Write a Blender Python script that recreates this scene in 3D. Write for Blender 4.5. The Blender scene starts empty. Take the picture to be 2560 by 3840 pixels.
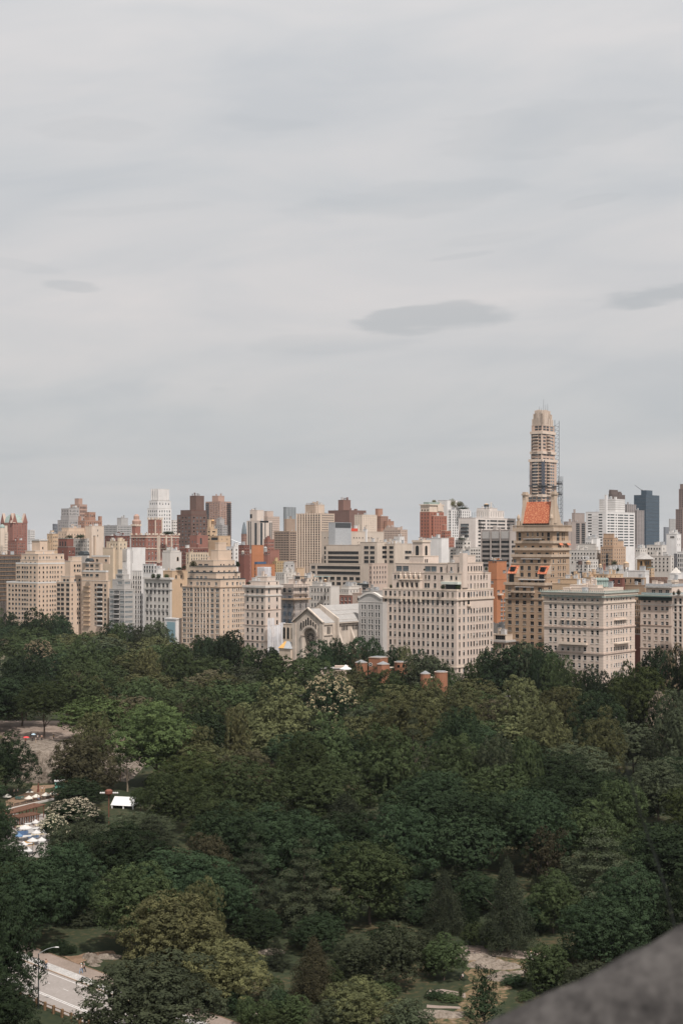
import bpy, math, random
import numpy as np
from mathutils import Vector, Matrix
random.seed(11)
SC = bpy.context.scene
COL = SC.collection

# ------------------------------------------------------------------ camera
F, EYE, VH = 5333.0, 70.0, 2040.0          # focal length in photo pixels, camera height (m), horizon row
cam_d = bpy.data.cameras.new('camera')
cam = bpy.data.objects.new('camera', cam_d); COL.objects.link(cam)
cam.location = (0, 0, EYE); cam.rotation_euler = (math.radians(90), 0, 0)
cam_d.sensor_fit = 'VERTICAL'; cam_d.sensor_height = 36; cam_d.sensor_width = 24; cam_d.lens = 50
cam_d.shift_y = 120/3840
cam_d.clip_start = 0.1; cam_d.clip_end = 30000
cam_d.dof.use_dof = True; cam_d.dof.focus_distance = 450; cam_d.dof.aperture_fstop = 4.5
SC.camera = cam

# ------------------------------------------------------------------ sky, sun, exposure
SUN_AZ = math.atan2(0.43, -0.90)           # clockwise from +Y
SUN_EL = math.radians(57)
W = bpy.data.worlds.new('World'); SC.world = W; W.use_nodes = True
nt = W.node_tree; nt.nodes.clear()
def N(t, **k):
    n = nt.nodes.new(t)
    for a, b in k.items(): setattr(n, a, b)
    return n
def LK(a, b): nt.links.new(a, b)
def M(op, a, b=None, c=None, clamp=False):
    n = N('ShaderNodeMath', operation=op); n.use_clamp = clamp
    for i, x in enumerate((a, b, c)):
        if x is None: continue
        if isinstance(x, (int, float)): n.inputs[i].default_value = x
        else: LK(x, n.inputs[i])
    return n.outputs[0]
sky = N('ShaderNodeTexSky', sky_type='NISHITA'); sky.sun_disc = False
sky.sun_elevation = SUN_EL; sky.sun_rotation = SUN_AZ
sky.air_density = 1.0; sky.dust_density = 3.0
tc = N('ShaderNodeTexCoord'); sp = N('ShaderNodeSeparateXYZ'); LK(tc.outputs['Generated'], sp.inputs[0])
dx, dy, dz = sp.outputs
hor = M('SQRT', M('ADD', M('MULTIPLY', dx, dx), M('MULTIPLY', dy, dy)))
az = M('ARCTAN2', dx, dy)                                   # azimuth from +Y
el = M('DIVIDE', dz, M('MAXIMUM', hor, 0.05))               # tangent of elevation
den = M('ADD', M('MAXIMUM', dz, 0.0), 0.10)
px = M('DIVIDE', dx, den); py = M('DIVIDE', dy, den)
cb = N('ShaderNodeCombineXYZ'); LK(M('MULTIPLY', px, 0.55), cb.inputs[0]); LK(py, cb.inputs[1])
n1 = N('ShaderNodeTexNoise'); n1.inputs['Scale'].default_value = 0.95; n1.inputs['Detail'].default_value = 5
n1.inputs['Roughness'].default_value = 0.5; n1.inputs['Distortion'].default_value = 0.6; LK(cb.outputs[0], n1.inputs['Vector'])
cb2 = N('ShaderNodeCombineXYZ'); LK(M('MULTIPLY', az, 4.5), cb2.inputs[0]); LK(M('ADD', M('MULTIPLY', el, 17.0), M('MULTIPLY', az, -1.6)), cb2.inputs[1])
n2 = N('ShaderNodeTexNoise'); n2.inputs['Scale'].default_value = 1.0; n2.inputs['Detail'].default_value = 4
n2.inputs['Roughness'].default_value = 0.55; n2.inputs['Distortion'].default_value = 0.5; LK(cb2.outputs[0], n2.inputs['Vector'])
mixn = M('ADD', M('MULTIPLY', n1.outputs[0], 0.35), M('MULTIPLY', n2.outputs[0], 0.65))
def ramp(fac, stops):
    r = N('ShaderNodeValToRGB'); e = r.color_ramp.elements
    e[0].position = stops[0][0]; e[0].color = (*stops[0][1], 1)
    e[1].position = stops[-1][0]; e[1].color = (*stops[-1][1], 1)
    for p, c in stops[1:-1]:
        q = e.new(p); q.color = (*c, 1)
    LK(fac, r.inputs[0]); return r.outputs[0]
# overcast sheet: grows lighter with height, cool low down
base = ramp(M('MULTIPLY', el, 2.2, clamp=True), [(0.0, (5.6, 5.62, 5.68)), (0.2, (5.9, 5.92, 5.96)), (0.37, (6.85, 6.62, 6.56)), (0.53, (6.4, 6.4, 6.46)), (0.7, (6.75, 6.7, 6.74)), (1.0, (7.6, 7.5, 7.5))])
tint = ramp(mixn, [(0.38, (0.90, 0.925, 0.945)), (0.48, (0.975, 0.985, 0.99)), (0.60, (1.055, 1.04, 1.03))])
mx = N('ShaderNodeMix', data_type='RGBA', blend_type='MULTIPLY'); mx.inputs[0].default_value = 1
LK(base, mx.inputs[6]); LK(tint, mx.inputs[7])
cloud = mx.outputs[2]
# a few separate grey lens-shaped clouds
def lens(a0, e0, ra, re, tilt=0.0, k=0.16):
    a = M('SUBTRACT', az, a0); e = M('SUBTRACT', el, e0)
    e = M('SUBTRACT', e, M('MULTIPLY', a, tilt))
    nn = M('MULTIPLY', M('SUBTRACT', n3.outputs[0], 0.5), 3.0)
    q = M('ADD', M('POWER', M('ABSOLUTE', M('DIVIDE', a, ra)), 2), M('POWER', M('ABSOLUTE', M('DIVIDE', e, re)), 2))
    q = M('ADD', q, nn)
    s = N('ShaderNodeMapRange'); s.interpolation_type = 'SMOOTHSTEP'
    LK(q, s.inputs[0]); s.inputs[1].default_value = 0.45; s.inputs[2].default_value = 1.15
    s.inputs[3].default_value = k; s.inputs[4].default_value = 0
    return s.outputs[0]
cb3 = N('ShaderNodeCombineXYZ'); LK(M('MULTIPLY', az, 16.0), cb3.inputs[0]); LK(M('MULTIPLY', el, 75.0), cb3.inputs[1])
n3 = N('ShaderNodeTexNoise'); n3.inputs['Scale'].default_value = 1.0; n3.inputs['Detail'].default_value = 6; LK(cb3.outputs[0], n3.inputs['Vector'])
dark = None
for (u, v, ru, rv, tilt, k) in [(1640, 1195, 310, 60, 0.07, .30), (255, 1088, 120, 26, -0.03, .18), (2470, 1128, 280, 42, 0.10, .30),
                          (1230, 1290, 330, 40, 0.02, .07), (2080, 500, 480, 110, 0.05, .07), (360, 510, 240, 50, 0.0, .07), (1560, 745, 420, 70, 0.12, .07),
                          (820, 1462, 60, 16, 0.0, .07), (1050, 1495, 130, 28, 0.0, .05), (1000, 465, 260, 34, -.08, .05),
                          (2230, 770, 160, 22, .15, .07), (1840, 900, 240, 20, .1, .05), (500, 800, 330, 22, .1, .05), (1720, 965, 130, 10, .12, .09),
                          (1200, 1490, 700, 90, 0.0, .03), (60, 1020, 190, 24, -.15, .06)]:
    x = lens(math.atan((u-1280)/F), (VH-v)/F, ru/F, rv/F, tilt, k)
    dark = x if dark is None else M('MAXIMUM', dark, x)
mx2 = N('ShaderNodeMix', data_type='RGBA'); LK(dark, mx2.inputs[0]); LK(cloud, mx2.inputs[6]); mx2.inputs[7].default_value = (2.4, 2.95, 3.3, 1)
mx3 = N('ShaderNodeMix', data_type='RGBA'); mx3.inputs[0].default_value = 0.93
LK(sky.outputs[0], mx3.inputs[6]); LK(mx2.outputs[2], mx3.inputs[7])
bg = N('ShaderNodeBackground'); bg.inputs[1].default_value = 0.10; LK(mx3.outputs[2], bg.inputs[0])
wo = N('ShaderNodeOutputWorld'); LK(bg.outputs[0], wo.inputs[0])

sl = bpy.data.lights.new('sun', 'SUN'); sl.energy = 5.0; sl.angle = math.radians(1.5); sl.color = (1, 0.94, 0.89)
so = bpy.data.objects.new('sun', sl); COL.objects.link(so)
sd = Vector((math.sin(SUN_AZ)*math.cos(SUN_EL), math.cos(SUN_AZ)*math.cos(SUN_EL), math.sin(SUN_EL)))
so.rotation_euler = sd.to_track_quat('Z', 'Y').to_euler(); so.location = (0, 0, 400)
SC.view_settings.view_transform = 'Standard'; SC.view_settings.look = 'None'
SC.view_settings.exposure = 0.0; SC.view_settings.gamma = 1
SC.cycles.volume_bounces = 1; SC.cycles.max_bounces = 6; SC.cycles.diffuse_bounces = 3; SC.cycles.transparent_max_bounces = 6

# ------------------------------------------------------------------ helpers
def PT(u, v, D): return Vector(((u-1280)/F*D, D, EYE-(v-VH)/F*D))
def GND(u, v):
    D = EYE*F/(v-VH); return Vector(((u-1280)/F*D, D, 0))
FR = {'0': (0, 0, 1), 'A': (0, 1780, 3.0154), 'B': (380, 1780, 3.0154), 'C': (860, 1840, 2.9037), 'D': (1380, 1840, 2.7034),
      'E': (1800, 1500, 3.92), 'F': (1820, 1850, 3.619), 'G': (1980, 1780, 2.7034), 'H': (1060, 2250, 4.6118),
      'P': (0, 2250, 1.225), 'Q': (1280, 2250, 1.225), 'S': (0, 3050, 1.225), 'T': (1280, 3050, 1.225),
      'K': (0, 2680, 2.8), 'L': (60, 3500, 3.136), 'M': (1180, 2430, 2.9037), 'N': (1560, 3480, 3.0154)}
def px_(fr, x, y=0):
    a = FR[fr]; return a[0]+x/a[2], a[1]+y/a[2]
def G(fr, x, y): return GND(*px_(fr, x, y))

def props(o, label=None, cat=None, group=None, kind=None):
    if label: o['label'] = label
    if cat: o['category'] = cat
    if group: o['group'] = group
    if kind: o['kind'] = kind
    return o
def empty(name, loc, rz=0, **k):
    o = bpy.data.objects.new(name, None); COL.objects.link(o); o.empty_display_size = 0.3
    o.location = loc; o.rotation_euler = (0, 0, rz); return props(o, **k)
def link(name, me, parent=None, loc=None, rot=None, scale=None, **k):
    o = bpy.data.objects.new(name, me); COL.objects.link(o)
    if parent: o.parent = parent
    if loc is not None: o.location = loc
    if rot is not None: o.rotation_euler = rot
    if scale is not None: o.scale = scale
    return props(o, **k)

class MB:
    def __init__(s): s.v = []; s.f = []; s.m = []; s.mats = []
    def mat(s, m):
        if m not in s.mats: s.mats.append(m)
        return s.mats.index(m)
    def quad(s, a, b, c, d, m):
        n = len(s.v); s.v += [tuple(a), tuple(b), tuple(c), tuple(d)]; s.f.append((n, n+1, n+2, n+3)); s.m.append(s.mat(m))
    def poly(s, pts, m):
        n = len(s.v); s.v += [tuple(p) for p in pts]; s.f.append(tuple(range(n, n+len(pts)))); s.m.append(s.mat(m))
    def box(s, x0, y0, z0, x1, y1, z1, m, bottom=True):
        n = len(s.v); s.v += [(x0,y0,z0),(x1,y0,z0),(x1,y1,z0),(x0,y1,z0),(x0,y0,z1),(x1,y0,z1),(x1,y1,z1),(x0,y1,z1)]
        fs = [(4,5,6,7),(0,1,5,4),(1,2,6,5),(2,3,7,6),(3,0,4,7)] + ([(3,2,1,0)] if bottom else [])
        k = s.mat(m)
        for f in fs: s.f.append(tuple(n+i for i in f)); s.m.append(k)
    def tube(s, p0, p1, r0, r1, m, n=8, cap=True):
        p0 = Vector(p0); p1 = Vector(p1); d = (p1-p0)
        if d.length < 1e-6: return
        d.normalize(); a = d.orthogonal().normalized(); b = d.cross(a); k = len(s.v); mi = s.mat(m)
        for p, r in ((p0, r0), (p1, r1)):
            for i in range(n):
                t = 2*math.pi*i/n; s.v.append(tuple(p+(a*math.cos(t)+b*math.sin(t))*r))
        for i in range(n):
            j = (i+1) % n; s.f.append((k+i, k+j, k+n+j, k+n+i)); s.m.append(mi)
        if cap:
            s.f.append(tuple(k+i for i in range(n))[::-1]); s.m.append(mi)
            s.f.append(tuple(k+n+i for i in range(n))); s.m.append(mi)
    def lathe(s, prof, m, c=(0,0,0), n=16, cap=True):
        k = len(s.v); mi = s.mat(m)
        for r, z in prof:
            for i in range(n):
                t = 2*math.pi*(i+.5)/n; s.v.append((c[0]+r*math.cos(t), c[1]+r*math.sin(t), c[2]+z))
        for q in range(len(prof)-1):
            for i in range(n):
                j = (i+1) % n; s.f.append((k+q*n+i, k+q*n+j, k+(q+1)*n+j, k+(q+1)*n+i)); s.m.append(mi)
        if cap:
            q = len(prof)-1; s.f.append(tuple(k+q*n+i for i in range(n))); s.m.append(mi)
            s.f.append(tuple(k+i for i in range(n))[::-1]); s.m.append(mi)
    def mesh(s, name):
        me = bpy.data.meshes.new(name); me.from_pydata(s.v, [], s.f)
        for m in s.mats: me.materials.append(m)
        if len(s.mats) > 1: me.polygons.foreach_set('material_index', s.m)
        me.update(); return me
    def build(s, name, parent=None, loc=None, rot=None, **k):
        return link(name, s.mesh(name), parent, loc, rot, **k)

# ------------------------------------------------------------------ materials
MATS = {}
def newmat(name):
    m = bpy.data.materials.new(name); m.use_nodes = True; t = m.node_tree; t.nodes.clear()
    o = t.nodes.new('ShaderNodeOutputMaterial'); b = t.nodes.new('ShaderNodeBsdfPrincipled'); t.links.new(b.outputs[0], o.inputs[0])
    return m, t, b
def mul(c, k): return tuple(min(1, x*k) for x in c)
def surf(name, c, rough=0.85, var=0.12, scale=0.35, c2=None, streak=0.0, spec=0.3, metal=0.0, course=0.0, bump=0.0):
    """stone / brick / paint: base colour with large soft variation, rain streaks and optional course lines"""
    if name in MATS: return MATS[name]
    m, t, b = newmat(name)
    b.inputs['Roughness'].default_value = rough; b.inputs['Specular IOR Level'].default_value = spec; b.inputs['Metallic'].default_value = metal
    L = t.links.new; g = t.nodes.new('ShaderNodeTexCoord')
    no = t.nodes.new('ShaderNodeTexNoise'); no.inputs['Scale'].default_value = scale; no.inputs['Detail'].default_value = 6; no.inputs['Roughness'].default_value = .65
    L(g.outputs['Object'], no.inputs['Vector'])
    r = t.nodes.new('ShaderNodeValToRGB'); r.color_ramp.elements[0].position = .3; r.color_ramp.elements[1].position = .7
    r.color_ramp.elements[0].color = (*(c2 if c2 else mul(c, 1-var)), 1); r.color_ramp.elements[1].color = (*mul(c, 1+var*.7), 1)
    L(no.outputs[0], r.inputs[0]); out = r.outputs[0]
    def mult(out, facsock, col):
        x = t.nodes.new('ShaderNodeMix'); x.data_type = 'RGBA'; x.blend_type = 'MULTIPLY'
        L(facsock, x.inputs[0]); L(out, x.inputs[6]); x.inputs[7].default_value = (*col, 1); return x.outputs[2]
    if streak > 0:
        mp = t.nodes.new('ShaderNodeMapping'); mp.inputs['Scale'].default_value = (1.1, 1.1, 0.07); L(g.outputs['Object'], mp.inputs[0])
        n2 = t.nodes.new('ShaderNodeTexNoise'); n2.inputs['Scale'].default_value = 1.0; n2.inputs['Detail'].default_value = 5; L(mp.outputs[0], n2.inputs['Vector'])
        q = t.nodes.new('ShaderNodeMapRange'); L(n2.outputs[0], q.inputs[0]); q.inputs[1].default_value = .48; q.inputs[2].default_value = .72; q.inputs[4].default_value = streak
        out = mult(out, q.outputs[0], (.55, .47, .40))
    if course > 0:
        s_ = t.nodes.new('ShaderNodeSeparateXYZ'); L(g.outputs['Object'], s_.inputs[0])
        a = t.nodes.new('ShaderNodeMath'); a.operation = 'FRACT'
        d = t.nodes.new('ShaderNodeMath'); d.operation = 'DIVIDE'; d.inputs[1].default_value = course; L(s_.outputs[2], d.inputs[0]); L(d.outputs[0], a.inputs[0])
        e = t.nodes.new('ShaderNodeMath'); e.operation = 'LESS_THAN'; e.inputs[1].default_value = .13; L(a.outputs[0], e.inputs[0])
        e2 = t.nodes.new('ShaderNodeMath'); e2.operation = 'MULTIPLY'; e2.inputs[1].default_value = .5; L(e.outputs[0], e2.inputs[0])
        out = mult(out, e2.outputs[0], (.62, .58, .54))
    L(out, b.inputs['Base Color'])
    if bump > 0:
        bp = t.nodes.new('ShaderNodeBump'); bp.inputs['Strength'].default_value = bump; L(no.outputs[0], bp.inputs['Height']); L(bp.outputs[0], b.inputs['Normal'])
    MATS[name] = m; return m
def flat(name, c, rough=.6, spec=.4, metal=0., emit=None):
    if name in MATS: return MATS[name]
    m, t, b = newmat(name); b.inputs['Base Color'].default_value = (*c, 1); b.inputs['Roughness'].default_value = rough
    b.inputs['Specular IOR Level'].default_value = spec; b.inputs['Metallic'].default_value = metal
    MATS[name] = m; return m
def netmat(name, c, hole=0.5, scale=2.0):
    if name in MATS: return MATS[name]
    m, t, b = newmat(name); L = t.links.new
    b.inputs['Base Color'].default_value = (*c, 1); b.inputs['Roughness'].default_value = .7
    g = t.nodes.new('ShaderNodeTexCoord'); no = t.nodes.new('ShaderNodeTexNoise'); no.inputs['Scale'].default_value = scale; no.inputs['Detail'].default_value = 6
    mp = t.nodes.new('ShaderNodeMapping'); mp.inputs['Scale'].default_value = (1.5, 1.5, .35); L(g.outputs['Object'], mp.inputs[0]); L(mp.outputs[0], no.inputs['Vector'])
    q = t.nodes.new('ShaderNodeMapRange'); L(no.outputs[0], q.inputs[0]); q.inputs[1].default_value = .3; q.inputs[2].default_value = .7
    q.inputs[3].default_value = max(0, 1-hole-.3); q.inputs[4].default_value = min(1, 1-hole+.3); L(q.outputs[0], b.inputs['Alpha'])
    MATS[name] = m; return m

ROOFG = surf('roof_gravel', (.33, .31, .29), scale=.8, var=.3)
ROOFW = surf('roof_pale', (.50, .485, .47), scale=.6, var=.2)
ROOFD = surf('roof_dark', (.10, .10, .10), scale=.8, var=.3)
GL = [flat('glass_dark', (.012, .014, .016), .12, .4), flat('glass_grey', (.045, .052, .056), .15, .5), flat('glass_sky_painted', (.13, .155, .17), .18, .6), flat('glass_black', (.008, .008, .009), .2, .3)]  # third glass: pale blue of the reflected sky painted into its base colour
BLIND = flat('window_blind', (.42, .41, .38), .8); BLINDW = flat('window_blind_tan', (.30, .25, .2), .8)
FRW = flat('frame_white', (.55, .54, .52), .5); FRD = flat('frame_dark', (.05, .05, .05), .5); FRB = flat('frame_bronze', (.12, .09, .07), .5)
COPPER = surf('copper_green', (.25, .31, .285), var=.3, scale=.6); COPPERP = surf('copper_pale', (.30, .335, .30), var=.25, scale=.8)
METAL = surf('galvanised', (.42, .43, .44), .5, .2, 1.0, metal=.3)
STEEL = flat('steel_dark', (.07, .075, .08), .5, metal=.4)
# ------------------------------------------------------------------ building kit
TH = math.radians(39); CS, SN = math.cos(TH), math.sin(TH)
RV = (SN, CS); LV = (-CS, SN)                # right face runs along RV, left face along LV
RZ = math.atan2(CS, SN)
WIN_CACHE = {}
def winmesh(w, h, st, far, fr):
    """one window: reveal-set glass, sash frame, blind, sill; faces -Y, inward +Y, centred"""
    key = (round(w, 1), round(h, 1), st, far, fr.name)
    if key in WIN_CACHE: return WIN_CACHE[key]
    b = MB(); g = GL[st % 4] if st < 4 else GL[0]; a, c = w/2, h/2
    b.quad((-a, .22, -c), (a, .22, -c), (a, .22, c), (-a, .22, c), g)
    if st == 4: b.quad((-a, .20, -c*.1), (a, .20, -c*.1), (a, .20, c), (-a, .20, c), BLIND)
    if st == 5: b.quad((-a, .20, c*.35), (a, .20, c*.35), (a, .20, c), (-a, .20, c), BLIND)
    if st == 6: b.quad((-a, .20, -c), (a, .20, -c), (a, .20, c), (-a, .20, c), BLINDW)
    if st == 7: b.quad((-a, .20, -c*.7), (a, .20, -c*.7), (a, .20, c), (-a, .20, c), BLIND)
    if not far:
        t = .09
        for q in ((-a, -c, -a+t, c), (a-t, -c, a, c), (-a+t, c-t, a-t, c), (-a+t, -c, a-t, -c+t), (-a+t, -t/2, a-t, t/2)):
            b.box(q[0], .13, q[1], q[2], .19, q[3], fr, True)
        n = max(1, int(round(w/1.1)))
        for i in range(1, n):
            x = -a+w*i/n; b.box(x-t/2, .12, -c+t, x+t/2, .18, c-t, fr)
        b.box(-a-.12, -.14, -c-.16, a+.12, .1, -c-.002, SILL)
    me = b.mesh('window'); WIN_CACHE[key] = me; return me
SILL = surf('sill_stone', (.52, .47, .42), scale=1.)

def r(a, b, n): return [a+(b-a)*i/(n-1) for i in range(n)] if n > 1 else [(a+b)/2]

def facade(mb, fn, s0, s1, z0, z1, ops, m, depth=.25):
    """wall sheet with real openings and reveals; ops = list of (s0,s1,z0,z1)"""
    ops = [(max(a, s0+.05), min(b, s1-.05), max(c, z0+.05), min(d, z1-.05)) for a, b, c, d in ops]
    ops = [o for o in ops if o[1]-o[0] > .08 and o[3]-o[2] > .08]
    if not ops:
        mb.quad(fn(s0, z0, 0), fn(s1, z0, 0), fn(s1, z1, 0), fn(s0, z1, 0), m); return
    rd = lambda x: round(x, 3)
    xs = sorted({rd(s0), rd(s1)} | {rd(o[0]) for o in ops} | {rd(o[1]) for o in ops})
    zs = sorted({rd(z0), rd(z1)} | {rd(o[2]) for o in ops} | {rd(o[3]) for o in ops})
    xi = {x: i for i, x in enumerate(xs)}; zi = {z: i for i, z in enumerate(zs)}
    g = np.zeros((len(xs)-1, len(zs)-1), bool)
    for o in ops: g[xi[rd(o[0])]:xi[rd(o[1])], zi[rd(o[2])]:zi[rd(o[3])]] = True
    # merge solid cells along z into strips
    for i in range(len(xs)-1):
        j = 0
        while j < len(zs)-1:
            if g[i, j]: j += 1; continue
            k = j
            while k < len(zs)-1 and not g[i, k]: k += 1
            mb.quad(fn(xs[i], zs[j], 0), fn(xs[i+1], zs[j], 0), fn(xs[i+1], zs[k], 0), fn(xs[i], zs[k], 0), m); j = k
    for a, b, c, d in ops:
        mb.quad(fn(a, c, 0), fn(a, d, 0), fn(a, d, depth), fn(a, c, depth), m)
        mb.quad(fn(b, c, 0), fn(b, d, 0), fn(b, d, depth), fn(b, c, depth), m)
        mb.quad(fn(a, c, 0), fn(b, c, 0), fn(b, c, depth), fn(a, c, depth), m)
        mb.quad(fn(a, d, 0), fn(b, d, 0), fn(b, d, depth), fn(a, d, depth), m)

class Bld:
    def __init__(s, fr, D, uc, name, label, cat='building', group=None):
        s.fr = fr; s.D = D; u = px_(fr, uc)[0]; s.C = ((u-1280)/F*D, D)
        s.root = empty(name, (s.C[0], D, 0), RZ, label=label, cat=cat, group=group)
        s.vol = []; s.op = []; s.rnd = random.Random(hash((round(uc), round(D))) & 0xffff)
        s.wall = MB(); s.cl = []
    def k(s, x): return (px_(s.fr, x)[0]-1280)/F
    def loc(s, X, Y):
        dx, dy = X-s.C[0], Y-s.C[1]; return dx*RV[0]+dy*RV[1], dx*LV[0]+dy*LV[1]
    def wor(s, x, y): return s.C[0]+x*RV[0]+y*LV[0], s.C[1]+x*RV[1]+y*LV[1]
    def zz(s, y, D): return EYE-(px_(s.fr, 0, y)[1]-VH)/F*D
    def onL(s, x, X0):      # y-coordinate where the ray at x meets the plane localx = X0
        k = s.k(x); cx, cy = s.wor(X0, 0); return (cx-k*cy)/(-(LV[0]-k*LV[1]))
    def onR(s, x, Y0):
        k = s.k(x); cx, cy = s.wor(0, Y0); return (cx-k*cy)/(-(RV[0]-k*RV[1]))
    def box(s, ul, uc, ur, vt, on=-1, inset=0.0, gap=0, D=None):
        """volume from left, corner and right columns and the top row at the corner"""
        k = s.k(uc)
        if D is None:
            if on is None or not s.vol: D = s.D+inset
            else:
                p = s.vol[on]
                ya = s.onL(uc, p[0])
                if ya >= p[1]: D = s.wor(p[0], ya)[1]
                else: xa = s.onR(uc, p[1]); D = s.wor(xa, p[1])[1]
                D += inset
        x0, y0 = s.loc(k*D, D)
        y1 = s.onL(ul, x0); x1 = s.onR(ur, y0)
        z1 = s.zz(vt, D); z0 = 0
        if on is not None and s.vol:
            p = s.vol[on]; e = .03
            x0 = max(x0, p[0]+e); y0 = max(y0, p[1]+e); x1 = min(x1, p[2]-e); y1 = min(y1, p[3]-e); z0 = p[5]-.55
        x1 = max(x1, x0+.8); y1 = max(y1, y0+.8)
        s.vol.append([x0, y0, x1, y1, z0, z1]); s.op.append({'L': [], 'R': []}); return len(s.vol)-1
    def raw(s, x0, y0, x1, y1, z0, z1):
        s.vol.append([x0, y0, x1, y1, z0, z1]); s.op.append({'L': [], 'R': []}); return len(s.vol)-1
    def win(s, i, face, xs, ys, w, h, st=None, arch=False):
        x0, y0, x1, y1, z0, z1 = s.vol[i]; Dc = s.wor(x0, y0)[1]; w *= 1.08 if w < 60 else 1; h *= 1.04
        for x in xs:
            if face == 'L': a, b = s.onL(x+w/2, x0), s.onL(x-w/2, x0); lo, hi = y0, y1
            else: a, b = s.onR(x-w/2, y0), s.onR(x+w/2, y0); lo, hi = x0, x1
            a, b = min(a, b), max(a, b)
            if a < lo+.25 or b > hi-.25: continue
            for y in ys:
                zt, zb = s.zz(y-h/2, Dc), s.zz(y+h/2, Dc)
                if zb < z0+.4 or zt > z1-.5 or zb < 3: continue
                s.op[i][face].append((a, b, zb, zt, st))
    def grid(s, i, nL, nR, dv, w, h, vt=None, vb=None, st=None, wr=None, m=.05):
        """even grid of windows on both faces of volume i; vb = lowest row wanted"""
        x0, y0, x1, y1, z0, z1 = s.vol[i]; Dc = s.wor(x0, y0)[1]
        top = VH-(z1-EYE)*F/Dc; top = (top-FR[s.fr][1])*FR[s.fr][2]
        vt = top+dv*.85 if vt is None else vt
        n = max(1, int((vb-vt)/dv)+1); ys = [vt+dv*q for q in range(n)]
        sc = F/Dc*FR[s.fr][2]
        wm = w/sc; hm = h/sc
        for face, cnt, lo, hi in (('L', nL, y0, y1), ('R', nR, x0, x1)):
            L = hi-lo
            wf = min(wm, L/max(cnt, 1)*.62)
            for q in range(cnt):
                c = lo+L*(m+(1-2*m)*(q+.5)/cnt)
                for y in ys:
                    zc = s.zz(y, Dc)
                    if zc-hm/2 < z0+.4 or zc-hm/2 < 3: continue
                    s.op[i][face].append((c-wf/2, c+wf/2, zc-hm/2, zc+hm/2, st))
    def ring(s, i, z, h, proud, m, name='cornice', inner=None):
        x0, y0, x1, y1 = s.vol[i][:4]; b = MB(); t = .35; p = proud
        b.box(x0-p, y0-p, z, x1+p, y0+t, z+h, m); b.box(x0-p, y1-t, z, x1+p, y1+p, z+h, m)
        b.box(x0-p, y0+t, z, x0+t, y1-t, z+h, m); b.box(x1-t, y0+t, z, x1+p, y1-t, z+h, m)
        return b.build(name, s.root)
    def belt(s, i, y, h, proud, m):
        D = s.wor(*s.vol[i][:2])[1]; z = s.zz(y, D); return s.ring(i, z-h/2, h, proud, m, 'belt_course')
    def addbox(s, name, i, face, xa, xb, ya, yb, out, m, inn=0.05):
        """box stuck on a face: columns xa..xb, rows ya..yb, standing out by `out`"""
        x0, y0, x1, y1, z0, z1 = s.vol[i]; D = s.wor(x0, y0)[1]; zt, zb = s.zz(ya, D), s.zz(yb, D); b = MB()
        if face == 'L':
            a, c = sorted((s.onL(xa, x0), s.onL(xb, x0))); b.box(x0-out, a, zb, x0+inn, c, zt, m)
        else:
            a, c = sorted((s.onR(xa, y0), s.onR(xb, y0))); b.box(a, y0-out, zb, c, y0+inn, zt, m)
        return b.build(name, s.root)
    def arch(s, i, face, xc, yt, yb, w, m, rim=None):
        """round-headed dark window with a stone rim, standing 6 cm proud"""
        x0, y0 = s.vol[i][:2]; D = s.wor(x0, y0)[1]
        if face == 'L': a, c = sorted((s.onL(xc-w/2, x0), s.onL(xc+w/2, x0)))
        else: a, c = sorted((s.onR(xc-w/2, y0), s.onR(xc+w/2, y0)))
        zt, zb = s.zz(yt, D), s.zz(yb, D); R = (c-a)/2; mid = (a+c)/2; b = MB()
        def ol(R_, zb_, d):
            p = [(mid-R_, zb_), (mid+R_, zb_)]+[(mid+R_*math.cos(t*math.pi/10), zt-R+R_*math.sin(t*math.pi/10)) for t in range(11)]
            return [((x0-d, q[0], q[1]) if face == 'L' else (q[0], y0-d, q[1])) for q in p]
        if rim:
            o = ol(R+.3, zb-.3, .05); b.poly(o, rim); 
            bk = ol(R+.3, zb-.3, -.02)
            for q in range(len(o)): b.quad(o[q], o[(q+1) % len(o)], bk[(q+1) % len(o)], bk[q], rim)
        b.poly(ol(R, zb, .08), m)
        return b.build('arched_window', s.root)
    def clutter(s, i, n, hmax=2.6, mats=None): s.cl.append((i, n, hmax, mats))
    def _clutter(s, i, n, hmax=2.6, mats=None):
        x0, y0, x1, y1, z0, z1 = s.vol[i]; R = s.rnd; mats = mats or [METAL, ROOFW, s.wm]
        for q in range(n):
            w, d, h = R.uniform(.8, 3.), R.uniform(.8, 2.6), R.uniform(.7, hmax)
            if x1-x0 < w+1.6 or y1-y0 < d+1.6: continue
            x, y = R.uniform(x0+.7, x1-w-.7), R.uniform(y0+.7, y1-d-.7); b = MB(); m = R.choice(mats)
            k = R.random()
            if k < .5:
                b.box(x, y, z1-.6, x+w, y+d, z1-.6+h+.5, m); b.box(x-.1, y-.1, z1-.1+h, x+w+.1, y+d+.1, z1+h, m); nm = 'roof_unit'
            elif k < .8:
                b.tube((x, y, z1-.6), (x, y, z1+h*.8), .25, .25, m); b.tube((x, y, z1+h*.8), (x, y, z1+h*.8+.35), .4, .12, m); nm = 'vent_pipe'
            else:
                b.box(x, y, z1-.6, x+.9, y+1.3, z1+h+.6, s.wm); b.box(x-.08, y-.08, z1+h+.6, x+.98, y+1.38, z1+h+.8, m); nm = 'chimney'
            b.build(nm, s.root)
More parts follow.
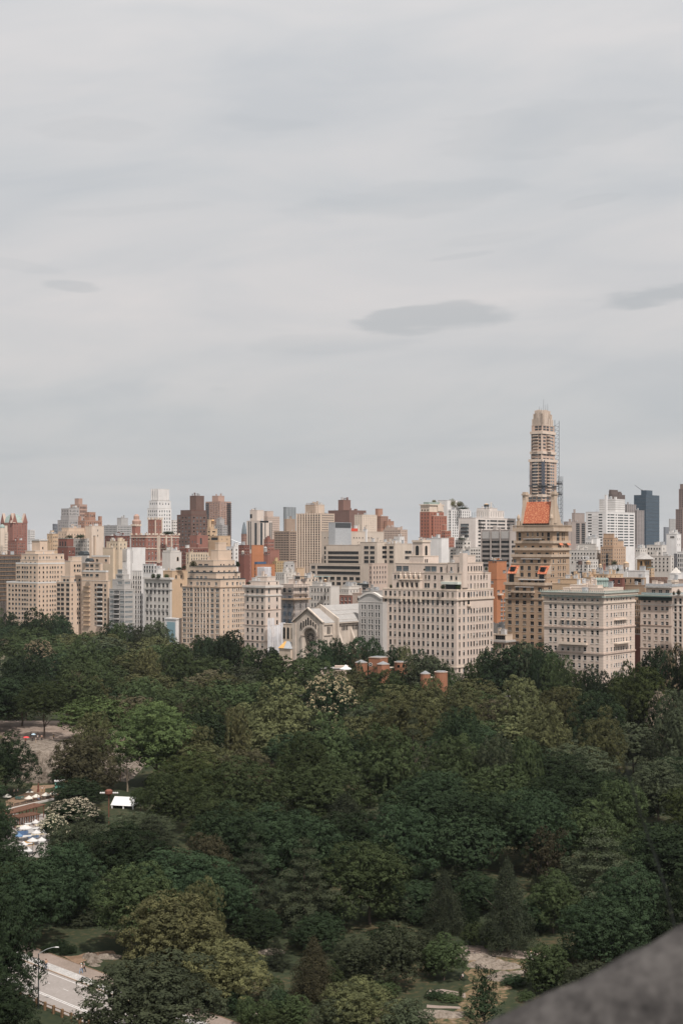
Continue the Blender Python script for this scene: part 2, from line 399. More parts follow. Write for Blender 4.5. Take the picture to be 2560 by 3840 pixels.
    def finish(s, wm, roof=None, trim=None, styles=(0, 0, 1, 1, 2, 3, 4, 5, 6), frame=None, far=None, cop=.12, skipcop=()):
        s.wm = wm; trim = trim or wm; roof = roof or ROOFG; frame = frame or FRD
        far = s.D > 1090 if far is None else far
        mb = s.wall; rf = MB(); wins = []
        for i, (x0, y0, x1, y1, z0, z1) in enumerate(s.vol):
            facade(mb, lambda a, z, d, X=x0: (X+d, a, z), y0, y1, z0, z1, [o[:4] for o in s.op[i]['L']], wm)
            facade(mb, lambda a, z, d, Y=y0: (a, Y+d, z), x0, x1, z0, z1, [o[:4] for o in s.op[i]['R']], wm)
            mb.quad((x1, y0, z0), (x1, y1, z0), (x1, y1, z1), (x1, y0, z1), wm); mb.quad((x1, y1, z0), (x0, y1, z0), (x0, y1, z1), (x1, y1, z1), wm)
            t = .3   # parapet thickness: inner faces and its top
            mb.quad((x0+t, y0+t, z1-.5), (x0+t, y1-t, z1-.5), (x0+t, y1-t, z1), (x0+t, y0+t, z1), wm)
            mb.quad((x0+t, y0+t, z1-.5), (x1-t, y0+t, z1-.5), (x1-t, y0+t, z1), (x0+t, y0+t, z1), wm)
            mb.quad((x1-t, y0+t, z1-.5), (x1-t, y1-t, z1-.5), (x1-t, y1-t, z1), (x1-t, y0+t, z1), wm)
            mb.quad((x0+t, y1-t, z1-.5), (x1-t, y1-t, z1-.5), (x1-t, y1-t, z1), (x0+t, y1-t, z1), wm)
            rf.quad((x0+t, y0+t, z1-.5), (x1-t, y0+t, z1-.5), (x1-t, y1-t, z1-.5), (x0+t, y1-t, z1-.5), roof)
            if cop and i not in skipcop: s.ring(i, z1-.22, .26, cop, trim, 'coping')
            for face in 'LR':
                for o in s.op[i][face]:
                    a, b = o[0], o[1]; c = (a+b)/2; z = (o[2]+o[3])/2
                    wins.append((z, face, (x0, c, z) if face == 'L' else (c, y0, z), b-a, o[3]-o[2], o[4]))
        mb.build('wall', s.root); rf.build('roof', s.root)
        for c in s.cl: s._clutter(*c)
        s.cl = []
        wins.sort(key=lambda w: -w[0]); rest = MB()
        for q, (z, face, p, w, h, st) in enumerate(wins):
            if st is None: st = s.rnd.choice(styles)
            me = winmesh(w, h, st, far, frame); rz = -math.pi/2 if face == 'L' else 0
            if q < 100:
                link('window', me, s.root, p, (0, 0, rz))
            else:
                n = len(rest.v); Mx = Matrix.Translation(p) @ Matrix.Rotation(rz, 4, 'Z')
                rest.v += [tuple(Mx @ v.co) for v in me.vertices]
                for pl in me.polygons:
                    rest.f.append(tuple(n+k for k in pl.vertices)); rest.m.append(rest.mat(me.materials[pl.material_index]))
        if rest.f: rest.build('windows', s.root, kind='stuff', label='the many further small windows lower on the facades')
        return s

def water_tank(fr, x, yt, yb, w, D, label, wood=(.20, .12, .07), roofc=(.48, .27, .12)):
    u, v = px_(fr, x, yb); p = PT(u, v, D); sc = F/D*FR[fr][2]; H = (yb-yt)/sc; R = w/sc/2
    t = empty('water_tank', p, label=label, cat='water tank', group='rooftop water tanks'); m = surf('tank_%.2f' % wood[0], wood, .8, .25, 3)
    b = MB(); leg = H*.28
    b.lathe([(R, leg), (R*.96, H*.76)], m, n=14); b.build('tank', t)
    b = MB(); b.lathe([(R*1.08, H*.76), (.05, H)], surf('tankroof_%.2f' % roofc[0], roofc, .7, .15, 2), n=14); b.build('conical_roof', t)
    for a in range(4):
        b = MB(); q = math.pi/4+a*math.pi/2; b.tube((R*.8*math.cos(q), R*.8*math.sin(q), -1.0), (R*.8*math.cos(q), R*.8*math.sin(q), leg), .12, .12, STEEL, 6); b.build('leg', t)
    return t
# ------------------------------------------------------------------ wall materials
def wall(name, c, **k):
    k.setdefault('streak', .22); k.setdefault('scale', .12); k.setdefault('var', .10); return surf('wall_'+name, c, **k)
TAN = wall('tan', (.56, .43, .33)); TAN2 = wall('tan_deep', (.50, .36, .24)); LIME = wall('limestone', (.57, .472, .405)); LIME2 = wall('limestone_warm', (.55, .45, .36))
PALE = wall('pale', (.54, .505, .465)); WHITE = wall('white', (.63, .61, .59), streak=.2); CREAM = wall('cream', (.58, .485, .40)); GREYC = wall('grey_concrete', (.40, .38, .36))
BRICKR = wall('red_brick', (.26, .122, .095)); BRICKO = wall('orange_brick', (.40, .17, .085)); BRICKD = wall('dark_red_brick', (.17, .07, .055)); BROWN = wall('brown_brick', (.135, .085, .07))
BRICKT = wall('tan_brick', (.36, .255, .175), course=.0); ASH = wall('ashlar', (.57, .47, .40), course=1.2, streak=.2); PINK = wall('pink_brick', (.38, .25, .20)); ROSE = wall('rosy_stone', (.46, .36, .30))
YEL = wall('yellow_brick', (.44, .32, .18)); NETD = netmat('scaffold_net', (.10, .085, .075), .12, .5); NETW = netmat('white_net', (.62, .62, .64), .30, .35)
LIGHTST = (1, 2, 2, 4, 5, 7, 2, 0)

# ================================================================== FRONT ROW, left to right
# 2 beige stepped apartment block
b = Bld('A', 955, 430, 'apartment_building', 'broad beige stepped apartment block with a blocky rooftop tower, far left above the trees')
b.box(78, 430, 745, 1228); b.box(182, 432, 740, 1010, 0); b.box(235, 434, 735, 962, 1); b.box(238, 436, 728, 897, 2, .8)
b.box(290, 400, 620, 860, 3, 2); b.box(330, 455, 540, 745, 4, 2)
Lc = [110, 148, 185, 222, 258, 285, 312, 350, 395]; Rc = [450, 495, 537, 573, 600, 627, 660, 700]
b.win(0, 'L', Lc, r(1262, 1628, 8), 22, 26); b.win(0, 'R', Rc, r(1270, 1640, 8), 14, 24)
b.win(1, 'L', [200, 222, 258, 285, 312, 350, 395], r(1052, 1213, 4), 20, 26); b.win(1, 'R', Rc, r(1052, 1213, 4), 14, 24)
b.win(3, 'L', [290, 335, 385], [940], 16, 24); b.win(2, 'L', [260, 300, 350, 400], [998], 18, 20); b.win(3, 'R', [455, 495, 535, 560, 640, 700], [938], 14, 22)
b.win(5, 'R', [488], [830], 14, 24)
b.clutter(3, 5); b.clutter(2, 4); b.finish(TAN, trim=PALE)
b.addbox('rooftop_cap', 5, 'R', 458, 538, 728, 745, .4, ROOFW); b.addbox('rooftop_cap', 5, 'L', 345, 452, 728, 745, .4, ROOFW)
b.ring(0, b.vol[0][5], .9, .05, FRW, 'railing'); b.ring(1, b.vol[1][5], .8, .05, FRW, 'railing')
# 3 beige block with balconies
b = Bld('A', 935, 795, 'apartment_building', 'beige apartment block with stacked dark balconies and a tall slotted rooftop shaft')
b.box(640, 795, 930, 1212); b.box(690, 797, 928, 1150, 0); b.box(735, 800, 926, 975, 1); b.box(775, 820, 925, 925, 2)
w2 = b.box(925, 1222, 1250, 1200, None, D=918); b.box(925, 1200, 1246, 1100, w2); b.box(930, 1140, 1240, 1000, w2+1, 1); b.box(960, 1235, 1385, 927, w2+2, 1.)
t1 = b.box(992, 1078, 1190, 688, w2+3, 2); 
b.win(0, 'L', [664, 708, 768], r(1250, 1680, 9), 34, 32, 0); b.win(0, 'R', [820, 882, 903], r(1250, 1680, 9), 13, 26)
b.win(1, 'L', [730, 768], [1195], 26, 26); b.win(1, 'R', [852, 903], [1140, 1195], 20, 26); b.win(2, 'L', [790], [1030, 1085], 48, 26, 1); b.win(2, 'R', [848, 882, 905], [1030, 1085, 1140], 18, 26)
b.win(3, 'L', [800], [972], 26, 26); b.win(3, 'R', [855, 895], [972], 16, 26)
for y in r(1252, 1690, 9):
    b.win(w2, 'L', [990], [y], 128, 30, 0 if y % 2 < 1 else 1); b.win(w2, 'L', [1132], [y], 62, 30, 0); b.win(w2, 'L', [1082, 1191], [y], 22, 28)
b.win(w2+1, 'L', [950, 990, 1035, 1100, 1185], [1140], 34, 28); b.win(w2+2, 'L', [950, 990, 1040, 1100], [1030, 1085], 36, 28); b.win(w2+3, 'L', [1100, 1200], [970], 24, 26); b.win(w2+3, 'R', [1265, 1322, 1375], [970], 18, 26)
b.win(t1, 'L', [1018, 1058], [745, 835], 20, 64, 3)
b.finish(TAN, trim=PALE)
for y in r(1275, 1712, 9):
    b.addbox('balcony', w2, 'L', 952, 1022, y-8, y+6, 1.0, TAN2); b.addbox('balcony', w2, 'L', 1108, 1160, y-8, y+6, 1.0, PALE)
b.ring(w2+1, b.vol[w2+1][5], .9, .02, FRW, 'railing'); b.ring(w2+3, b.vol[w2+3][5], .8, .02, FRW, 'railing')
# two barrel-vaulted dark greenhouses on its terraces
for (x, y, w, D) in ((935, 915, 105, 929), (1003, 985, 85, 919)):
    u, v = px_('A', x, y); p = PT(u, v, D); q = MB(); R_ = w/3.0154/F*D/2
    for k_ in range(9):
        a0, a1 = math.pi*k_/9, math.pi*(k_+1)/9
        q.quad((-R_*.3, R_*math.cos(a0), R_*math.sin(a0)), (R_*1.2, R_*math.cos(a0), R_*math.sin(a0)), (R_*1.2, R_*math.cos(a1), R_*math.sin(a1)), (-R_*.3, R_*math.cos(a1), R_*math.sin(a1)), GL[1] if k_ % 2 else GL[0])
    q.poly([(-R_*.3, R_*math.cos(math.pi*t/9), R_*math.sin(math.pi*t/9)) for t in range(10)], GL[1])
    q.build('greenhouse', b.root, (*b.loc(p.x, p.y), p.z))
# 4 grey banded modern block
b = Bld('B', 905, 262, 'apartment_building', 'grey modern apartment block with ribbon windows and a column of dark balconies')
b.box(92, 262, 372, 1292); b.box(128, 262, 338, 1185, 0, 1.2); b.box(165, 250, 330, 1128, 1, 1.); b.box(185, 240, 300, 1070, 2, 1)
ys = r(1333, 1776, 9)
b.win(0, 'L', [118, 236], ys, 42, 30, 2); b.win(0, 'L', [175], ys, 56, 40, 3); b.win(0, 'R', [314], ys, 90, 28, 2)
b.win(1, 'L', [150, 210], [1225, 1280], 44, 32, 2); b.win(1, 'R', [298], [1225, 1280], 62, 30, 2); b.win(2, 'L', [205], [1160], 60, 34, 1); b.win(3, 'L', [212], [1102], 44, 34, 2)
b.finish(GREYC, trim=PALE, frame=FRW)
for y in ys: b.addbox('balcony', 0, 'L', 147, 204, y+16, y+30, 1.1, GREYC)
# 4b white pier building right of it
b = Bld('B', 915, 480, 'apartment_building', 'slim white pier-fronted apartment building touching the grey ribbon-window block')
b.box(365, 480, 500, 1345); 
b.win(0, 'L', [392, 420, 444, 470], r(1388, 1772, 8), 12, 28, 0)
b.finish(WHITE); [b.addbox('pier', 0, 'L', x-2, x+2, 1350, 1800, .3, WHITE) for x in (376, 406, 432, 457)]
b = Bld('B', 925, 455, 'apartment_building', 'upper white tier with thin piers rising behind the slim white apartment building')
b.box(350, 457, 500, 1085); b.win(0, 'L', [367, 394, 422, 446], r(1108, 1330, 5), 12, 28, 1); b.finish(WHITE); [b.addbox('pier', 0, 'L', x-2, x+2, 1090, 1340, .3, PALE) for x in (356, 380, 408, 434)]
# white slab tower
b = Bld('B', 935, 352, 'slab_tower', 'blank white concrete slab tower with a louvred left side, tallest white block at the left')
b.box(242, 292, 352, 838); b.box(292, 352, 500, 836, None, D=936); b.vol[1][5] += .8; b.finish(WHITE, far=True)
b.addbox('louvre', 0, 'L', 246, 288, 845, 975, .05, FRD)
for x in r(250, 284, 8): b.addbox('fin', 0, 'L', x-1, x+1, 845, 975, .3, PALE)
b.addbox('slot', 1, 'R', 354, 362, 858, 1000, .05, GREYC)
# 5 white classical block
b = Bld('B', 868, 782, 'apartment_building', 'pale grey classical palazzo block with tall dark windows and a roof garden behind its cornice')
b.box(490, 782, 800, 1178); Lc = [520, 563, 608, 655, 702, 747]
for y, h in ((1253, 46), (1332, 42), (1415, 44), (1503, 50), (1572, 42), (1640, 40), (1710, 40)): b.win(0, 'L', Lc, [y], 18, h, 0)
b.finish(PALE, roof=ROOFD); b.ring(0, b.vol[0][5]-.5, 1.2, .9, PALE); b.belt(0, 1300, .7, .35, GREYC)
for x in Lc:
    b.addbox('balconette', 0, 'L', x-12, x+12, 1515, 1532, .5, GREYC)
for x in (496, 540, 680, 724, 772): b.addbox('pilaster', 0, 'L', x-5, x+5, 1205, 1295, .15, PALE)
# tan party wall
b = Bld('B', 880, 802, 'apartment_building', 'plain tan party-wall block with only a few windows, right of the white palazzo')
b.box(700, 802, 975, 1086); b.win(0, 'R', [848, 905], [1158], 16, 36, 0); b.win(0, 'R', [808, 905], [1253], 16, 40, 0); b.clutter(0, 4); b.finish(TAN2)
# 6 small white portal building
b = Bld('B', 845, 846, 'pavilion_building', 'small white boxy building with a tall pale blue glazed front, low beside the trees')
b.box(722, 846, 912, 1632); b.addbox('glass_front', 0, 'L', 742, 836, 1668, 1900, .04, flat('pale_blue_glass', (.22, .33, .37), .3)); b.finish(WHITE, roof=ROOFW); b.ring(0, b.vol[0][5]-.3, .7, .35, WHITE)
# 7 big beige stepped block
b = Bld('B', 822, 1345, 'apartment_building', 'large golden beige apartment block with planted stepped terraces, left of the limestone corner block')
b.box(915, 1345, 1640, 1268); b.box(975, 1348, 1630, 1192, 0, 1); b.box(978, 1300, 1625, 1118, 1, 1); b.box(985, 1270, 1600, 1045, 2, 1); b.box(1000, 1268, 1590, 968, 3, 2)
t0 = b.box(1238, 1325, 1470, 852, 4, 1.5); b.box(1288, 1326, 1412, 768, t0, .1)
Lc = [940, 982, 1020, 1065, 1097, 1132, 1163, 1202, 1253, 1313]; Rc = [1387, 1438, 1488, 1510, 1535, 1558, 1584, 1608]
ys = r(1306, 1900, 11)
b.win(0, 'L', [940, 1020, 1253, 1313], ys, 34, 38); b.win(0, 'L', [982, 1065, 1097, 1132, 1163, 1202], ys, 19, 38); b.win(0, 'R', Rc, ys, 14, 32)
b.win(1, 'L', [1016, 1087, 1130, 1165, 1215, 1298], [1236], 26, 34); b.win(1, 'R', [1425, 1487, 1538, 1575, 1608], [1236], 20, 32)
b.win(2, 'L', [1016, 1087, 1130, 1180], [1168], 26, 32); b.win(2, 'R', [1385, 1448, 1498, 1555, 1600], [1168], 16, 30)
b.win(3, 'L', [1025, 1085, 1165, 1240], [1102], 34, 32, 0); b.win(3, 'R', [1330, 1392, 1450, 1505, 1560], [1102], 20, 30)
b.win(4, 'L', [1120, 1185], [1028], 40, 34, 0); b.win(4, 'R', [1355, 1388, 1450, 1495], [1028], 14, 32, 0)
b.win(t0, 'R', [1345, 1420], [872], 20, 30)
b.clutter(3, 3); b.clutter(4, 5); b.finish(TAN, trim=CREAM, frame=FRW); b.belt(0, 1275, .5, .3, BRICKT)
for x in (1042, 1115, 1148, 1182, 1228): b.addbox('pier', 0, 'L', x-3, x+3, 1275, 1905, .35, CREAM)
for i in (1, 2, 3): b.ring(i, b.vol[i][5], .8, .0, FRD, 'railing')
for y in (1330, 1450, 1570, 1690): pass
# 8 limestone corner block
b = Bld('C', 700, 393, 'apartment_building', 'pale limestone corner block with four columns of dark windows, left of the stone church')
b.box(165, 393, 562, 1038); b.box(215, 400, 545, 985, 0, 2); b.box(300, 410, 500, 935, 1, 2)
Lc = [200, 252, 305, 358]; ys = [1095, 1188, 1273, 1357, 1442, 1525, 1610, 1690, 1770]
b.win(0, 'L', Lc, ys, 21, 46); b.win(0, 'R', [433, 521], ys, 17, 46)
b.win(1, 'L', [230, 262], [1005], 26, 26, 0); b.win(1, 'L', [280, 315, 352], [1000], 24, 42, 1); b.win(1, 'R', [430, 520], [1010], 14, 22, 0)
b.clutter(0, 3); b.clutter(1, 7); b.clutter(2, 4); b.finish(LIME, trim=PALE, roof=ROOFW); b.ring(0, b.vol[0][5]-.9, 1.1, .8, PALE)
b.belt(0, 1142, .7, .3, PALE)
for y in (1298, 1468, 1640): b.belt(0, y, .4, .2, ROSE)
# 9 scaffolded block
b = Bld('C', 742, 698, 'apartment_building', 'limestone building wrapped in scaffolding and blue netting behind the church')
b.box(562, 698, 868, 1018); b.box(640, 760, 860, 965, 0, 2)
b.win(0, 'L', [600, 655], r(1085, 1600, 7), 30, 44); b.win(0, 'R', [773, 830], r(1085, 1600, 7), 17, 44); b.win(1, 'L', [650, 700], [990], 26, 34, 0); b.win(1, 'R', [790, 830], [990], 14, 34, 2)
b.clutter(1, 5); b.clutter(0, 4); b.finish(LIME, roof=ROOFW)
sc_ = empty('scaffold', (*b.wor(-1.2, -1.2), 0), RZ, label='steel scaffold with blue and brown debris netting round the limestone building behind the church', cat='scaffold')
x0, y0, x1, y1, z0, z1 = b.vol[0]; q = MB(); BLUE = flat('blue_sheeting', (.05, .12, .24), .6)
for k_ in range(9):
    z = z1-3.4*k_-1.5; q.box(-.1, 0, z, .9, y1, z+.12, STEEL); q.box(1, -.1, z, x1, .9, z+.12, STEEL)
q.build('scaffold_deck', sc_)
for t in r(0.2, y1, 7):
    q = MB(); q.tube((0, t, 0), (0, t, z1), .07, .07, STEEL, 6); q.build('scaffold_pole', sc_)
for t in r(1.5, x1, 6):
    q = MB(); q.tube((t, 0, 0), (t, 0, z1), .07, .07, STEEL, 6); q.build('scaffold_pole', sc_)
q = MB(); q.quad((-.25, .3, z1-34), (-.25, y1-.4, z1-34), (-.25, y1-.4, z1-5.5), (-.25, .3, z1-5.5), netmat('blue_net', (.13, .17, .22), .72, .45)); q.build('net', sc_)
q = MB(); q.quad((.3, -.25, z1-36), (x1-.5, -.25, z1-36), (x1-.5, -.25, z1-7), (.3, -.25, z1-7), netmat('pale_net', (.48, .44, .42), .68, .45)); q.build('net', sc_)
q = MB(); q.box(-1.3, -1.3, z1-8.2, x1, 1.0, z1-7.4, surf('scaffold_plank', (.34, .24, .16))); q.box(-1.3, 1, z1-8.2, 1, y1, z1-7.4, MATS['scaffold_plank']); q.build('plank_walkway', sc_)
# translucent plastic sheeting on block 8
n8 = Bld('C', 697, 396, 'plastic_sheeting', 'translucent white plastic sheeting hung over the lower right side of the limestone corner block', 'sheeting')
q = MB(); i0 = n8.onR(590, 0); zz_ = n8.zz
for k_, (xa, xb, yt) in enumerate(((396, 470, 1388), (470, 520, 1470), (520, 592, 1445))):
    a, c = n8.onR(xa, 0), n8.onR(xb, 0)
    for j in range(6):
        s0, s1 = a+(c-a)*j/6, a+(c-a)*(j+1)/6; d0, d1 = -1.2-.25*(j % 2), -1.2-.25*((j+1) % 2)
        q.quad((s0, d0, 0), (s1, d1, 0), (s1, d1, zz_(yt, 697)), (s0, d0, zz_(yt, 697)), NETW)
q.build('sheet', n8.root)
q = MB(); q.box(-1.4, -1.3, 5, 3, -.2, zz_(1400, 697), METAL) if False else None
for k_ in range(5):
    q2 = MB(); s0 = .4+k_*i0/5; q2.tube((s0, -1.0, 0), (s0, -1.0, zz_(1440, 697)), .05, .05, METAL, 6); q2.build('scaffold_pole', n8.root)
# 10 white block behind church
b = Bld('C', 755, 1102, 'apartment_building', 'pale block with a blank sunlit end wall rising behind the church roof')
b.box(860, 1102, 1196, 1042); b.box(900, 1050, 1150, 1000, 0, 3)
b.win(0, 'L', [900, 932, 965, 1000, 1040, 1073], [1085, 1170, 1250, 1330], 15, 40); b.win(1, 'L', [930, 970, 1010], [1020], 30, 26, 0)
b.clutter(0, 6); b.finish(PALE, roof=ROOFD)
# loggia with arches and sheet roof beside the church
b = Bld('C', 672, 700, 'chapel_building', 'low stone chapel with round arched openings tucked left of the church front')
b.box(585, 702, 730, 1452); 
b.finish(LIME2)
for x in (598, 640, 685): b.arch(0, 'L', x, 1490, 1618, 24, GL[0], LIME2)
b = Bld('C', 662, 668, 'chapel_porch', 'low porch with an orange and grey lead sheet roof at the foot of the chapel', 'porch')
b.box(540, 668, 735, 1722); b.finish(LIME2, cop=0)
x0, y0, x1, y1, z0, z1 = b.vol[0]; q = MB(); ap = z1+3.2; xm = (x0+x1)/2
q.quad((x0-.4, y0-.3, z1+.05), (x0-.4, y1+.3, z1+.05), (xm, y1-2, ap), (xm, y0+2, ap), surf('lead_roof', (.36, .37, .38)))
q.poly([(x0-.4, y1*.55, z1+.1), (x0-.4, y1+.3, z1+.1), (xm, y1-2, ap+.05), (xm-.2, y1*.6, ap+.02)], surf('orange_sheet', (.62, .36, .12)))
q.poly([(x0-.4, y0-.3, z1+.05), (x1, y0-.3, z1+.05), (xm, y0+2, ap)], MATS['lead_roof']); q.build('hipped_roof', b.root)

# ------------------------------------------------------------------ the church
ch = Bld('H', 652, 690, 'stone_church', 'pale stone gabled church with a rose window in a great round arch', 'church')
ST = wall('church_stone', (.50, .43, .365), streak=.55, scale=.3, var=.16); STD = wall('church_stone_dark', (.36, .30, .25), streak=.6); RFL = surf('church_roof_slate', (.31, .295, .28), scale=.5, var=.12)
zz_ = lambda y: ch.zz(y, 652)
A_ = ch.onL(186, 0); B_ = ch.onR(888, 0); ze = zz_(392); zr = zz_(185)+.5; xm = 0; ym = A_/2
q = MB()
# front gable wall with the great arch cut out
yc = ch.onL(468, 0); Ra = abs(ch.onL(330, 0)-ch.onL(572, 0))/2; zc = zz_(640)
def frontline(y): return ze+(zr-ze)*(1-abs(y-ym)/ym)
NA = 16; arc = [(yc+Ra*math.cos(math.pi*k_/NA), zc+Ra*math.sin(math.pi*k_/NA)) for k_ in range(NA+1)]
for k_ in range(NA):
    (ya, za), (yb, zb) = arc[k_], arc[k_+1]; q.quad((0, ya, za), (0, yb, zb), (0, yb, frontline(yb)), (0, ya, frontline(ya)), ST)
yhi, ylo = arc[0][0], arc[-1][0]
q.quad((0, yhi, 0), (0, A_, 0), (0, A_, frontline(A_)), (0, yhi, frontline(yhi)), ST); q.quad((0, ylo, 0), (0, 0, 0), (0, 0, frontline(0)), (0, ylo, frontline(ylo)), ST)
q.poly([(0, min(yhi, ym+.01), frontline(yhi)), (0, ym, zr), (0, ylo, frontline(ylo))], ST)
for k_ in range(NA):
    (ya, za), (yb, zb) = arc[k_], arc[k_+1]; q.quad((0, ya, za), (0, yb, zb), (2.6, ym+(yb-ym)*.82, zb-.6), (2.6, ym+(ya-ym)*.82, za-.6), ST)
q.quad((0, yhi, 0), (0, yhi, zc), (2.6, yhi-.6, zc), (2.6, yhi-.6, 0), ST); q.quad((0, ylo, 0), (0, ylo, zc), (2.6, ylo+.6, zc), (2.6, ylo+.6, 0), ST)
q.quad((2.6, yhi+1, 0), (2.6, ylo-1, 0), (2.6, ylo-1, zc+Ra), (2.6, yhi+1, zc+Ra), ST)
q.quad((0, 0, 0), (B_, 0, 0), (B_, 0, ze), (0, 0, ze), ST); q.quad((0, A_, 0), (B_, A_, 0), (B_, A_, ze), (0, A_, ze), ST)
# transverse taller gable
yn0, yn1 = -2.3, A_+1.8; yq = (yn0+yn1)/2; zn = ch.zz(312, 658); zq = ch.zz(70, 664)
XB = B_+.0; XE = B_+36
for X in (XB, XE):
    q.poly([(X, yn0, 0), (X, yn1, 0), (X, yn1, zn), (X, yq, zq), (X, yn0, zn)], ST)
    q.poly([(X+.9, yn0, 0), (X+.9, yn1, 0), (X+.9, yn1, zn), (X+.9, yq, zq), (X+.9, yn0, zn)], ST)
    for a, c in (((yn0, zn), (yq, zq)), ((yq, zq), (yn1, zn))): q.quad((X, *a), (X, *c), (X+.9, *c), (X+.9, *a), ST)
    q.quad((X, yn0, 0), (X+.9, yn0, 0), (X+.9, yn0, zn), (X, yn0, zn), ST)
q.quad((XB+.9, 0, 0), (XE, 0, 0), (XE, 0, zn-2.4), (XB+.9, 0, zn-2.4), ST); q.quad((XB+.9, A_, 0), (XE, A_, 0), (XE, A_, zn-1), (XB+.9, A_, zn-1), ST)
q.build('wall', ch.root)
# roofs
q = MB(); o_ = .5
q.quad((-.4, -o_, ze-.2), (XB, -o_, ze-.2), (XB, ym, zr+.05), (-.4, ym, zr+.05), RFL); q.quad((-.4, A_+o_, ze-.2), (XB, A_+o_, ze-.2), (XB, ym, zr+.05), (-.4, ym, zr+.05), RFL)
q.build('front_roof', ch.root)
q = MB(); zl = zn-1.6
q.quad((XB+.9, -.9, zl-.4), (XE, -.9, zl-.4), (XE, yq, zq-.6), (XB+.9, yq, zq-.6), RFL); q.quad((XB+.9, A_+.9, zl-.4), (XE, A_+.9, zl-.4), (XE, yq, zq-.6), (XB+.9, yq, zq-.6), RFL); nr = q.build('nave_roof', ch.root)
for fz in (.12, .42, .66):      # rows of snow guards on the nave roof
    q = MB()
    for k_ in range(42):
        t = XB+1.6+k_*.82; y = -.9+(yq+.9)*fz; z = zl-.4+(zq-.2-zl)*fz; q.box(t, y-.15, z+.0, t+.42, y+.15, z+.22, PALE)
    q.build('snow_guard', ch.root)
# coping along the front gable, with dentils
q = MB()
for a, c in ((0-.7, ym), (ym, A_+.7)):
    za, zb = (ze-.4, zr+.2) if a < 0 else (zr+.2, ze-.4)
    for z_, d_ in ((0, 0),):
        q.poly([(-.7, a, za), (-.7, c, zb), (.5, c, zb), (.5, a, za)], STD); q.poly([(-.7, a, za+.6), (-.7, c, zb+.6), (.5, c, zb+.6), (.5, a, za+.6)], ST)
        q.quad((-.7, a, za), (-.7, c, zb), (-.7, c, zb+.6), (-.7, a, za+.6), ST); q.quad((.5, a, za), (.5, c, zb), (.5, c, zb+.6), (.5, a, za+.6), ST)
q.build('gable_coping', ch.root)
for k_ in range(30):
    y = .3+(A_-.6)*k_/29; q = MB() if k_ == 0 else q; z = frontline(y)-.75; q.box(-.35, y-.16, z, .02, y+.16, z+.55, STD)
q.build('corbel_table', ch.root)
# stepped lancets over the arch
for xc, yt, yb, w in ((325, 400, 515, 34), (366, 375, 485, 34), (407, 345, 462, 34), (447, 310, 455, 38), (490, 350, 466, 34), (534, 385, 490, 32), (574, 418, 530, 30)):
    q = MB()
    a, c = sorted((ch.onL(xc-w*.5, 0), ch.onL(xc+w*.5, 0))); R_ = (c-a)/2*.72; mid = (a+c)/2; zt, zb = zz_(yt), zz_(yb)
    for (rr, x_, m_) in ((R_+.22, -.28, ST), (R_, -.31, GL[3])):
        zt_ = zt+(.22 if m_ is ST else 0)
        p = [(x_, mid-rr, zb), (x_, mid+rr, zb)]+[(x_, mid+rr*math.cos(t*math.pi/8), zt_-rr+rr*math.sin(t*math.pi/8)) for t in range(9)]
        q.poly(p, m_)
        if m_ is ST:
            for t in range(len(p)):
                p1, p2 = p[t], p[(t+1) % len(p)]; q.quad(p1, p2, (.0, p2[1], p2[2]), (.0, p1[1], p1[2]), ST)
    q.build('lancet_window', ch.root)
# archivolt ring, rose window
q = MB()
for k_ in range(24):
    a0, a1 = math.pi*k_/24, math.pi*(k_+1)/24
    for Ri, Ro, xf in ((Ra, Ra+.9, -.35), (Ra-.5, Ra, -.1)):
        q.quad((xf, yc+Ri*math.cos(a0), zc+Ri*math.sin(a0)), (xf, yc+Ro*math.cos(a0), zc+Ro*math.sin(a0)), (xf, yc+Ro*math.cos(a1), zc+Ro*math.sin(a1)), (xf, yc+Ri*math.cos(a1), zc+Ri*math.sin(a1)), ST)
        q.quad((xf, yc+Ro*math.cos(a0), zc+Ro*math.sin(a0)), (.0, yc+Ro*math.cos(a0), zc+Ro*math.sin(a0)), (.0, yc+Ro*math.cos(a1), zc+Ro*math.sin(a1)), (xf, yc+Ro*math.cos(a1), zc+Ro*math.sin(a1)), ST)
        q.quad((xf, yc+Ri*math.cos(a0), zc+Ri*math.sin(a0)), (.6, yc+Ri*math.cos(a0), zc+Ri*math.sin(a0)), (.6, yc+Ri*math.cos(a1), zc+Ri*math.sin(a1)), (xf, yc+Ri*math.cos(a1), zc+Ri*math.sin(a1)), ST)
for sgn in (1, -1):
    yy = yc+sgn*(Ra+.45); q.box(-.45, yy-.45, 0, .1, yy+.45, zc, ST); q.box(-.65, yy-.6, zc-.2, .1, yy+.6, zc+.5, STD)
q.build('great_arch', ch.root)
rz_, ry = ch.zz(662, 655), ym+(ch.onL(487, 2.6)-ym); Rr = abs(ch.onL(415, 2.6)-ch.onL(562, 2.6))/2
rw = MB(); rw.poly([(2.5, ry+Rr*math.cos(t*math.pi/16), rz_+Rr*math.sin(t*math.pi/16)) for t in range(32)], GL[0]); rose = rw.build('rose_window', ch.root)
q = MB()
for k_ in range(12):
    t = math.pi*2*k_/12; q.tube((2.38, ry+Rr*.2*math.cos(t), rz_+Rr*.2*math.sin(t)), (2.38, ry+Rr*.9*math.cos(t), rz_+Rr*.9*math.sin(t)), .09, .12, ST, 6)
    t2 = t+math.pi/12; q.tube((2.38, ry+Rr*.78*math.cos(t), rz_+Rr*.78*math.sin(t)), (2.38, ry+Rr*.95*math.cos(t2), rz_+Rr*.95*math.sin(t2)), .1, .1, ST, 6); t3 = t+math.pi/6
    q.tube((2.38, ry+Rr*.78*math.cos(t3), rz_+Rr*.78*math.sin(t3)), (2.38, ry+Rr*.95*math.cos(t2), rz_+Rr*.95*math.sin(t2)), .1, .1, ST, 6)
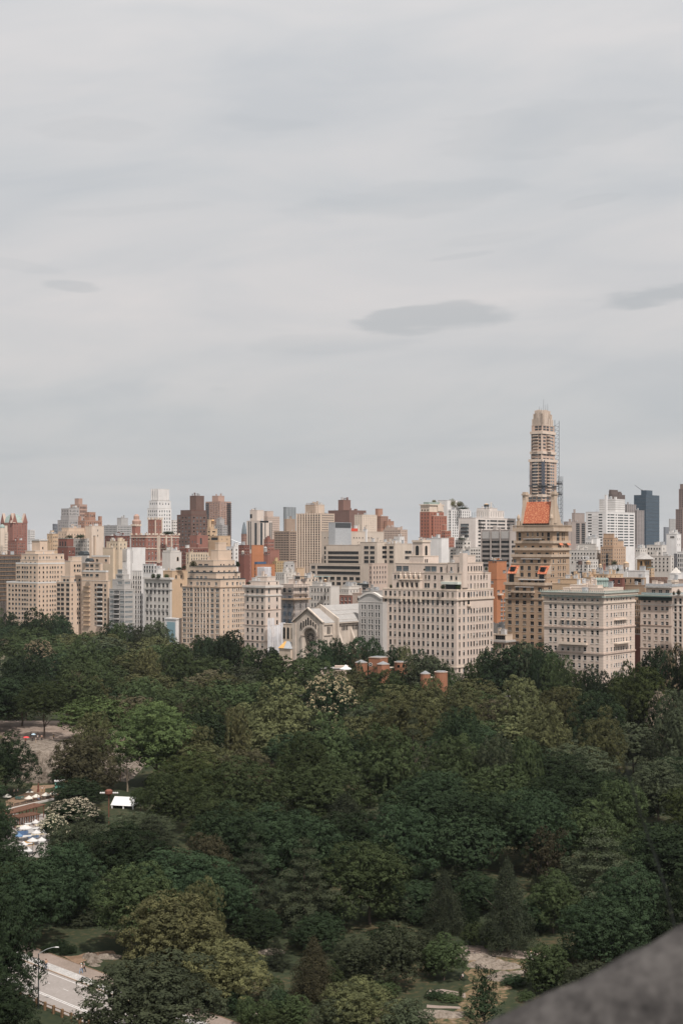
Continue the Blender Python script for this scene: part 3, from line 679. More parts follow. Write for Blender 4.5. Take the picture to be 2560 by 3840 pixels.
for k_ in range(28):
    a0, a1 = 2*math.pi*k_/28, 2*math.pi*(k_+1)/28
    for R0, R1 in ((Rr*.93, Rr*1.14), (Rr*.08, Rr*.24)):
        q.quad((2.35, ry+R0*math.cos(a0), rz_+R0*math.sin(a0)), (2.35, ry+R1*math.cos(a0), rz_+R1*math.sin(a0)), (2.35, ry+R1*math.cos(a1), rz_+R1*math.sin(a1)), (2.35, ry+R0*math.cos(a1), rz_+R0*math.sin(a1)), ST)
q.build('tracery', rose)
# corner buttresses, side wall trim, paired windows
q = MB(); q.box(-.6, A_-1.6, 0, .2, A_+.5, ze-.8, ST); q.build('buttress', ch.root); q = MB(); q.box(-.6, -.5, 0, .3, 1.7, ze-.8, ST); q.build('buttress', ch.root)
q = MB(); q.box(.3, -.45, ze-1.1, B_-.1, .02, ze-.3, ST); q.build('string_course', ch.root); q = MB(); q.box(.6, -.4, zz_(608)-.3, B_-.2, .02, zz_(608)+.3, ST); q.build('string_course', ch.root)
q = MB(); q.box(XB-1.6, -.5, 0, XB, .02, ze-.6, ST); q.build('buttress', ch.root)
for xc in (775, 806): ch.vol.append([0, 0, B_, A_, 0, ze]); ch.arch(0, 'R', xc, 462, 600, 18, GL[0], ST)
ch.vol = [[XB+.9, 0, XE, A_, 0, zn]]
D0 = ch.wor(XB, 0)[1]
for grp in ((1027, 1055, 1083, 1112), (1207, 1235, 1263, 1290)):
    for xc in grp: ch.vol[0][0] = XB+.9; ch.arch(0, 'R', xc, 452, 535, 17, GL[0], ST)
q = MB()
for k_ in range(30):
    t = XB+1.2+k_*.95; q.box(t, -.5, zn-3.6, t+.45, .02, zn-2.6, ST)
q.build('corbel_table', ch.root); q = MB(); q.box(XB+.9, -1.0, zn-2.6, XE, .0, zn-2.1, ST); q.build('cornice', ch.root)
for t in (XB+2.2, XB+12, XB+22):
    q = MB(); q.poly([(t, -.02, 0), (t, -4.6, 0), (t, -4.6, zn-16), (t, -.02, zn-5)], ST); q.poly([(t+1.2, -.02, 0), (t+1.2, -4.6, 0), (t+1.2, -4.6, zn-16), (t+1.2, -.02, zn-5)], ST); q.quad((t, -4.6, zn-16), (t+1.2, -4.6, zn-16), (t+1.2, -.02, zn-5), (t, -.02, zn-5), ST); q.quad((t, -4.6, 0), (t+1.2, -4.6, 0), (t+1.2, -4.6, zn-16), (t, -4.6, zn-16), ST); q.build('flying_buttress', ch.root)

# 12 grey arched-top parish building
b = Bld('D', 662, 146, 'parish_house', 'slim grey stone building with an arched parapet, wedged between church and big limestone block', 'building')
b.box(-100, 146, 200, 1130)
xs = [-100+v for v in ()]; Lx = [(u-1380)*2.7034 for u in (1356.8, 1367, 1383.5, 1394)]+[80, 108]
b.win(0, 'L', Lx, [1185, 1262, 1333, 1390, 1452, 1520], 15, 44, 0); b.finish(GREYC, trim=PALE, frame=FRW)
x0, y0, x1, y1, z0, z1 = b.vol[0]; q = MB(); pts = [(x0+.0, y0+(y1-y0)*t/12, z1+2.4+(3.6 if 0 else 0)*0+ (2.2*math.sin(math.pi*min(1, max(0, (t-1)/10))))) for t in range(13)]
q.poly([(x0, y0, z1-.3)]+pts+[(x0, y1, z1-.3)], GREYC)
for k_ in range(12): q.quad(pts[k_], pts[k_+1], (x0+2, pts[k_+1][1], pts[k_+1][2]), (x0+2, pts[k_][1], pts[k_][2]), PALE)
q.build('arched_parapet', b.root); q = MB()
for k_ in range(12):
    p1, p2 = pts[k_], pts[k_+1]; q.quad((x0-.4, p1[1], p1[2]-.8), (x0-.4, p2[1], p2[2]-.8), (x0-.4, p2[1], p2[2]+.15), (x0-.4, p1[1], p1[2]+.15), PALE); q.quad((x0-.4, p1[1], p1[2]+.15), (x0-.4, p2[1], p2[2]+.15), (x0+.3, p2[1], p2[2]+.15), (x0+.3, p1[1], p1[2]+.15), PALE)
q.build('cornice', b.root)
for x in [x-9 for x in Lx[::2]]+[126]: b.addbox('pier', 0, 'L', x-5, x+2, 1150, 1560, .25, GREYC)

# 13 main limestone block
b = Bld('D', 640, 895, 'apartment_building', 'massive pale limestone apartment block with penthouse towers, the largest block in the middle')
b.box(145, 895, 1266, 1012)
v1 = b.box(245, 945, 1242, 838, 0, .0); v2 = b.box(265, 800, 1000, 738, v1, 2.5); v3 = b.box(805, 948, 1162, 730, v1, 1.2); v4 = b.box(780, 985, 1085, 655, v3, 1.5)
b.vol[v4][4] = b.vol[v3][5]-.55
v5 = b.box(415, 562, 712, 662, v2, .5); v6 = b.box(450, 548, 628, 510, v5, .6)
Lc = [177, 224, 270, 318, 365, 412, 461, 510, 557, 604, 653, 703, 754, 803, 853]; Rc = [925, 969, 1012, 1042, 1071, 1101, 1130, 1158, 1185, 1213, 1248]
ys = [1058, 1142]+r(1228, 1652, 6)+[1738, 1820]
b.win(0, 'L', Lc, ys, 21, 50); b.win(0, 'R', [925, 969], ys, 16, 50); b.win(0, 'R', Rc[2:], [ys[0]]+ys[2:], 14, 50)
b.win(v1, 'L', [272, 305, 580, 615, 675, 745, 840, 890, 932], [885], 20, 42); b.win(v1, 'L', [298, 580, 608, 675], [968], 24, 46); b.win(v1, 'R', [1005, 1040, 1078, 1110, 1142, 1170, 1200], [885, 968], 13, 44)
b.win(v2, 'L', [312, 378, 603, 660], [795], 56, 52, 2); b.win(v2, 'L', [482], [755], 24, 112, 0); b.win(v2, 'L', [738], [800], 24, 50, 1)
b.win(v3, 'L', [840, 918], [800], 18, 46); b.win(v3, 'R', [1012, 1045, 1075, 1098, 1122, 1145], [792], 13, 48, 0); b.win(v4, 'L', [930], [708], 16, 36); b.win(v5, 'R', [580, 598], [712], 12, 34, 0)
b.clutter(v4, 3); b.clutter(v5, 3); b.clutter(v6, 4, 1.6); b.clutter(v1, 3, 1.8); b.clutter(v3, 3, 1.8)
b.finish(LIME, trim=CREAM, roof=ROOFG); b.belt(0, 1103, .9, .45, CREAM); b.belt(0, 1790, .7, .3, CREAM)
b.ring(v6, b.vol[v6][5]-.6, 1.0, .3, CREAM)
b.arch(v6, 'L', 497, 556, 655, 32, GL[0], CREAM); b.arch(v6, 'R', 586, 556, 655, 24, GL[0], CREAM); b.arch(0, 'R', 1014, 1030, 1160, 22, GL[0], CREAM)
b.addbox('balcony', 0, 'R', 998, 1034, 1165, 1180, .9, CREAM)
# proud central bay with pilasters, urn frieze
x0, y0 = b.vol[v1][:2]; b.addbox('upper_bay', v1, 'L', 330, 545, 905, 1010, 1.4, LIME)
for x in r(342, 536, 5): b.addbox('pilaster', v1, 'L', x-6, x+6, 925, 1012, 1.9, CREAM)
for x in r(366, 510, 4):
    b.addbox('bay_window', v1, 'L', x-9, x+9, 940, 988, 1.45, GL[0]); b.addbox('frieze_window', v1, 'L', x-9, x+9, 865, 900, .05, GL[1])
b.addbox('frieze', v1, 'L', 326, 549, 903, 915, 2.2, CREAM)
for x in r(340, 536, 5):
    a = b.onL(x, x0); q = MB(); q.lathe([(.15, 0), (.5, .8), (.55, 1.8), (.2, 2.3), (.3, 2.7), (.05, 3.2)], CREAM, (x0-1.0, a, b.zz(902, b.wor(x0, 0)[1])), 10); q.build('urn', b.root)
for x in r(342, 536, 5): b.addbox('corbel', 0, 'L', x-6, x+6, 1112, 1140, .8, CREAM)
b.addbox('chimney_shaft', v1, 'R', 950, 998, 635, 985, .5, LIME, 1.6)
b.addbox('awning', v1, 'L', 775, 942, 925, 950, 3.0, surf('awning_cloth', (.55, .58, .52)))
b.addbox('terrace_glazing', v1, 'L', 785, 935, 950, 1008, .06, GL[0]); b.ring(0, b.vol[0][5], .5, 0, CREAM, 'balustrade')
MAINB = b
# 15 low houses between main block and tower
b = Bld('D', 676, 1388, 'town_house', 'low town house with dark glazed penthouse and broad cornice left of the red-roofed tower', 'house')
b.box(1195, 1388, 1500, 1530); b.box(1240, 1392, 1500, 1460, 0, 2); b.win(1, 'L', [1335], [1492], 100, 40, 0); b.win(0, 'L', r(1225, 1370, 5), [1575, 1640], 16, 40); b.clutter(1, 6); b.finish(LIME2, roof=ROOFD); b.ring(0, b.vol[0][5]-.4, .9, .8, GREYC)
b = Bld('D', 720, 1388, 'town_house', 'low white rooftop with railings and small vents in front of the orange brick block', 'house')
b.box(1200, 1388, 1500, 1392); b.clutter(0, 12); b.finish(PALE, roof=ROOFD)

# 16 red-roofed tower
b = Bld('F', 672, 790, 'apartment_tower', 'tall tan brick tower with a steep speckled red tile roof between gable chimneys', 'tower')
QT = wall('tower_stone', (.44, .35, .27), streak=.4)
b.box(262, 790, 1137, 1243); v1 = b.box(298, 822, 1137, 1140, 0, 0); v2 = b.box(330, 866, 1137, 955, v1); v3 = b.box(358, 884, 1136, 857, v2); v4 = b.box(390, 904, 1136, 765, v3); v5 = b.box(400, 906, 1132, 670, v4, .3); v6 = b.box(412, 908, 1120, 500, v5, .3)
Lc = [325, 425, 525, 628, 733]
b.win(0, 'L', Lc, [1303, 1395]+r(1490, 2142, 8), 44, 50, None); b.win(v1, 'L', [355, 490, 590, 680, 765], [1208], 36, 46); 
b.win(v2, 'L', [490, 588, 690], [1018, 1110], 38, 56, 1); b.win(v3, 'L', [395, 520, 620, 722, 803], [922], 36, 46); b.win(v4, 'L', [420, 520, 620, 722, 830], [832], 40, 54); b.win(v5, 'L', [445, 537, 638, 742, 835], [735], 36, 48)
b.win(v6, 'L', [460, 850], [560, 632], 34, 62); b.win(v6, 'L', [568, 636, 704, 770], [556], 22, 50); b.win(v6, 'L', [570, 650, 695, 775], [640], 40, 36, 0)
b.win(0, 'R', [860, 890], [1290], 18, 40)
b.win(v1, 'R', [862, 888], [1210], 13, 40); b.win(v2, 'R', [890, 918], [1115, 1020], 16, 48)
for i, yy in ((v2, [1018, 1110]), (v3, [925]), (v4, [832]), (v5, [735])): b.win(i, 'R', [985, 1012, 1052, 1075], yy, 13, 50)
b.win(v3, 'R', [916], [925], 16, 46); b.win(v4, 'R', [916], [832], 16, 46)
b.win(v6, 'R', [980], [555, 628], 34, 66); b.win(v6, 'R', [1036, 1060], [560, 630], 13, 60)
b.clutter(v5, 0); b.finish(BRICKT, trim=QT, roof=ROOFG)
for i in (0, v3, v4, v5): b.ring(i, b.vol[i][5]-.3, 1.3, .6, QT, 'balustrade')
b.ring(v6, b.vol[v6][5]-.5, 1.5, 1.3, QT, 'cornice'); 
x0, y0, x1, y1, z0, z1 = b.vol[v6]; q = MB()
for k_ in range(40):
    y = y0-1+(y1-y0+2)*k_/39; q.box(x0-1.2, y-.12, z1+1.0, x0-.9, y+.12, z1+2.2, QT)
for k_ in range(26):
    x = x0-1+(x1-x0+2)*k_/25; q.box(x-.12, y0-1.2, z1+1.0, x+.12, y0-.9, z1+2.2, QT)
q.box(x0-1.35, y0-1.35, z1+2.2, x0-.75, y1+1.35, z1+2.45, QT); q.box(x0-.75, y0-1.35, z1+2.2, x1+1.3, y0-.75, z1+2.45, QT)
q.build('balustrade', b.root)
TILE = surf('red_tile', (.50, .085, .03), .6, .45, 3.2); 
tt = TILE.node_tree; rr = [n_ for n_ in tt.nodes if n_.type == 'VALTORGB'][0]
rr.color_ramp.elements[0].position = .30; rr.color_ramp.elements[0].color = (.26, .06, .035, 1); rr.color_ramp.elements[1].position = .60; rr.color_ramp.elements[1].color = (.66, .33, .17, 1)
e_ = rr.color_ramp.elements.new(.50); e_.color = (.40, .10, .05, 1)
nn_ = [n_ for n_ in tt.nodes if n_.type == 'TEX_NOISE'][0]; nn_.inputs['Scale'].default_value = 1.9; nn_.inputs['Roughness'].default_value = .8
# roof body: eaves on left face, ridge behind, gable ends at each end
Dv = b.wor(x0, y0)[1]; zev = b.zz(405, Dv); yA, yB = b.onL(512, x0+1), b.onL(868, x0+1); 
xr = x0+(x1-x0)*.26; Dr = b.wor(xr, y0)[1]; zrg = b.zz(108, Dr); yA2, yB2 = b.onL(566, xr), b.onL(922, xr)
q = MB(); q.box(x0+1.2, yB+.3, z1-.5, x1-1.2, yA-.3, zev, QT); q.build('attic', b.root)
q = MB(); xe = x0+.6; xe2 = x0+(x1-x0)*.62
ya_, yb_ = max(yA, yA2), min(yB, yB2)
q.quad((xe, yA, zev), (xe, yB, zev), (xr, yB, zrg), (xr, yA, zrg), TILE); q.quad((xe2, yA, zev), (xe2, yB, zev), (xr, yB, zrg), (xr, yA, zrg), TILE); q.build('tile_roof', b.root)
q = MB()
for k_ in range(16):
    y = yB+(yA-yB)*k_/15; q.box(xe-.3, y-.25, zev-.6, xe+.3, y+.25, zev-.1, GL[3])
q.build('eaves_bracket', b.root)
for yy, sg in ((yB, -1), (yA, 1)):
    q = MB(); y2 = yy+sg*1.3
    for Y in (yy, y2): q.poly([(xe-.2, Y, z1-.4), (xe2+.2, Y, z1-.4), (xe2+.2, Y, zev+.3), (xr+1.3, Y, zrg+1.0), (xr-1.3, Y, zrg+1.0), (xe-.2, Y, zev+.3)], QT)
    for a, c in (((xe-.2, z1-.4), (xe-.2, zev+.3)), ((xe-.2, zev+.3), (xr-1.3, zrg+1)), ((xr-1.3, zrg+1), (xr+1.3, zrg+1)), ((xr+1.3, zrg+1), (xe2+.2, zev+.3)), ((xe2+.2, zev+.3), (xe2+.2, z1-.4))):
        q.quad((a[0], yy, a[1]), (c[0], yy, c[1]), (c[0], y2, c[1]), (a[0], y2, a[1]), QT)
    q.build('gable_wall', b.root)
    q = MB(); ysc = sorted((yy-sg*.2, y2+sg*.3)); q.box(xr-1.35, ysc[0], zev, xr+1.35, ysc[1], zrg+3.2, QT); q.box(xr-1.7, ysc[0]-.35, zrg+3.2, xr+1.7, ysc[1]+.35, zrg+4.0, QT); q.box(xr-1.3, ysc[0], zrg+4.0, xr+1.3, ysc[1], zrg+4.8, QT); q.build('chimney', b.root)
for px__ in ((x0+.6, y0+1.0), (x0+.6, y1-1)):
    q = MB(); q.box(px__[0]-.8, px__[1]-.8, z1-.3, px__[0]+.8, px__[1]+.8, z1+4.6, QT); q.lathe([(.55, 0), (.9, 1.2), (.7, 2.2), (.15, 3.2)], QT, (px__[0], px__[1], z1+4.6), 8); q.build('finial', b.root)
# two red mansard dormers
xv = b.vol[v1][0]; Dd = b.wor(xv, 0)[1]
for xl, xr_ in ((290, 412), (695, 822)):
    ya_, yb_ = b.onL(xl, xv-.1), b.onL(xr_, xv-.1); zb, zt = b.zz(1095, Dd), b.zz(962, Dd+5); X2 = b.vol[v2][0]+.6; X1 = xv-.15
    d_ = empty('dormer', (0, 0, 0)); d_.parent = b.root
    q = MB(); q.quad((X1, ya_, zb), (X1, yb_, zb), (X2, yb_, zt), (X2, ya_, zt), TILE); q.build('tile_roof', d_)
    q = MB(); q.box(X1+.2, yb_+.1, b.vol[0][5]-.5, X2, ya_-.1, zb, BRICKT)
    for Y in (ya_-.1, yb_+.1): q.poly([(X1+.2, Y, zb), (X2+1, Y, zb), (X2+1, Y, zt), (X2, Y, zt)], QT)
    q.build('wall', d_)
    ymid = (ya_+yb_)/2; q = MB(); q.box(X1-.1, ymid-1.3, zb-5.5, X1+1.0, ymid+1.3, zb-.3, GL[0]); q.box(X1+.6, ymid-1.2, zb+1.2, X2, ymid+1.2, zb+(zt-zb)*.72, GL[0]); q.build('window', d_)
for X, Y in ((x0+6, y0-1.2), (x1-1.5, y0-1.2)):
    q = MB(); zq_ = b.vol[v5][5]; q.poly([(X-1.6, y0-1.6, zq_-1.2), (X+1.6, y0-1.6, zq_-1.2), (X+1.6, y0, zq_+.8), (X-1.6, y0, zq_+.8)], TILE); q.build('tile_hood', b.root)
b.addbox('awning', v1, 'L', 465, 805, 1165, 1180, 1.6, ROOFW); b.addbox('awning', v3, 'L', 490, 742, 888, 896, 1.2, ROOFW); b.addbox('awning', v6, 'L', 530, 760, 614, 622, 1.6, ROOFW); b.addbox('awning', 0, 'L', 405, 655, 1272, 1280, 1., ROOFW)
b.addbox('balcony', 0, 'L', 360, 665, 1330, 1355, 1.4, QT); b.belt(0, 1438, .5, .3, QT)
for x in (345, 405, 470, 530, 590, 640): b.addbox('bracket', 0, 'L', x-8, x+8, 1355, 1392, .9, QT)
for x in r(600, 880, 0 or 8): pass
# 17 palazzo with green cornice
b = Bld('G', 590, 758, 'apartment_building', 'pale ashlar palazzo block with a green copper crested cornice in front of the red-roofed tower')
b.box(158, 758, 1077, 1203); Lc = [222, 272, 345, 401, 457, 514, 571, 645, 698]; Rc = [797, 840, 871, 893, 916, 940, 963, 995, 1035]
ys = [1350, 1430, 1515, 1606, 1692, 1780, 1868, 1948, 2030]
b.win(0, 'L', Lc, [1266], 25, 40, 4); b.win(0, 'L', Lc, ys, 25, 46); b.win(0, 'R', Rc, [1262]+ys, 13, 42, None)
b.box(350, 760, 960, 1150, 0, 6); b.box(420, 700, 880, 1120, 1, 4); b.clutter(0, 5); b.clutter(1, 7); b.clutter(2, 6)
b.finish(ASH, trim=CREAM, roof=ROOFW, frame=FRW, styles=(1, 4, 1, 5, 2, 6, 1, 0), skipcop=(0,))
x0, y0, x1, y1, z0, z1 = b.vol[0]
b.ring(0, z1-1.1, 1.0, 1.0, CREAM); b.ring(0, z1-.1, .35, 1.4, COPPERP, 'copper_gutter')
q = MB()
for k_ in range(46): q.box(x0-.95, y0-1+(y1-y0+2)*k_/45-.16, z1-1.9, x0+.02, y0-1+(y1-y0+2)*k_/45+.16, z1-1.1, COPPERP)
for k_ in range(46): q.box(x0-1+(x1-x0+2)*k_/45-.16, y0-.95, z1-1.9, x0-1+(x1-x0+2)*k_/45+.16, y0+.02, z1-1.1, COPPERP)
q.build('dentils', b.root); q = MB()
for k_ in range(34):
    y = y0-1+(y1-y0+2)*k_/33; q.poly([(x0-1.4, y-.35, z1+.45), (x0-1.4, y+.35, z1+.45), (x0-1.25, y, z1+1.35)], COPPERP); q.poly([(x0-1.1, y-.35, z1+.45), (x0-1.1, y+.35, z1+.45), (x0-1.25, y, z1+1.35)], COPPERP)
    x = x0-1+(x1-x0+2)*k_/33; q.poly([(x-.35, y0-1.4, z1+.45), (x+.35, y0-1.4, z1+.45), (x, y0-1.25, z1+1.35)], COPPERP); q.poly([(x-.35, y0-1.1, z1+.45), (x+.35, y0-1.1, z1+.45), (x, y0-1.25, z1+1.35)], COPPERP)
q.build('cresting', b.root)
b.belt(0, 1300, .7, .35, CREAM); b.belt(0, 1240, .35, .25, CREAM); b.belt(0, 1560, .55, .35, ROSE); b.belt(0, 1818, .6, .35, ROSE)
for x in Lc[2:7]: b.addbox('pediment', 0, 'L', x-17, x+17, 1482, 1489, .6, CREAM)
b.addbox('balcony', 0, 'L', 318, 600, 1722, 1736, 1.6, CREAM); b.addbox('balcony_railing', 0, 'L', 318, 600, 1708, 1722, 1.55, CREAM, -1.4); b.addbox('balcony', 0, 'R', 865, 1005, 1716, 1730, 1.6, CREAM); b.addbox('balcony', 0, 'R', 868, 985, 1478, 1486, .9, CREAM)
for x in (303, 372, 430, 486, 542, 610, 250, 670, 725, 190): b.addbox('frieze_panel', 0, 'L', x-8, x+8, 1250, 1284, .1, ROSE)
for k_, x in enumerate(r(690, 790, 5)):
    u, v = px_('G', x, 1112); p = PT(u, v, 606); q = MB(); q.lathe([(.75, -1), (.75, 1.6), (1.15, 1.75), (.85, 2.5), (.12, 2.9)], COPPER, n=12); q.build('copper_ventilator', b.root, (*b.loc(p.x, p.y), p.z))
# 18 slivers between
b = Bld('G', 652, 1135, 'apartment_building', 'narrow tan brick sliver of a building glimpsed between the palazzo and the limestone block')
b.box(1060, 1137, 1170, 1225); b.win(0, 'L', [1083, 1100, 1118], r(1290, 1590, 6), 11, 40); b.finish(BRICKT, trim=CREAM)
b = Bld('G', 645, 1134, 'brick_annex', 'low dark red brick annex between the palazzo and the limestone block', 'building')
b.box(1062, 1134, 1170, 1618); b.finish(BRICKD, trim=GREYC)
# 19 / 20
b = Bld('G', 628, 1449, 'apartment_building', 'limestone block with a heavy dark green cornice and a glass-railed penthouse near the right edge')
b.box(1133, 1449, 1600, 1226); b.box(1190, 1452, 1600, 1135, 0, 3.2)
for y, h in ((1283, 36), (1362, 36), (1440, 38), (1513, 36), (1590, 40), (1668, 38), (1745, 38), (1820, 38), (1900, 38)): b.win(0, 'L', [1175, 1223, 1290, 1355, 1403], [y], 27, h)
b.win(1, 'L', [1265, 1335, 1405], [1190], 34, 40, 1); b.clutter(1, 3); b.finish(LIME, trim=PALE, frame=FRW, skipcop=(0,)); x0, y0, x1, y1, z0, z1 = b.vol[0]
DG = surf('dark_green_cornice', (.035, .055, .055)); b.ring(0, z1-2.3, 1.2, .7, DG); b.ring(0, z1-1.1, .5, 1.7, DG); b.ring(0, z1-.6, .5, 2.0, surf('patina_trim', (.13, .19, .17)))
b.belt(0, 1325, .5, .35, PALE); b.belt(0, 1532, .35, .2, ROSE); b.belt(0, 1768, .35, .2, ROSE); b.ring(0, z1+.1, 1.0, -.3, flat('rail_glass', (.28, .33, .33), .1), 'glass_railing')
b.addbox('penthouse_canopy', 1, 'L', 1190, 1452, 1140, 1150, 1.8, ROOFG); b.ring(1, b.vol[1][5], 1.1, .2, METAL, 'roof_railing')
b = Bld('G', 600, 1800, 'apartment_building', 'limestone apartment house with paired tall dark windows cut off by the right edge')
b.box(1453, 1800, 1900, 1228); b.win(0, 'L', [1487, 1537, 1600, 1650, 1710, 1760], r(1290, 1914, 9), 25, 60, 0); b.finish(LIME, trim=PALE, frame=FRW); b.ring(0, b.vol[0][5]-.5, .7, .6, PALE)
b.belt(0, 1330, .35, .2, PALE); x0, y0, x1, y1, z0, z1 = b.vol[0]
b = Bld('G', 596, 2330, 'apartment_building', 'plain limestone block continuing the park front past the right edge')
b.box(1830, 2330, 2420, 1300); b.win(0, 'L', r(1870, 2290, 9), r(1360, 1900, 8), 25, 44, 0); b.finish(LIME, trim=PALE)
b = Bld('G', 634, 1510, 'chimney_block', 'plain tan rooftop chimney block beside potted red shrubs at the right edge', 'chimney')
b.box(1452, 1480, 1512, 1090); b.box(1450, 1480, 1515, 1075, 0); b.vol[1] = [-.3+b.vol[0][0], b.vol[0][1]-.3, b.vol[0][2]+.3, b.vol[0][3]+.3, b.vol[0][5]+.01, b.vol[0][5]+.9]; b.finish(CREAM, cop=0)
# ================================================================== MIDDLE AND FAR CITY
def Q(fr, D, label, wm, boxes, grids, vb=None, cl=0, cat='building', name='apartment_building', trim=None, roof=None, wins=(), styles=(0, 1, 1, 2, 2, 4, 5), frame=None, far=None, group=None, cop=.12):
    b = Bld(fr, D, boxes[0][1], name, label, cat, group)
    for bx in boxes:
        on = bx[4] if len(bx) > 4 else len(b.vol)-1
        if not b.vol: b.box(*bx[:4])
        else: b.box(*bx[:4], on, bx[5] if len(bx) > 5 else .8)
    for g in grids: b.grid(g[0], g[1], g[2], g[3], g[4], g[5], vb=g[6], st=(g[7] if len(g) > 7 else None))
    for w in wins: b.win(*w)
    b.clutter(len(b.vol)-1, cl); 
    if len(b.vol) > 1: b.clutter(0, cl)
    b.finish(wm, trim=trim, roof=roof, styles=styles, frame=frame, far=far, cop=cop); return b
# ---- far skyline, left to right
b = Q('A', 1450, 'red brick tower with steep green copper roofs and pointed gables, far left skyline', BRICKR, [(8, 150, 312, 540)], [(0, 4, 5, 26, 9, 14, 850)], trim=ROSE)
x0, y0, x1, y1, z0, z1 = b.vol[0]; hr = 8.5
for (xa, ya, xb, yb) in ((x0, y0, x1, y1),):
    q = MB(); ym = (y0+y1)/2; xm = (x0+x1)/2
    q.quad((x0, y0, z1), (x1, y0, z1), (x1-4, ym, z1+hr), (x0+4, ym, z1+hr), COPPER); q.quad((x0, y1, z1), (x1, y1, z1), (x1-4, ym, z1+hr), (x0+4, ym, z1+hr), COPPER)
    q.poly([(x0, y0, z1), (x0, y1, z1), (x0+4, ym, z1+hr)], COPPER); q.poly([(x1, y0, z1), (x1, y1, z1), (x1-4, ym, z1+hr)], COPPER); q.build('copper_roof', b.root)
for (X, Y, ax) in ((x0, y0+(y1-y0)*.82, 'L'), (x0, y0+(y1-y0)*.14, 'L'), (x0+(x1-x0)*.12, y0, 'R'), (x0+(x1-x0)*.85, y0, 'R')):
    q = MB(); w = 3.4
    for o in (-.3, 3):
        if ax == 'L': q.poly([(X+o, Y-w, z1-.5), (X+o, Y+w, z1-.5), (X+o, Y, z1+hr+1)], BRICKR)
        else: q.poly([(X-w, Y+o, z1-.5), (X+w, Y+o, z1-.5), (X, Y+o, z1+hr+1)], BRICKR)
    if ax == 'L':
        q.quad((X-.3, Y-w, z1-.5), (X+3, Y-w, z1-.5), (X+3, Y, z1+hr+1), (X-.3, Y, z1+hr+1), ROSE); q.quad((X-.3, Y+w, z1-.5), (X+3, Y+w, z1-.5), (X+3, Y, z1+hr+1), (X-.3, Y, z1+hr+1), ROSE)
    else:
        q.quad((X-w, Y-.3, z1-.5), (X-w, Y+3, z1-.5), (X, Y+3, z1+hr+1), (X, Y-.3, z1+hr+1), ROSE); q.quad((X+w, Y-.3, z1-.5), (X+w, Y+3, z1-.5), (X, Y+3, z1+hr+1), (X, Y-.3, z1+hr+1), ROSE)
    q.build('gable', b.root)
Q('A', 1010, 'tall building wrapped in dark brown scaffold netting at the left edge', BROWN, [(-150, -40, 236, 905)], [(0, 3, 8, 40, 22, 20, 1500, 0)], cl=6, trim=STEEL)
sc_ = Bld('A', 1008, -42, 'scaffold', 'dark scaffold netting with brown plank levels at the left edge', 'scaffold'); i0 = sc_.onR(82, 0); i1 = sc_.onR(234, 0)
q = MB(); q.quad((0, -1.2, 0), (i0, -1.2, 0), (i0, -1.2, sc_.zz(925, 1008)), (0, -1.2, sc_.zz(925, 1008)), NETD); q.quad((i0, -1.2, 0), (i1, -1.2, 0), (i1, -1.2, sc_.zz(930, 1008)), (i0, -1.2, sc_.zz(930, 1008)), NETD); q.build('net', sc_.root)
q = MB(); [q.box(0, -1.5, z, i1, -.1, z+.35, surf('scaffold_board', (.30, .19, .11))) for z in r(30, sc_.zz(915, 1008), 12)]; q.build('scaffold_deck', sc_.root)
Q('A', 1150, 'beige block with a pale cap on the left edge behind the netted scaffold building', CREAM, [(-60, 40, 95, 650), (-40, 50, 88, 575)], [(0, 4, 3, 30, 10, 16, 880)], cl=4)
u_, v_ = px_('A', 28, 600); p = PT(u_, v_, 1120); d_ = empty('dome_turret', p, label='small green domed stone turret on the left edge below the red gabled tower', cat='turret'); q = MB(); q.lathe([(2.2, -14), (2.2, 0)], CREAM, n=8); q.build('drum', d_); q = MB(); q.lathe([(2.3, 0), (2.0, 1.3), (1.2, 2.3), (.2, 2.9)], COPPER, n=12); q.build('dome', d_)
Q('A', 1090, 'low brick red rooftops with orange awnings behind the beige stepped block, far left', BRICKR, [(92, 200, 292, 752), (120, 210, 280, 742)], [(0, 4, 4, 34, 12, 18, 900)], cl=5)
Q('A', 1750, 'small white tower with black window columns on the far left skyline', WHITE, [(315, 348, 398, 622)], [(0, 3, 4, 20, 9, 12, 780, 0)])
Q('A', 1500, 'grey stepped apartment tower with roof terraces on the left skyline', wall('grey_stone', (.34, .32, .31)), [(655, 780, 945, 512), (690, 783, 938, 470, 0), (692, 782, 900, 382, 1), (786, 862, 900, 370, 2)], [(0, 5, 8, 36, 11, 20, 700), (2, 4, 5, 34, 12, 18, 470)], cl=3)
Q('A', 1680, 'pink brick tower with large top windows rising behind the grey stepped tower', PINK, [(800, 905, 988, 335), (848, 892, 935, 268)], [(0, 5, 5, 44, 12, 26, 640, 0)], trim=ROSE)
Q('A', 1380, 'salmon brick block with small corner turrets right of the grey stepped skyline tower', wall('salmon_brick', (.34, .195, .14)), [(885, 962, 1157, 517), (960, 1010, 1083, 422), (888, 905, 925, 468, 0, .2), (1112, 1132, 1155, 470, 0, .2)], [(0, 4, 8, 36, 12, 20, 660), (1, 2, 3, 50, 14, 28, 500)], trim=ROSE, cl=3)
Q('A', 1760, 'narrow blue grey slab just left of the grey stepped tower', wall('slate_blue', (.17, .18, .20)), [(598, 620, 668, 556)], [(0, 2, 4, 18, 12, 10, 680)])
Q('A', 1600, 'long low grey slab with rows of square windows and a pale box on its roof', wall('cool_grey', (.36, .35, .34)), [(1175, 1330, 1492, 572), (1325, 1372, 1450, 488, 0, 3)], [(0, 9, 9, 25, 12, 13, 740, 1)], cl=4)
Q('A', 1070, 'cream blank-walled penthouse block below the grey skyline tower', CREAM, [(965, 1040, 1177, 578), (975, 1045, 1170, 640, 0)], [(0, 0, 1, 60, 12, 20, 700)], cl=3)
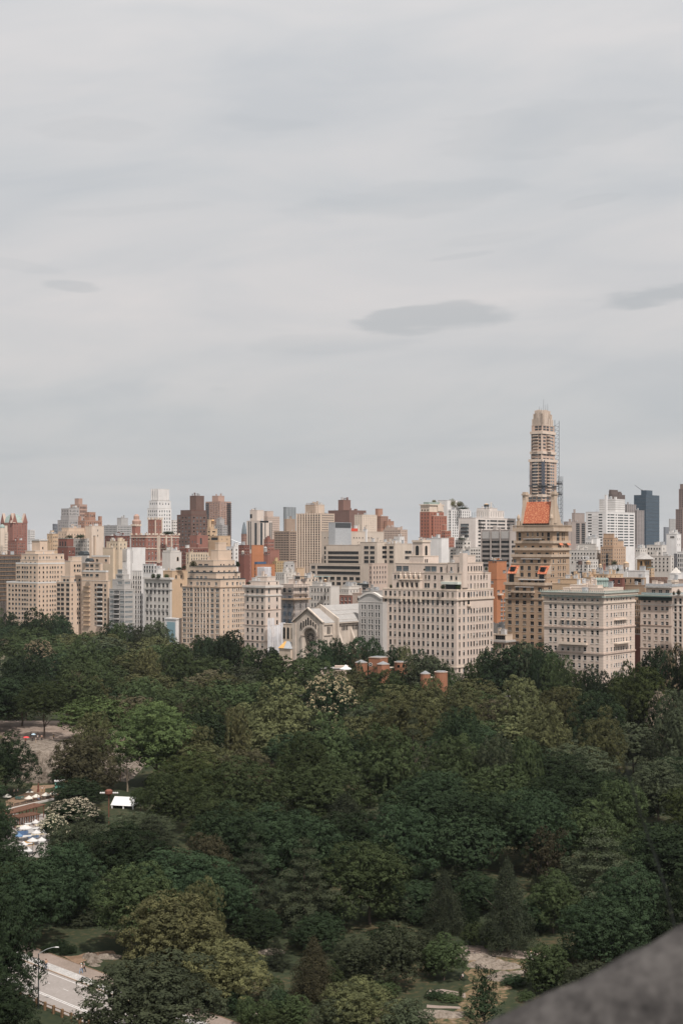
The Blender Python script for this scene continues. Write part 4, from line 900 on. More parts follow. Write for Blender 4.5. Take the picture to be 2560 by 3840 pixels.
Q('A', 1030, 'whitish stone building with many small arches and a roof garden in the left middle distance', PALE, [(835, 992, 1010, 722)], [(0, 8, 1, 42, 14, 24, 900, 0)], cl=3)
b = Q('A', 1015, 'dark red brick block with tall arched windows and a green metal band', BRICKD, [(655, 770, 852, 815), (663, 760, 835, 720)], [(0, 1, 2, 70, 16, 34, 900)], trim=COPPER)
for x in (684, 714, 744): b.arch(1, 'L', x, 752, 808, 14, GL[0], BRICKR)
Q('A', 1045, 'tan rooftop chimneys and pale curved parapets behind the beige blocks, left', TAN2, [(535, 600, 660, 668), (540, 575, 605, 760, None)], [(0, 2, 3, 46, 12, 18, 880)], cl=8)
Q('A', 1090, 'dark brown rooftop row crowded with brick chimneys in the left middle distance', BRICKD, [(1190, 1300, 1470, 692)], [(0, 5, 5, 30, 14, 18, 800)], cl=16)
Q('A', 1000, 'cream stepped penthouses with roof pipes behind the slotted shaft', wall('pale_yellow', (.54, .44, .33)), [(1205, 1345, 1440, 752), (1165, 1280, 1400, 825, None)], [(0, 4, 2, 44, 16, 20, 840)], cl=7)
Q('A', 1060, 'beige blocks with big blank walls and small windows just behind the left beige row', TAN, [(660, 760, 970, 642), (700, 780, 960, 600)], [(0, 3, 6, 40, 12, 20, 760)], cl=8)
# ---- B frame
b = Q('B', 1060, 'ornate red brick apartment house with white stone trim and a crenellated tower', BRICKR, [(340, 505, 880, 682), (322, 385, 445, 580, 0), (532, 612, 686, 505, 0, 5), (820, 845, 876, 790, None)], [(0, 4, 9, 54, 18, 32, 1010), (2, 2, 2, 62, 10, 34, 640, 0)], trim=CREAM, cl=8, frame=FRW, far=False)
for i, zf in ((0, 0), (0, 8.5), (0, 18), (0, 28)): b.ring(i, b.vol[0][5]-2-zf, .7, .3, CREAM, 'belt_course')
for i in (0, 1, 2):
    x0, y0, x1, y1, z0, z1 = b.vol[i]
    for y in r(y0, y1, max(3, int((y1-y0)/3.4))): q = MB(); q.box(x0-.3, y-.8, z1, x0+.5, y+.8, z1+1.4, CREAM); q.build('merlon', b.root)
    for x in r(x0, x1, max(3, int((x1-x0)/3.4)))[1:]: q = MB(); q.box(x-.8, y0-.3, z1, x+.8, y0+.5, z1+1.4, CREAM); q.build('merlon', b.root)
for xx in (612, 686): b.addbox('corner_pier', 2, 'R', xx-5, xx+3, 515, 700, .4, CREAM)
for xx in (636, 655, 730, 790): b.addbox('stone_bay', 0, 'R', xx-5, xx+5, 690, 1000, .9, CREAM)
q = MB(); q.lathe([(3, 0), (3.4, 3), (3.4, 4), (2.2, 5), (2.2, 7.5), (1, 9)], PINK, (b.vol[1][0]+6, b.vol[1][1]+5, b.vol[1][5]), 10); q.build('turret', b.root)
b = Q('B', 1500, 'slender white limestone tower with a fluted crown, brightest tower on the left skyline', WHITE, [(523, 640, 795, 378), (541, 640, 788, 292, 0, .0), (568, 650, 768, 160, 1, 1)], [(0, 5, 5, 41, 15, 24, 660), (1, 4, 4, 41, 15, 24, 372)], trim=PALE)
for x in r(578, 640, 4): b.addbox('crown_slot', 2, 'L', x-3, x+3, 175, 232, .05, GREYC)
for x in r(668, 760, 5): b.addbox('crown_pier', 2, 'R', x-4, x+4, 158, 285, .8, WHITE)
for x in r(572, 646, 4): b.addbox('crown_pier', 2, 'L', x-4, x+4, 158, 285, .8, WHITE)
b = Q('B', 1250, 'dark brown brick apartment tower with a tall blank rooftop block and satellite dishes', BROWN, [(857, 1020, 1193, 452), (897, 1020, 1190, 400), (1002, 1072, 1163, 238, 1, 1)], [(0, 4, 4, 39, 26, 18, 850)], trim=BRICKD, cl=5)
b = Q('B', 1700, 'salmon pink brick high-rise with dark balcony columns behind the dark brown tower', PINK, [(1180, 1345, 1468, 302), (1253, 1322, 1392, 238, 0, 3)], [(0, 8, 6, 22, 15, 11, 800)], cl=3)
for x in (1188, 1210): b.addbox('balcony_column', 0, 'L', x-6, x+6, 320, 800, .5, STEEL)
for y in r(320, 780, 21): b.addbox('balcony', 0, 'R', 1420, 1462, y, y+6, 1.8, STEEL)
Q('B', 1600, 'plain pale grey slab peeking between white tower and dark brown tower', PALE, [(795, 815, 870, 513)], [(0, 1, 2, 34, 30, 10, 700, 1)])
Q('B', 1180, 'tan stepped block with open dark storeys right of the dark brown tower', TAN2, [(1197, 1235, 1312, 610), (1200, 1225, 1280, 505)], [(0, 1, 1, 42, 50, 14, 760, 0)], cl=3)
water_tank('B', 1262, 505, 580, 36, 1170, 'small dark wooden water tank on the tan block right of the dark brown tower')
Q('B', 1350, 'grey stone rooftops in front of the salmon pink high-rise', wall('grey_stone', (.34, .32, .31)), [(1285, 1370, 1428, 570), (1300, 1340, 1395, 500)], [(0, 3, 3, 28, 12, 14, 690)], cl=5)
Q('B', 1130, 'tan blank-walled block with a single wide grey window above the golden beige terraces', TAN2, [(1230, 1330, 1460, 690)], [(0, 0, 2, 50, 12, 20, 800)], cl=3, wins=[(0, 'L', [1280], [725], 76, 30, 1)])
Q('B', 1120, 'brick red rooftop block with a tall narrow light slot beside the dark brown tower', BRICKR, [(1000, 1085, 1208, 682)], [], wins=[(0, 'R', [1128], [752], 20, 66, 1), (0, 'L', [1030, 1060], [760], 12, 24)], cl=2, trim=PINK)
Q('B', 1040, 'long dark red brick parapet building with small square windows in the left centre', BRICKD, [(880, 968, 1212, 828)], [(0, 3, 8, 42, 15, 22, 1000)], cl=4, trim=ROSE)
Q('B', 985, 'pale cream block with paired windows before the dark red parapet building', wall('pale_yellow', (.54, .44, .33)), [(958, 1000, 1215, 880)], [(0, 1, 7, 40, 16, 26, 1000)], cl=3)
b = Q('B', 930, 'smooth limestone rooftop block with one arched window above the white palazzo', PALE, [(688, 782, 908, 872), (700, 790, 890, 855, 0, .3)], [], cl=5); b.arch(0, 'R', 865, 930, 978, 22, GL[0], CREAM)
Q('B', 905, 'white flat-roofed penthouse with glass terrace doors above the white palazzo', WHITE, [(470, 600, 625, 1010), (560, 640, 720, 1060, None)], [(0, 4, 1, 44, 26, 32, 1130, 1)], cl=8)
Q('B', 1080, 'white painted rooftops with a few square windows, centre left behind the golden beige block', WHITE, [(1412, 1500, 1640, 812)], [(0, 2, 3, 44, 20, 20, 1000)], cl=5)
# ---- C frame
b = Q('C', 1500, 'slim tan and white striped tower with dark glass bands, left of centre on the skyline', wall('warm_white', (.56, .48, .42)), [(190, 330, 466, 326), (225, 300, 376, 210, 0, 2)], [], cl=2)
for x in (212, 232): b.addbox('glass_band', 0, 'L', x-5, x+5, 335, 640, .1, GL[1])
b.addbox('glass_band', 0, 'L', 276, 300, 350, 640, .1, GL[1]); b.addbox('glass_band', 0, 'R', 336, 362, 350, 640, .1, GL[1]); [b.addbox('glass_band', 0, 'R', x-5, x+5, 345, 540, .1, GL[1]) for x in (390, 440, 458)]; b.addbox('glass_storey', 0, 'R', 332, 425, 326, 346, .12, GL[0]); b.addbox('dark_window', 1, 'L', 226, 248, 255, 298, .12, GL[0])
Q('C', 1720, 'pinkish grey brick tower with a boxy top behind the slim striped tower', ROSE, [(375, 420, 547, 280), (377, 410, 478, 222)], [(0, 3, 9, 22, 8, 10, 480, 1)])
b = Q('C', 1850, 'small rounded glassy tower left of the slim striped tower', wall('rust', (.30, .17, .13)), [(130, 160, 192, 470)], [(0, 4, 4, 18, 14, 9, 600, 1)]); x0, y0, x1, y1, z0, z1 = b.vol[0]; q = MB(); q.lathe([((x1-x0)*.6, 0), ((x1-x0)*.52, 6), ((x1-x0)*.3, 12), (1, 15)], GL[2], ((x0+x1)/2, (y0+y1)/2, z1), 14); q.build('glass_dome', b.root)
Q('C', 1900, 'plain blue grey glass slab alone on the centre skyline', wall('bluegrey', (.27, .29, .30), streak=.1), [(587, 618, 727, 178)], [(0, 2, 6, 12, 9, 8, 330, 1)])
Q('C', 1250, 'brown brick high-rise with dark gridded windows and a blank tan upper block', wall('taupe', (.30, .225, .175)), [(485, 655, 770, 440), (595, 622, 760, 308, 0, 3)], [(0, 9, 6, 26, 26, 14, 800, 0)], cl=4, trim=TAN2)
b = Q('C', 1100, 'striped high-rise with thin tan vertical piers and grey spandrels, right of the centre skyline', wall('pier_tan', (.50, .40, .32)), [(730, 1000, 1143, 247), (825, 935, 1034, 150, 0, 6)], [(0, 9, 6, 26, 24, 13, 820, 1)], cl=7, far=True)
for x in r(736, 992, 10): b.addbox('pier', 0, 'L', x-3, x+3, 243, 900, .7, CREAM)
q = MB(); z1 = b.vol[0][5]; x0, y0 = b.vol[0][:2]
for k_ in range(7): q.tube((x0+2, y0+5+k_*1.9, z1), (x0+2, y0+5+k_*1.9, z1+8.5), .1, .1, STEEL, 5)
for k_ in range(5): q.box(x0+1.9, y0+5, z1+1+k_*1.7, x0+2.1, y0+17, z1+1.2+k_*1.7, surf('scaffold_board2', (.34, .22, .14)))
q.build('roof_scaffold', b.root)
Q('C', 1380, 'wide dark red brick slab with a square brick bulkhead, highest block in the centre skyline', wall('maroon', (.19, .11, .09)), [(1075, 1310, 1487, 212), (1184, 1240, 1319, 100, 0, 5)], [(0, 10, 7, 22, 12, 10, 400, 1)], cl=6)
b = Q('C', 1010, 'grey blue louvred plant room with a red equipment rail on the cream institutional block', METAL, [(1080, 1150, 1326, 345)], [], name='plant_room', cat='plant room'); b.addbox('dark_louvre', 0, 'R', 1152, 1320, 350, 402, .2, STEEL)
b = Q('C', 960, 'large cream institutional block with long dark ribbon windows stepping up in the centre', wall('inst_cream', (.50, .425, .355)), [(875, 1522, 1640, 797)], [], cl=0, wins=[(0, 'L', [1188], [842, 902], 466, 34, 0), (0, 'L', [912, 1466], [842, 902], 40, 34, 1), (0, 'L', r(912, 1466, 9), [962, 1020], 44, 34, 0)])
b = Q('C', 985, 'second tier of the cream institutional block with two long ribbon windows', MATS['wall_inst_cream'], [(1025, 1502, 1700, 590)], [], cl=7, wins=[(0, 'L', [1238], [678, 731, 780], 334, 32, 0), (0, 'L', [1448], [678, 731, 780], 50, 32, 1), (0, 'L', [1040], [625, 678, 731, 780], 20, 34, 0), (0, 'R', r(1530, 1640, 4), [678, 731, 780], 22, 30, 0)])
b = Q('C', 1020, 'blank top tier of the cream institutional block with a row of tiny square windows', MATS['wall_inst_cream'], [(998, 1212, 1680, 442)], [], cl=0, roof=ROOFW, wins=[(0, 'L', [1038, 1078, 1122, 1167], [512], 11, 14, 0), (0, 'R', [1355, 1385, 1415, 1450, 1482, 1515, 1545], [512], 10, 14, 0), (0, 'R', [1410, 1465, 1515], [568], 34, 22, 0)])
b._clutter(0, 14, 5); q = MB(); x0, y0, x1, y1, z0, z1 = b.vol[0]; q.box(x0+1, y0+1, z1-.4, x1-30, y0+3, z1+2.2, flat('red_rail', (.5, .06, .03))); q.build('red_equipment_rail', b.root)
b = Q('C', 975, 'tall white square flue shaft standing against the cream institutional block', WHITE, [(1476, 1490, 1500, 418)], [], name='flue_shaft', cat='chimney')
Q('C', 900, 'bright red brick lowrise left of the striped tower with plain walls', BRICKR, [(375, 420, 487, 530), (415, 440, 545, 642, None)], [(0, 2, 4, 40, 12, 16, 700)], cl=5)
Q('C', 930, 'orange red blank chimney-like brick block in the centre left', BRICKO, [(242, 250, 372, 592), (245, 260, 402, 700, None), (380, 410, 475, 735, None)], [(2, 1, 3, 40, 14, 16, 800)], cl=6)
Q('C', 1010, 'small dark red brick block behind the white rooftops, centre left', BRICKD, [(100, 160, 222, 592)], [(0, 2, 2, 34, 12, 14, 700)], cl=4)
Q('C', 860, 'brick red building with a blue tarpaulin and white draped netting on its roof', BRICKO, [(268, 290, 497, 802)], [(0, 1, 3, 60, 14, 22, 940)], cl=4, wins=[])
q_ = Bld('C', 850, 380, 'netted_bulkhead', 'square rooftop bulkhead draped in dirty white netting', 'bulkhead'); q_.box(302, 380, 456, 832); q_.finish(NETW, cop=0)
q_ = Bld('C', 866, 320, 'tarpaulin', 'blue tarpaulin stretched along a red brick roof', 'tarpaulin'); q_.box(274, 300, 400, 775); q_.vol[0][4] = q_.vol[0][5]-3.6; q_.finish(flat('blue_tarp', (.05, .10, .18), .5), cop=0)
Q('C', 900, 'yellow ochre brick building with rows of dark windows in the centre', YEL, [(473, 512, 632, 768)], [(0, 2, 6, 28, 11, 18, 890, 0)], cl=5)
b = Q('C', 850, 'grey stone gable block with two round windows beside the yellow ochre building', GREYC, [(590, 600, 710, 790), (598, 604, 700, 772)], [], cl=1); [b.addbox('round_window', 0, 'R', x-7, x+7, 812, 826, .05, GL[0]) for x in (624, 682)]
Q('C', 800, 'stout tan chimney stack above the scaffolded block', TAN2, [(726, 738, 816, 842)], [], name='chimney_stack', cat='chimney', cl=2)
Q('C', 810, 'white low rooftops with walls and ducts above the limestone corner block', PALE, [(500, 600, 728, 892), (560, 640, 870, 940, None)], [(0, 4, 3, 34, 14, 18, 980)], cl=14)
Q('C', 812, 'pale cream penthouse with flat white canopy right of the tan chimney stack', CREAM, [(790, 850, 970, 948)], [(0, 2, 3, 34, 20, 22, 1000, 1)], cl=6, roof=ROOFW)
water_tank('C', 393, 605, 690, 40, 890, 'pale grey rooftop water tank above the orange red brick blocks', (.3, .29, .28), (.32, .31, .3)); water_tank('C', 148, 650, 705, 36, 930, 'stubby grey wooden water tank on the white rooftops, centre left', (.26, .24, .22), (.4, .34, .28))
water_tank('C', 1042, 960, 1010, 50, 780, 'low brown pavilion-roofed tank above the pale block behind the church', (.2, .14, .1), (.46, .33, .21))
Q('C', 790, 'red brick apartment front with cream cornice between pale block and arched parapet', BRICKR, [(1196, 1337, 1350, 1135)], [(0, 3, 0, 52, 26, 36, 1240, 1)], cl=3, trim=CREAM, frame=FRW, far=False)
Q('C', 800, 'cream rooftop pergolas and columns above the red brick apartment front', PALE, [(1190, 1300, 1448, 1072), (1220, 1300, 1440, 1040)], [(0, 4, 4, 30, 12, 22, 1120)], cl=10)
Q('C', 772, 'plain beige wall building with two small windows behind the arched parapet', ROSE, [(1338, 1480, 1600, 1118)], [], cl=4, wins=[(0, 'L', [1396, 1421], [1180], 13, 36, 0)])
Q('C', 905, 'low dark-roofed gallery with a black colonnade in the centre', STEEL, [(1370, 1560, 1700, 1015)], [(0, 10, 0, 30, 12, 22, 1080, 0)], cl=4, trim=wall('verdigris', (.16, .19, .19)))
for x, w in ((780, 130), (1010, 190)):
    u, v = px_('C', x, 990); p = PT(u, v, 750); L_ = w/2.9037/F*750; q = MB(); q.box(-L_/2, -2, 2.6, L_/2, 2, 2.9, COPPER if x > 900 else GL[1]); [q.box(s-.15, -1.9, 0, s+.15, -1.6, 2.6, STEEL) for s in r(-L_/2+.3, L_/2-.3, 6)]
    q.build('roof_pergola', None, p, (0, 0, 0), label='dark rooftop pergola on posts above the pale block' if x > 900 else 'glazed rooftop canopy above the scaffolded building', cat='pergola')
# ---- D frame
Q('D', 1320, 'tall cream tower with faint window slots at the left of the red-orange capped tower', CREAM, [(-140, -60, 88, 242)], [(0, 3, 6, 22, 7, 12, 400)], cl=2)
Q('D', 1400, 'banded apartment tower topped by a plain red orange brick block', wall('salmon_brick', (.34, .195, .14)), [(68, 130, 202, 258), (70, 100, 147, 182), (163, 190, 260, 308, None)], [(0, 3, 4, 20, 30, 9, 380, 1)], cl=2)
Q('D', 1230, 'low pinkish brown slab with faint windows right of the cream institutional block', ROSE, [(150, 330, 397, 395), (150, 300, 335, 372, 0, 3)], [(0, 10, 4, 22, 10, 10, 520, 1)], cl=6)
Q('D', 1000, 'white cube with tiny windows standing on the cream rooftops, right of centre', WHITE, [(262, 320, 366, 465)], [(0, 3, 2, 30, 6, 12, 510)], cl=2)
b = Q('D', 930, 'cream concrete complex with chunky dark windows behind the penthouse towers', MATS['wall_inst_cream'], [(-80, 90, 330, 520), (95, 270, 447, 536, None)], [], cl=10, wins=[(0, 'R', [105, 165, 232], [577, 625, 672], 42, 28, 0), (0, 'L', [-20, 40], [577, 628, 680, 720], 44, 28, 0), (1, 'L', [165, 233, 300], [577, 625, 672, 720], 40, 28, 0), (1, 'R', [390, 420], [625, 680], 34, 28, 0)])
Q('D', 800, 'tan brick building with black fire escapes left of the main limestone block', ROSE, [(5, 40, 196, 738)], [(0, 1, 5, 50, 18, 26, 940, 1)], cl=6)
Q('D', 745, 'dark low roof terrace with cooling units left of the main limestone block', ROOFG, [(-60, 60, 160, 1015)], [], cl=12)
b = Q('D', 1150, 'red brick tower with a stone crown and small pediment, left of the white rooftop-garden tower', wall('bright_brick', (.31, .13, .09)), [(523, 622, 766, 212), (612, 660, 796, 252, None)], [(0, 3, 5, 34, 13, 20, 500, 1), (1, 2, 5, 32, 12, 18, 480, 1)], cl=2, trim=CREAM)
x0, y0, x1, y1, z0, z1 = b.vol[0]; q = MB(); hh = 5.2; q.box(x0+.3, y0+.3, z1-.5, x1-.3, y1-.3, z1+hh, CREAM); q.box(x0-.4, y0-.4, z1+hh, x1+.4, y1+.4, z1+hh+.8, CREAM); q.box(x0+2, y0+2, z1+hh+.8, x1-2, y1-2, z1+hh+2.6, COPPER); q.build('stone_crown', b.root)
for x in (545, 572, 602): b.addbox('crown_window', 0, 'L', x-5, x+5, 188, 206, .05, GL[0])
q = MB(); xm = x0+(x1-x0)*.72; q.poly([(xm-3.5, y0-.5, z1+hh), (xm+3.5, y0-.5, z1+hh), (xm, y0-.5, z1+hh+2.6)], CREAM); q.box(xm-3.5, y0-.5, z1+.5, xm+3.5, y0, z1+hh, CREAM); q.build('pediment', b.root)
Q('D', 1080, 'smaller gabled red brick block with stone bands in front of the stone-crowned tower', MATS['wall_bright_brick'], [(740, 780, 838, 405), (748, 768, 795, 345)], [(0, 2, 3, 34, 12, 20, 480)], trim=CREAM)
b = Q('D', 1330, 'white gridded apartment tower with trees growing on its roof', WHITE, [(765, 840, 1040, 192), (700, 800, 908, 96, None), (845, 880, 1022, 170, 0, 2)], [(0, 4, 9, 27, 15, 18, 470, 1)], cl=4)
b = Q('D', 1080, 'wide white stepped apartment block with ribbon windows and a slotted white crown', wall('offwhite', (.62, .57, .53)), [(915, 1085, 1492, 273), (1037, 1226, 1375, 200, 0, 6), (1100, 1228, 1306, 176, 1, .5)], [], cl=6, wins=[(0, 'R', [1150, 1270, 1350, 1440], r(303, 700, 12), 74, 16, 1), (0, 'R', [1215], r(303, 700, 12), 22, 16, 2), (0, 'L', [975], r(345, 500, 5), 86, 22, 2)])
for x in r(1055, 1210, 8): b.addbox('slot', 1, 'L', x-1.2, x+1.2, 215, 260, .05, STEEL)
for x in r(1245, 1365, 6): b.addbox('slot', 1, 'R', x-1.2, x+1.2, 215, 262, .05, STEEL)
for y in r(360, 510, 5): b.addbox('balcony', 0, 'L', 945, 1010, y, y+8, 1.6, GL[2])
water_tank('D', 1197, 128, 176, 54, 1076, 'dark drum water tank with orange cone roof on the slotted white crown', (.05, .05, .05), (.46, .33, .21))
u, v = px_('D', 1244, 172); p = PT(u, v, 1078); q = MB(); q.box(-.55, -.55, 0, .55, .55, 4.0, PALE); q.tube((.6, 0, 3.6), (2.6, 0, .2), .07, .07, STEEL, 5); q.build('roof_stack', None, p, (0, 0, 0), label='slim white chimney with a diagonal brace on the slotted white crown', cat='chimney')
b = Q('D', 880, 'grey-brown office block with dark ribbon windows and a blank louvred top storey', wall('office_taupe', (.34, .30, .275), streak=.15), [(1143, 1442, 1560, 398)], [], cl=5, wins=[(0, 'L', [1194, 1290, 1386], r(520, 760, 6), 86, 27, 0), (0, 'R', [1475], r(520, 760, 6), 44, 27, 0)], frame=FRD)
for x in (1147, 1241, 1338, 1436): b.addbox('mullion', 0, 'L', x-3, x+3, 398, 800, .7, MATS['wall_office_taupe'])
for x in (1194, 1290, 1386): b.addbox('louvre_panel', 0, 'L', x-40, x+40, 412, 485, .25, surf('louvre_grey', (.40, .38, .36), scale=3., var=.2))
Q('D', 890, 'bright white flat-roofed block right behind the arched penthouse tower', WHITE, [(585, 740, 815, 480), (640, 742, 820, 600, None)], [(1, 3, 2, 50, 18, 20, 720, 0)], cl=4)
Q('D', 905, 'pale concrete block with dark upper windows left of the grey-brown office block', PALE, [(815, 1030, 1142, 575), (880, 960, 1040, 500, None)], [(0, 5, 4, 34, 34, 14, 720, 1), (1, 3, 2, 40, 30, 16, 580, 0)], cl=8)
Q('D', 1010, 'slim brick and stone sliver with stacked windows below the gabled red brick block', MATS['wall_bright_brick'], [(800, 815, 872, 470)], [(0, 1, 3, 34, 10, 20, 580)], trim=CREAM)
b = Q('D', 765, 'vivid orange brick apartment building with stepped terraces between limestone block and tower', BRICKO, [(1215, 1302, 1402, 895), (1205, 1300, 1404, 718, 0, .0)], [], cl=4, frame=FRW, far=False, wins=[(0, 'R', [1315, 1352, 1384], r(1115, 1480, 9), 22, 28, 1), (0, 'R', [1320, 1370], [1022], 26, 26, 0), (1, 'R', [1335, 1378], [745], 26, 50, 0), (1, 'R', [1378], [822], 28, 26, 1), (0, 'L', [1252], [930], 28, 26, 2), (0, 'R', [1310], [932], 44, 24, 2)])
b.addbox('balcony', 0, 'R', 1306, 1345, 1045, 1060, 1.5, CREAM); b.ring(1, b.vol[1][5], .8, 0, STEEL, 'railing')
water_tank('D', 1277, 688, 715, 44, 760, 'short water tank with an orange pyramid roof on the vivid orange brick building', (.3, .2, .12), (.46, .33, .21))
# ---- supertall tower under construction (E frame)
TW = wall('tower_pink', (.47, .345, .275), streak=.2); TWC = wall('tower_cream', (.56, .46, .38), streak=.2)
b = Bld('E', 1080, 905, 'skyscraper', 'very tall slender pinkish stone skyscraper with bay windows, partly scaffolded, behind the red tile roof', 'skyscraper')
b.box(700, 905, 1118, 1395); b.box(722, 905, 1120, 875, 0, .0); b.box(742, 905, 1095, 760, 1, .1); b.box(738, 906, 1090, 465, 2, .1); b.box(750, 908, 1085, 365, 3, .3)
for i, ya, yb in ((1, 915, 1370), (2, 800, 862), (3, 500, 750), (4, 400, 440)):
    ys = r(ya, yb, max(2, int(round((yb-ya)/46.5))+1)) if i != 4 else [392, 430]
    b.win(i, 'L', [775, 875], ys, 42, 27, 1); b.win(i, 'L', [822], ys, 44, 27, 2 if i < 3 else 1); b.win(i, 'R', [940, 988], ys, 36, 28, 1); b.win(i, 'R', [1042, 1072] if i < 2 else [1047], ys, 22 if i < 2 else 44, 28, 2)
b.win(0, 'L', [730, 790, 860], [1440, 1486], 46, 28, 2); b.win(0, 'R', [930, 990, 1050, 1085], [1440, 1486], 36, 28, 2)
b.finish(TW, trim=TWC, roof=ROOFW, far=True)
for i in (0, 1, 2, 3): b.ring(i, b.vol[i][5]-1.5, 2.0, .7, TWC, 'cornice')
for y in r(515, 745, 6)+r(930, 1400, 11):
    b.addbox('balcony', 3 if y < 760 else 1, 'L', 785, 850, y, y+12, 1.8, TWC, 0); b.addbox('balcony', 3 if y < 760 else 1, 'R', 965, 1020, y, y+12, 1.8, TWC, 0)
b.addbox('corner_pier', 3, 'L', 893, 906, 440, 760, .5, TWC); b.addbox('pier', 2, 'L', 893, 906, 760, 875, .5, TWC)
# stepped fluted crown
x0, y0, x1, y1, z0, z1 = b.vol[4]; Dc = b.wor(x0, y0)[1]
for (xl, xc, xr_, ya) in ((765, 905, 1058, 262), (783, 905, 1042, 186), (803, 905, 1018, 138)):
    i = b.box(xl, xc, xr_, ya, 4, .6); v = b.vol.pop(); b.op.pop(); q = MB(); zt = v[5]; q.box(v[0]+.3, v[1]+.3, z1-.5, v[2]-.3, v[3]-.3, zt-2.2, TWC); q.build('crown_tier', b.root)
    q = MB(); nf = 7
    for t in r(v[1], v[3], nf): q.box(v[0]-.35, t-.36, z1-.5, v[0]+.6, t+.36, zt-1.2*abs((t-v[1])/(v[3]-v[1])-.5), TWC)
    for t in r(v[0], v[2], nf): q.box(t-.36, v[1]-.45, z1-.5, t+.36, v[1]+.6, zt-1.2*abs((t-v[0])/(v[2]-v[0])-.5), TWC)
    q.build('crown_fins', b.root)
q = MB(); [q.tube((x0+6+k_*3, y0+6, zt), (x0+6+k_*3, y0+6, zt+h), .14, .08, STEEL, 5) for k_, h in enumerate((3, 2, 9, 5, 6))]; q.build('antenna', b.root)
# hoist mast and nets
sc_ = empty('construction_hoist', b.root.location.copy(), RZ, label='grey construction hoist mast and platforms climbing the right side of the tall skyscraper', cat='hoist')
def mast(x, ya, yb, D, w=3.0):
    u, v = px_('E', x, ya); p = PT(u, v, D); zt = p.z; zb = PT(*px_('E', x, yb), D).z; lx, ly = b.loc(p.x, p.y); q = MB()
    for a in (0, w):
        for c in (0, w): q.tube((lx+a, ly+c, zb), (lx+a, ly+c, zt), .18, .18, STEEL, 5)
    for k_ in range(int((zt-zb)/3.2)):
        z = zb+k_*3.2; q.box(lx-.1, ly-.1, z, lx+w+.1, ly+.1, z+.22, STEEL); q.box(lx-.1, ly-.1, z, lx+.1, ly+w+.1, z+.22, STEEL); q.tube((lx, ly, z), (lx+w, ly, z+3.2), .1, .1, STEEL, 4)
    q.build('mast', sc_)
mast(1092, 295, 1420, 1098, 6.5); mast(1185, 1122, 1900, 1100, 2.4)
for ya, yb in ((1190, 1245), (1350, 1398)):
    u, v = px_('E', 1148, yb); p = PT(u, v, 1099); lx, ly = b.loc(p.x, p.y); h = (yb-ya)/3.92/F*1099; q = MB(); q.box(lx-3, ly-2, p.z, lx+2, ly+2, p.z+h*.5, STEEL); q.box(lx-3, ly-2, p.z+h*.7, lx+2, ly+2, p.z+h*.8, STEEL); q.build('platform', sc_)
q = MB(); i = b.vol[1]; q.quad((i[0]-.9, i[1]-.0, b.zz(1380, 1080)), (i[0]-.9, i[1]-.0, b.zz(880, 1080)), (i[0]+2.6, i[1]-1.0, b.zz(880, 1080)), (i[0]+2.6, i[1]-1.0, b.zz(1380, 1080)), netmat('navy_net', (.045, .055, .075), .05, .8)); q.build('net', sc_)
q = MB(); q.box(i[0]-1.5, i[1]-1.5, b.zz(1262, 1080), i[2]+1, i[1], b.zz(1250, 1080), STEEL); q.box(i[0]-1.5, i[1], b.zz(1262, 1080), i[0], i[3], b.zz(1252, 1080), STEEL); q.build('catch_platform', sc_)
q = MB(); q.quad((i[0]-1.4, i[1]+4, b.zz(1280, 1080)), (i[0]-1.4, i[3], b.zz(1280, 1080)), (i[0]-1.4, i[3], b.zz(920, 1080)), (i[0]-1.4, i[1]+4, b.zz(920, 1080)), netmat('blue_thin_net', (.16, .20, .26), .78, .3)); q.build('net', sc_)
# ---- G frame
Q('G', 1350, 'grey-brown office slab with dark glass bands right of the red tile roof', wall('office_brown', (.30, .25, .225), streak=.1), [(355, 400, 582, 475), (437, 470, 580, 388, 0, 3), (458, 462, 476, 352, 1, 3)], [(0, 2, 3, 20, 10, 11, 700)], cl=4, wins=[(0, 'R', [500, 555], r(500, 690, 10), 34, 18, 0)])
b = Q('G', 1200, 'bright white stepped apartment tower with thin dark window bands, right skyline', WHITE, [(580, 770, 1077, 374), (684, 880, 977, 246, 0, 5)], [], cl=5, wins=[(0, 'L', [620, 728], r(405, 720, 12), 36, 13, 1), (0, 'R', [803, 850, 940, 990, 1045], r(405, 720, 12), 40, 13, 1), (0, 'R', [888, 912], r(405, 720, 12), 12, 13, 0)])
for y in r(262, 350, 5): b.belt(1, y, .5, .12, GREYC)
for y in r(420, 700, 11): b.addbox('line_band', 0, 'L', 642, 706, y, y+2.2, .08, GREYC)
Q('G', 1170, 'blank white rooftop column rising above the white stepped tower', WHITE, [(770, 788, 800, 205)], [], name='roof_stack', cat='chimney')
Q('G', 1620, 'dark brown tower with a jagged top behind the white stepped tower', wall('umber', (.13, .10, .09)), [(810, 850, 978, 200), (812, 840, 940, 168, 0), (812, 830, 905, 152, 1)], [(0, 3, 7, 15, 7, 8, 300, 0)], cl=5)
Q('G', 1500, 'grey-brown banded apartment tower between the white and the blue glass towers', wall('band_grey', (.28, .25, .24)), [(972, 1000, 1090, 300), (1074, 1100, 1172, 360, None)], [(0, 1, 4, 13, 20, 6, 400, 1), (1, 1, 4, 13, 20, 6, 700, 1)], cl=8)
b = Bld('G', 1560, 1165, 'office_tower', 'dark blue glass office tower, darkest tower on the right skyline', 'tower')
BG = surf('blue_curtain', (.035, .06, .085), .25, .25, .25, spec=.6); b.box(1068, 1190, 1325, 205); b.box(1140, 1195, 1255, 158, 0, 2); b.finish(BG, trim=flat('blue_trim', (.05, .07, .09)), far=True)
x0, y0, x1, y1, z0, z1 = b.vol[0]; q = MB()
for k_ in range(46): q.box(x0-.15, y0-.15, z1-4*k_-4, x1+.15, y1+.15, z1-4*k_-3.55, MATS['blue_trim'])
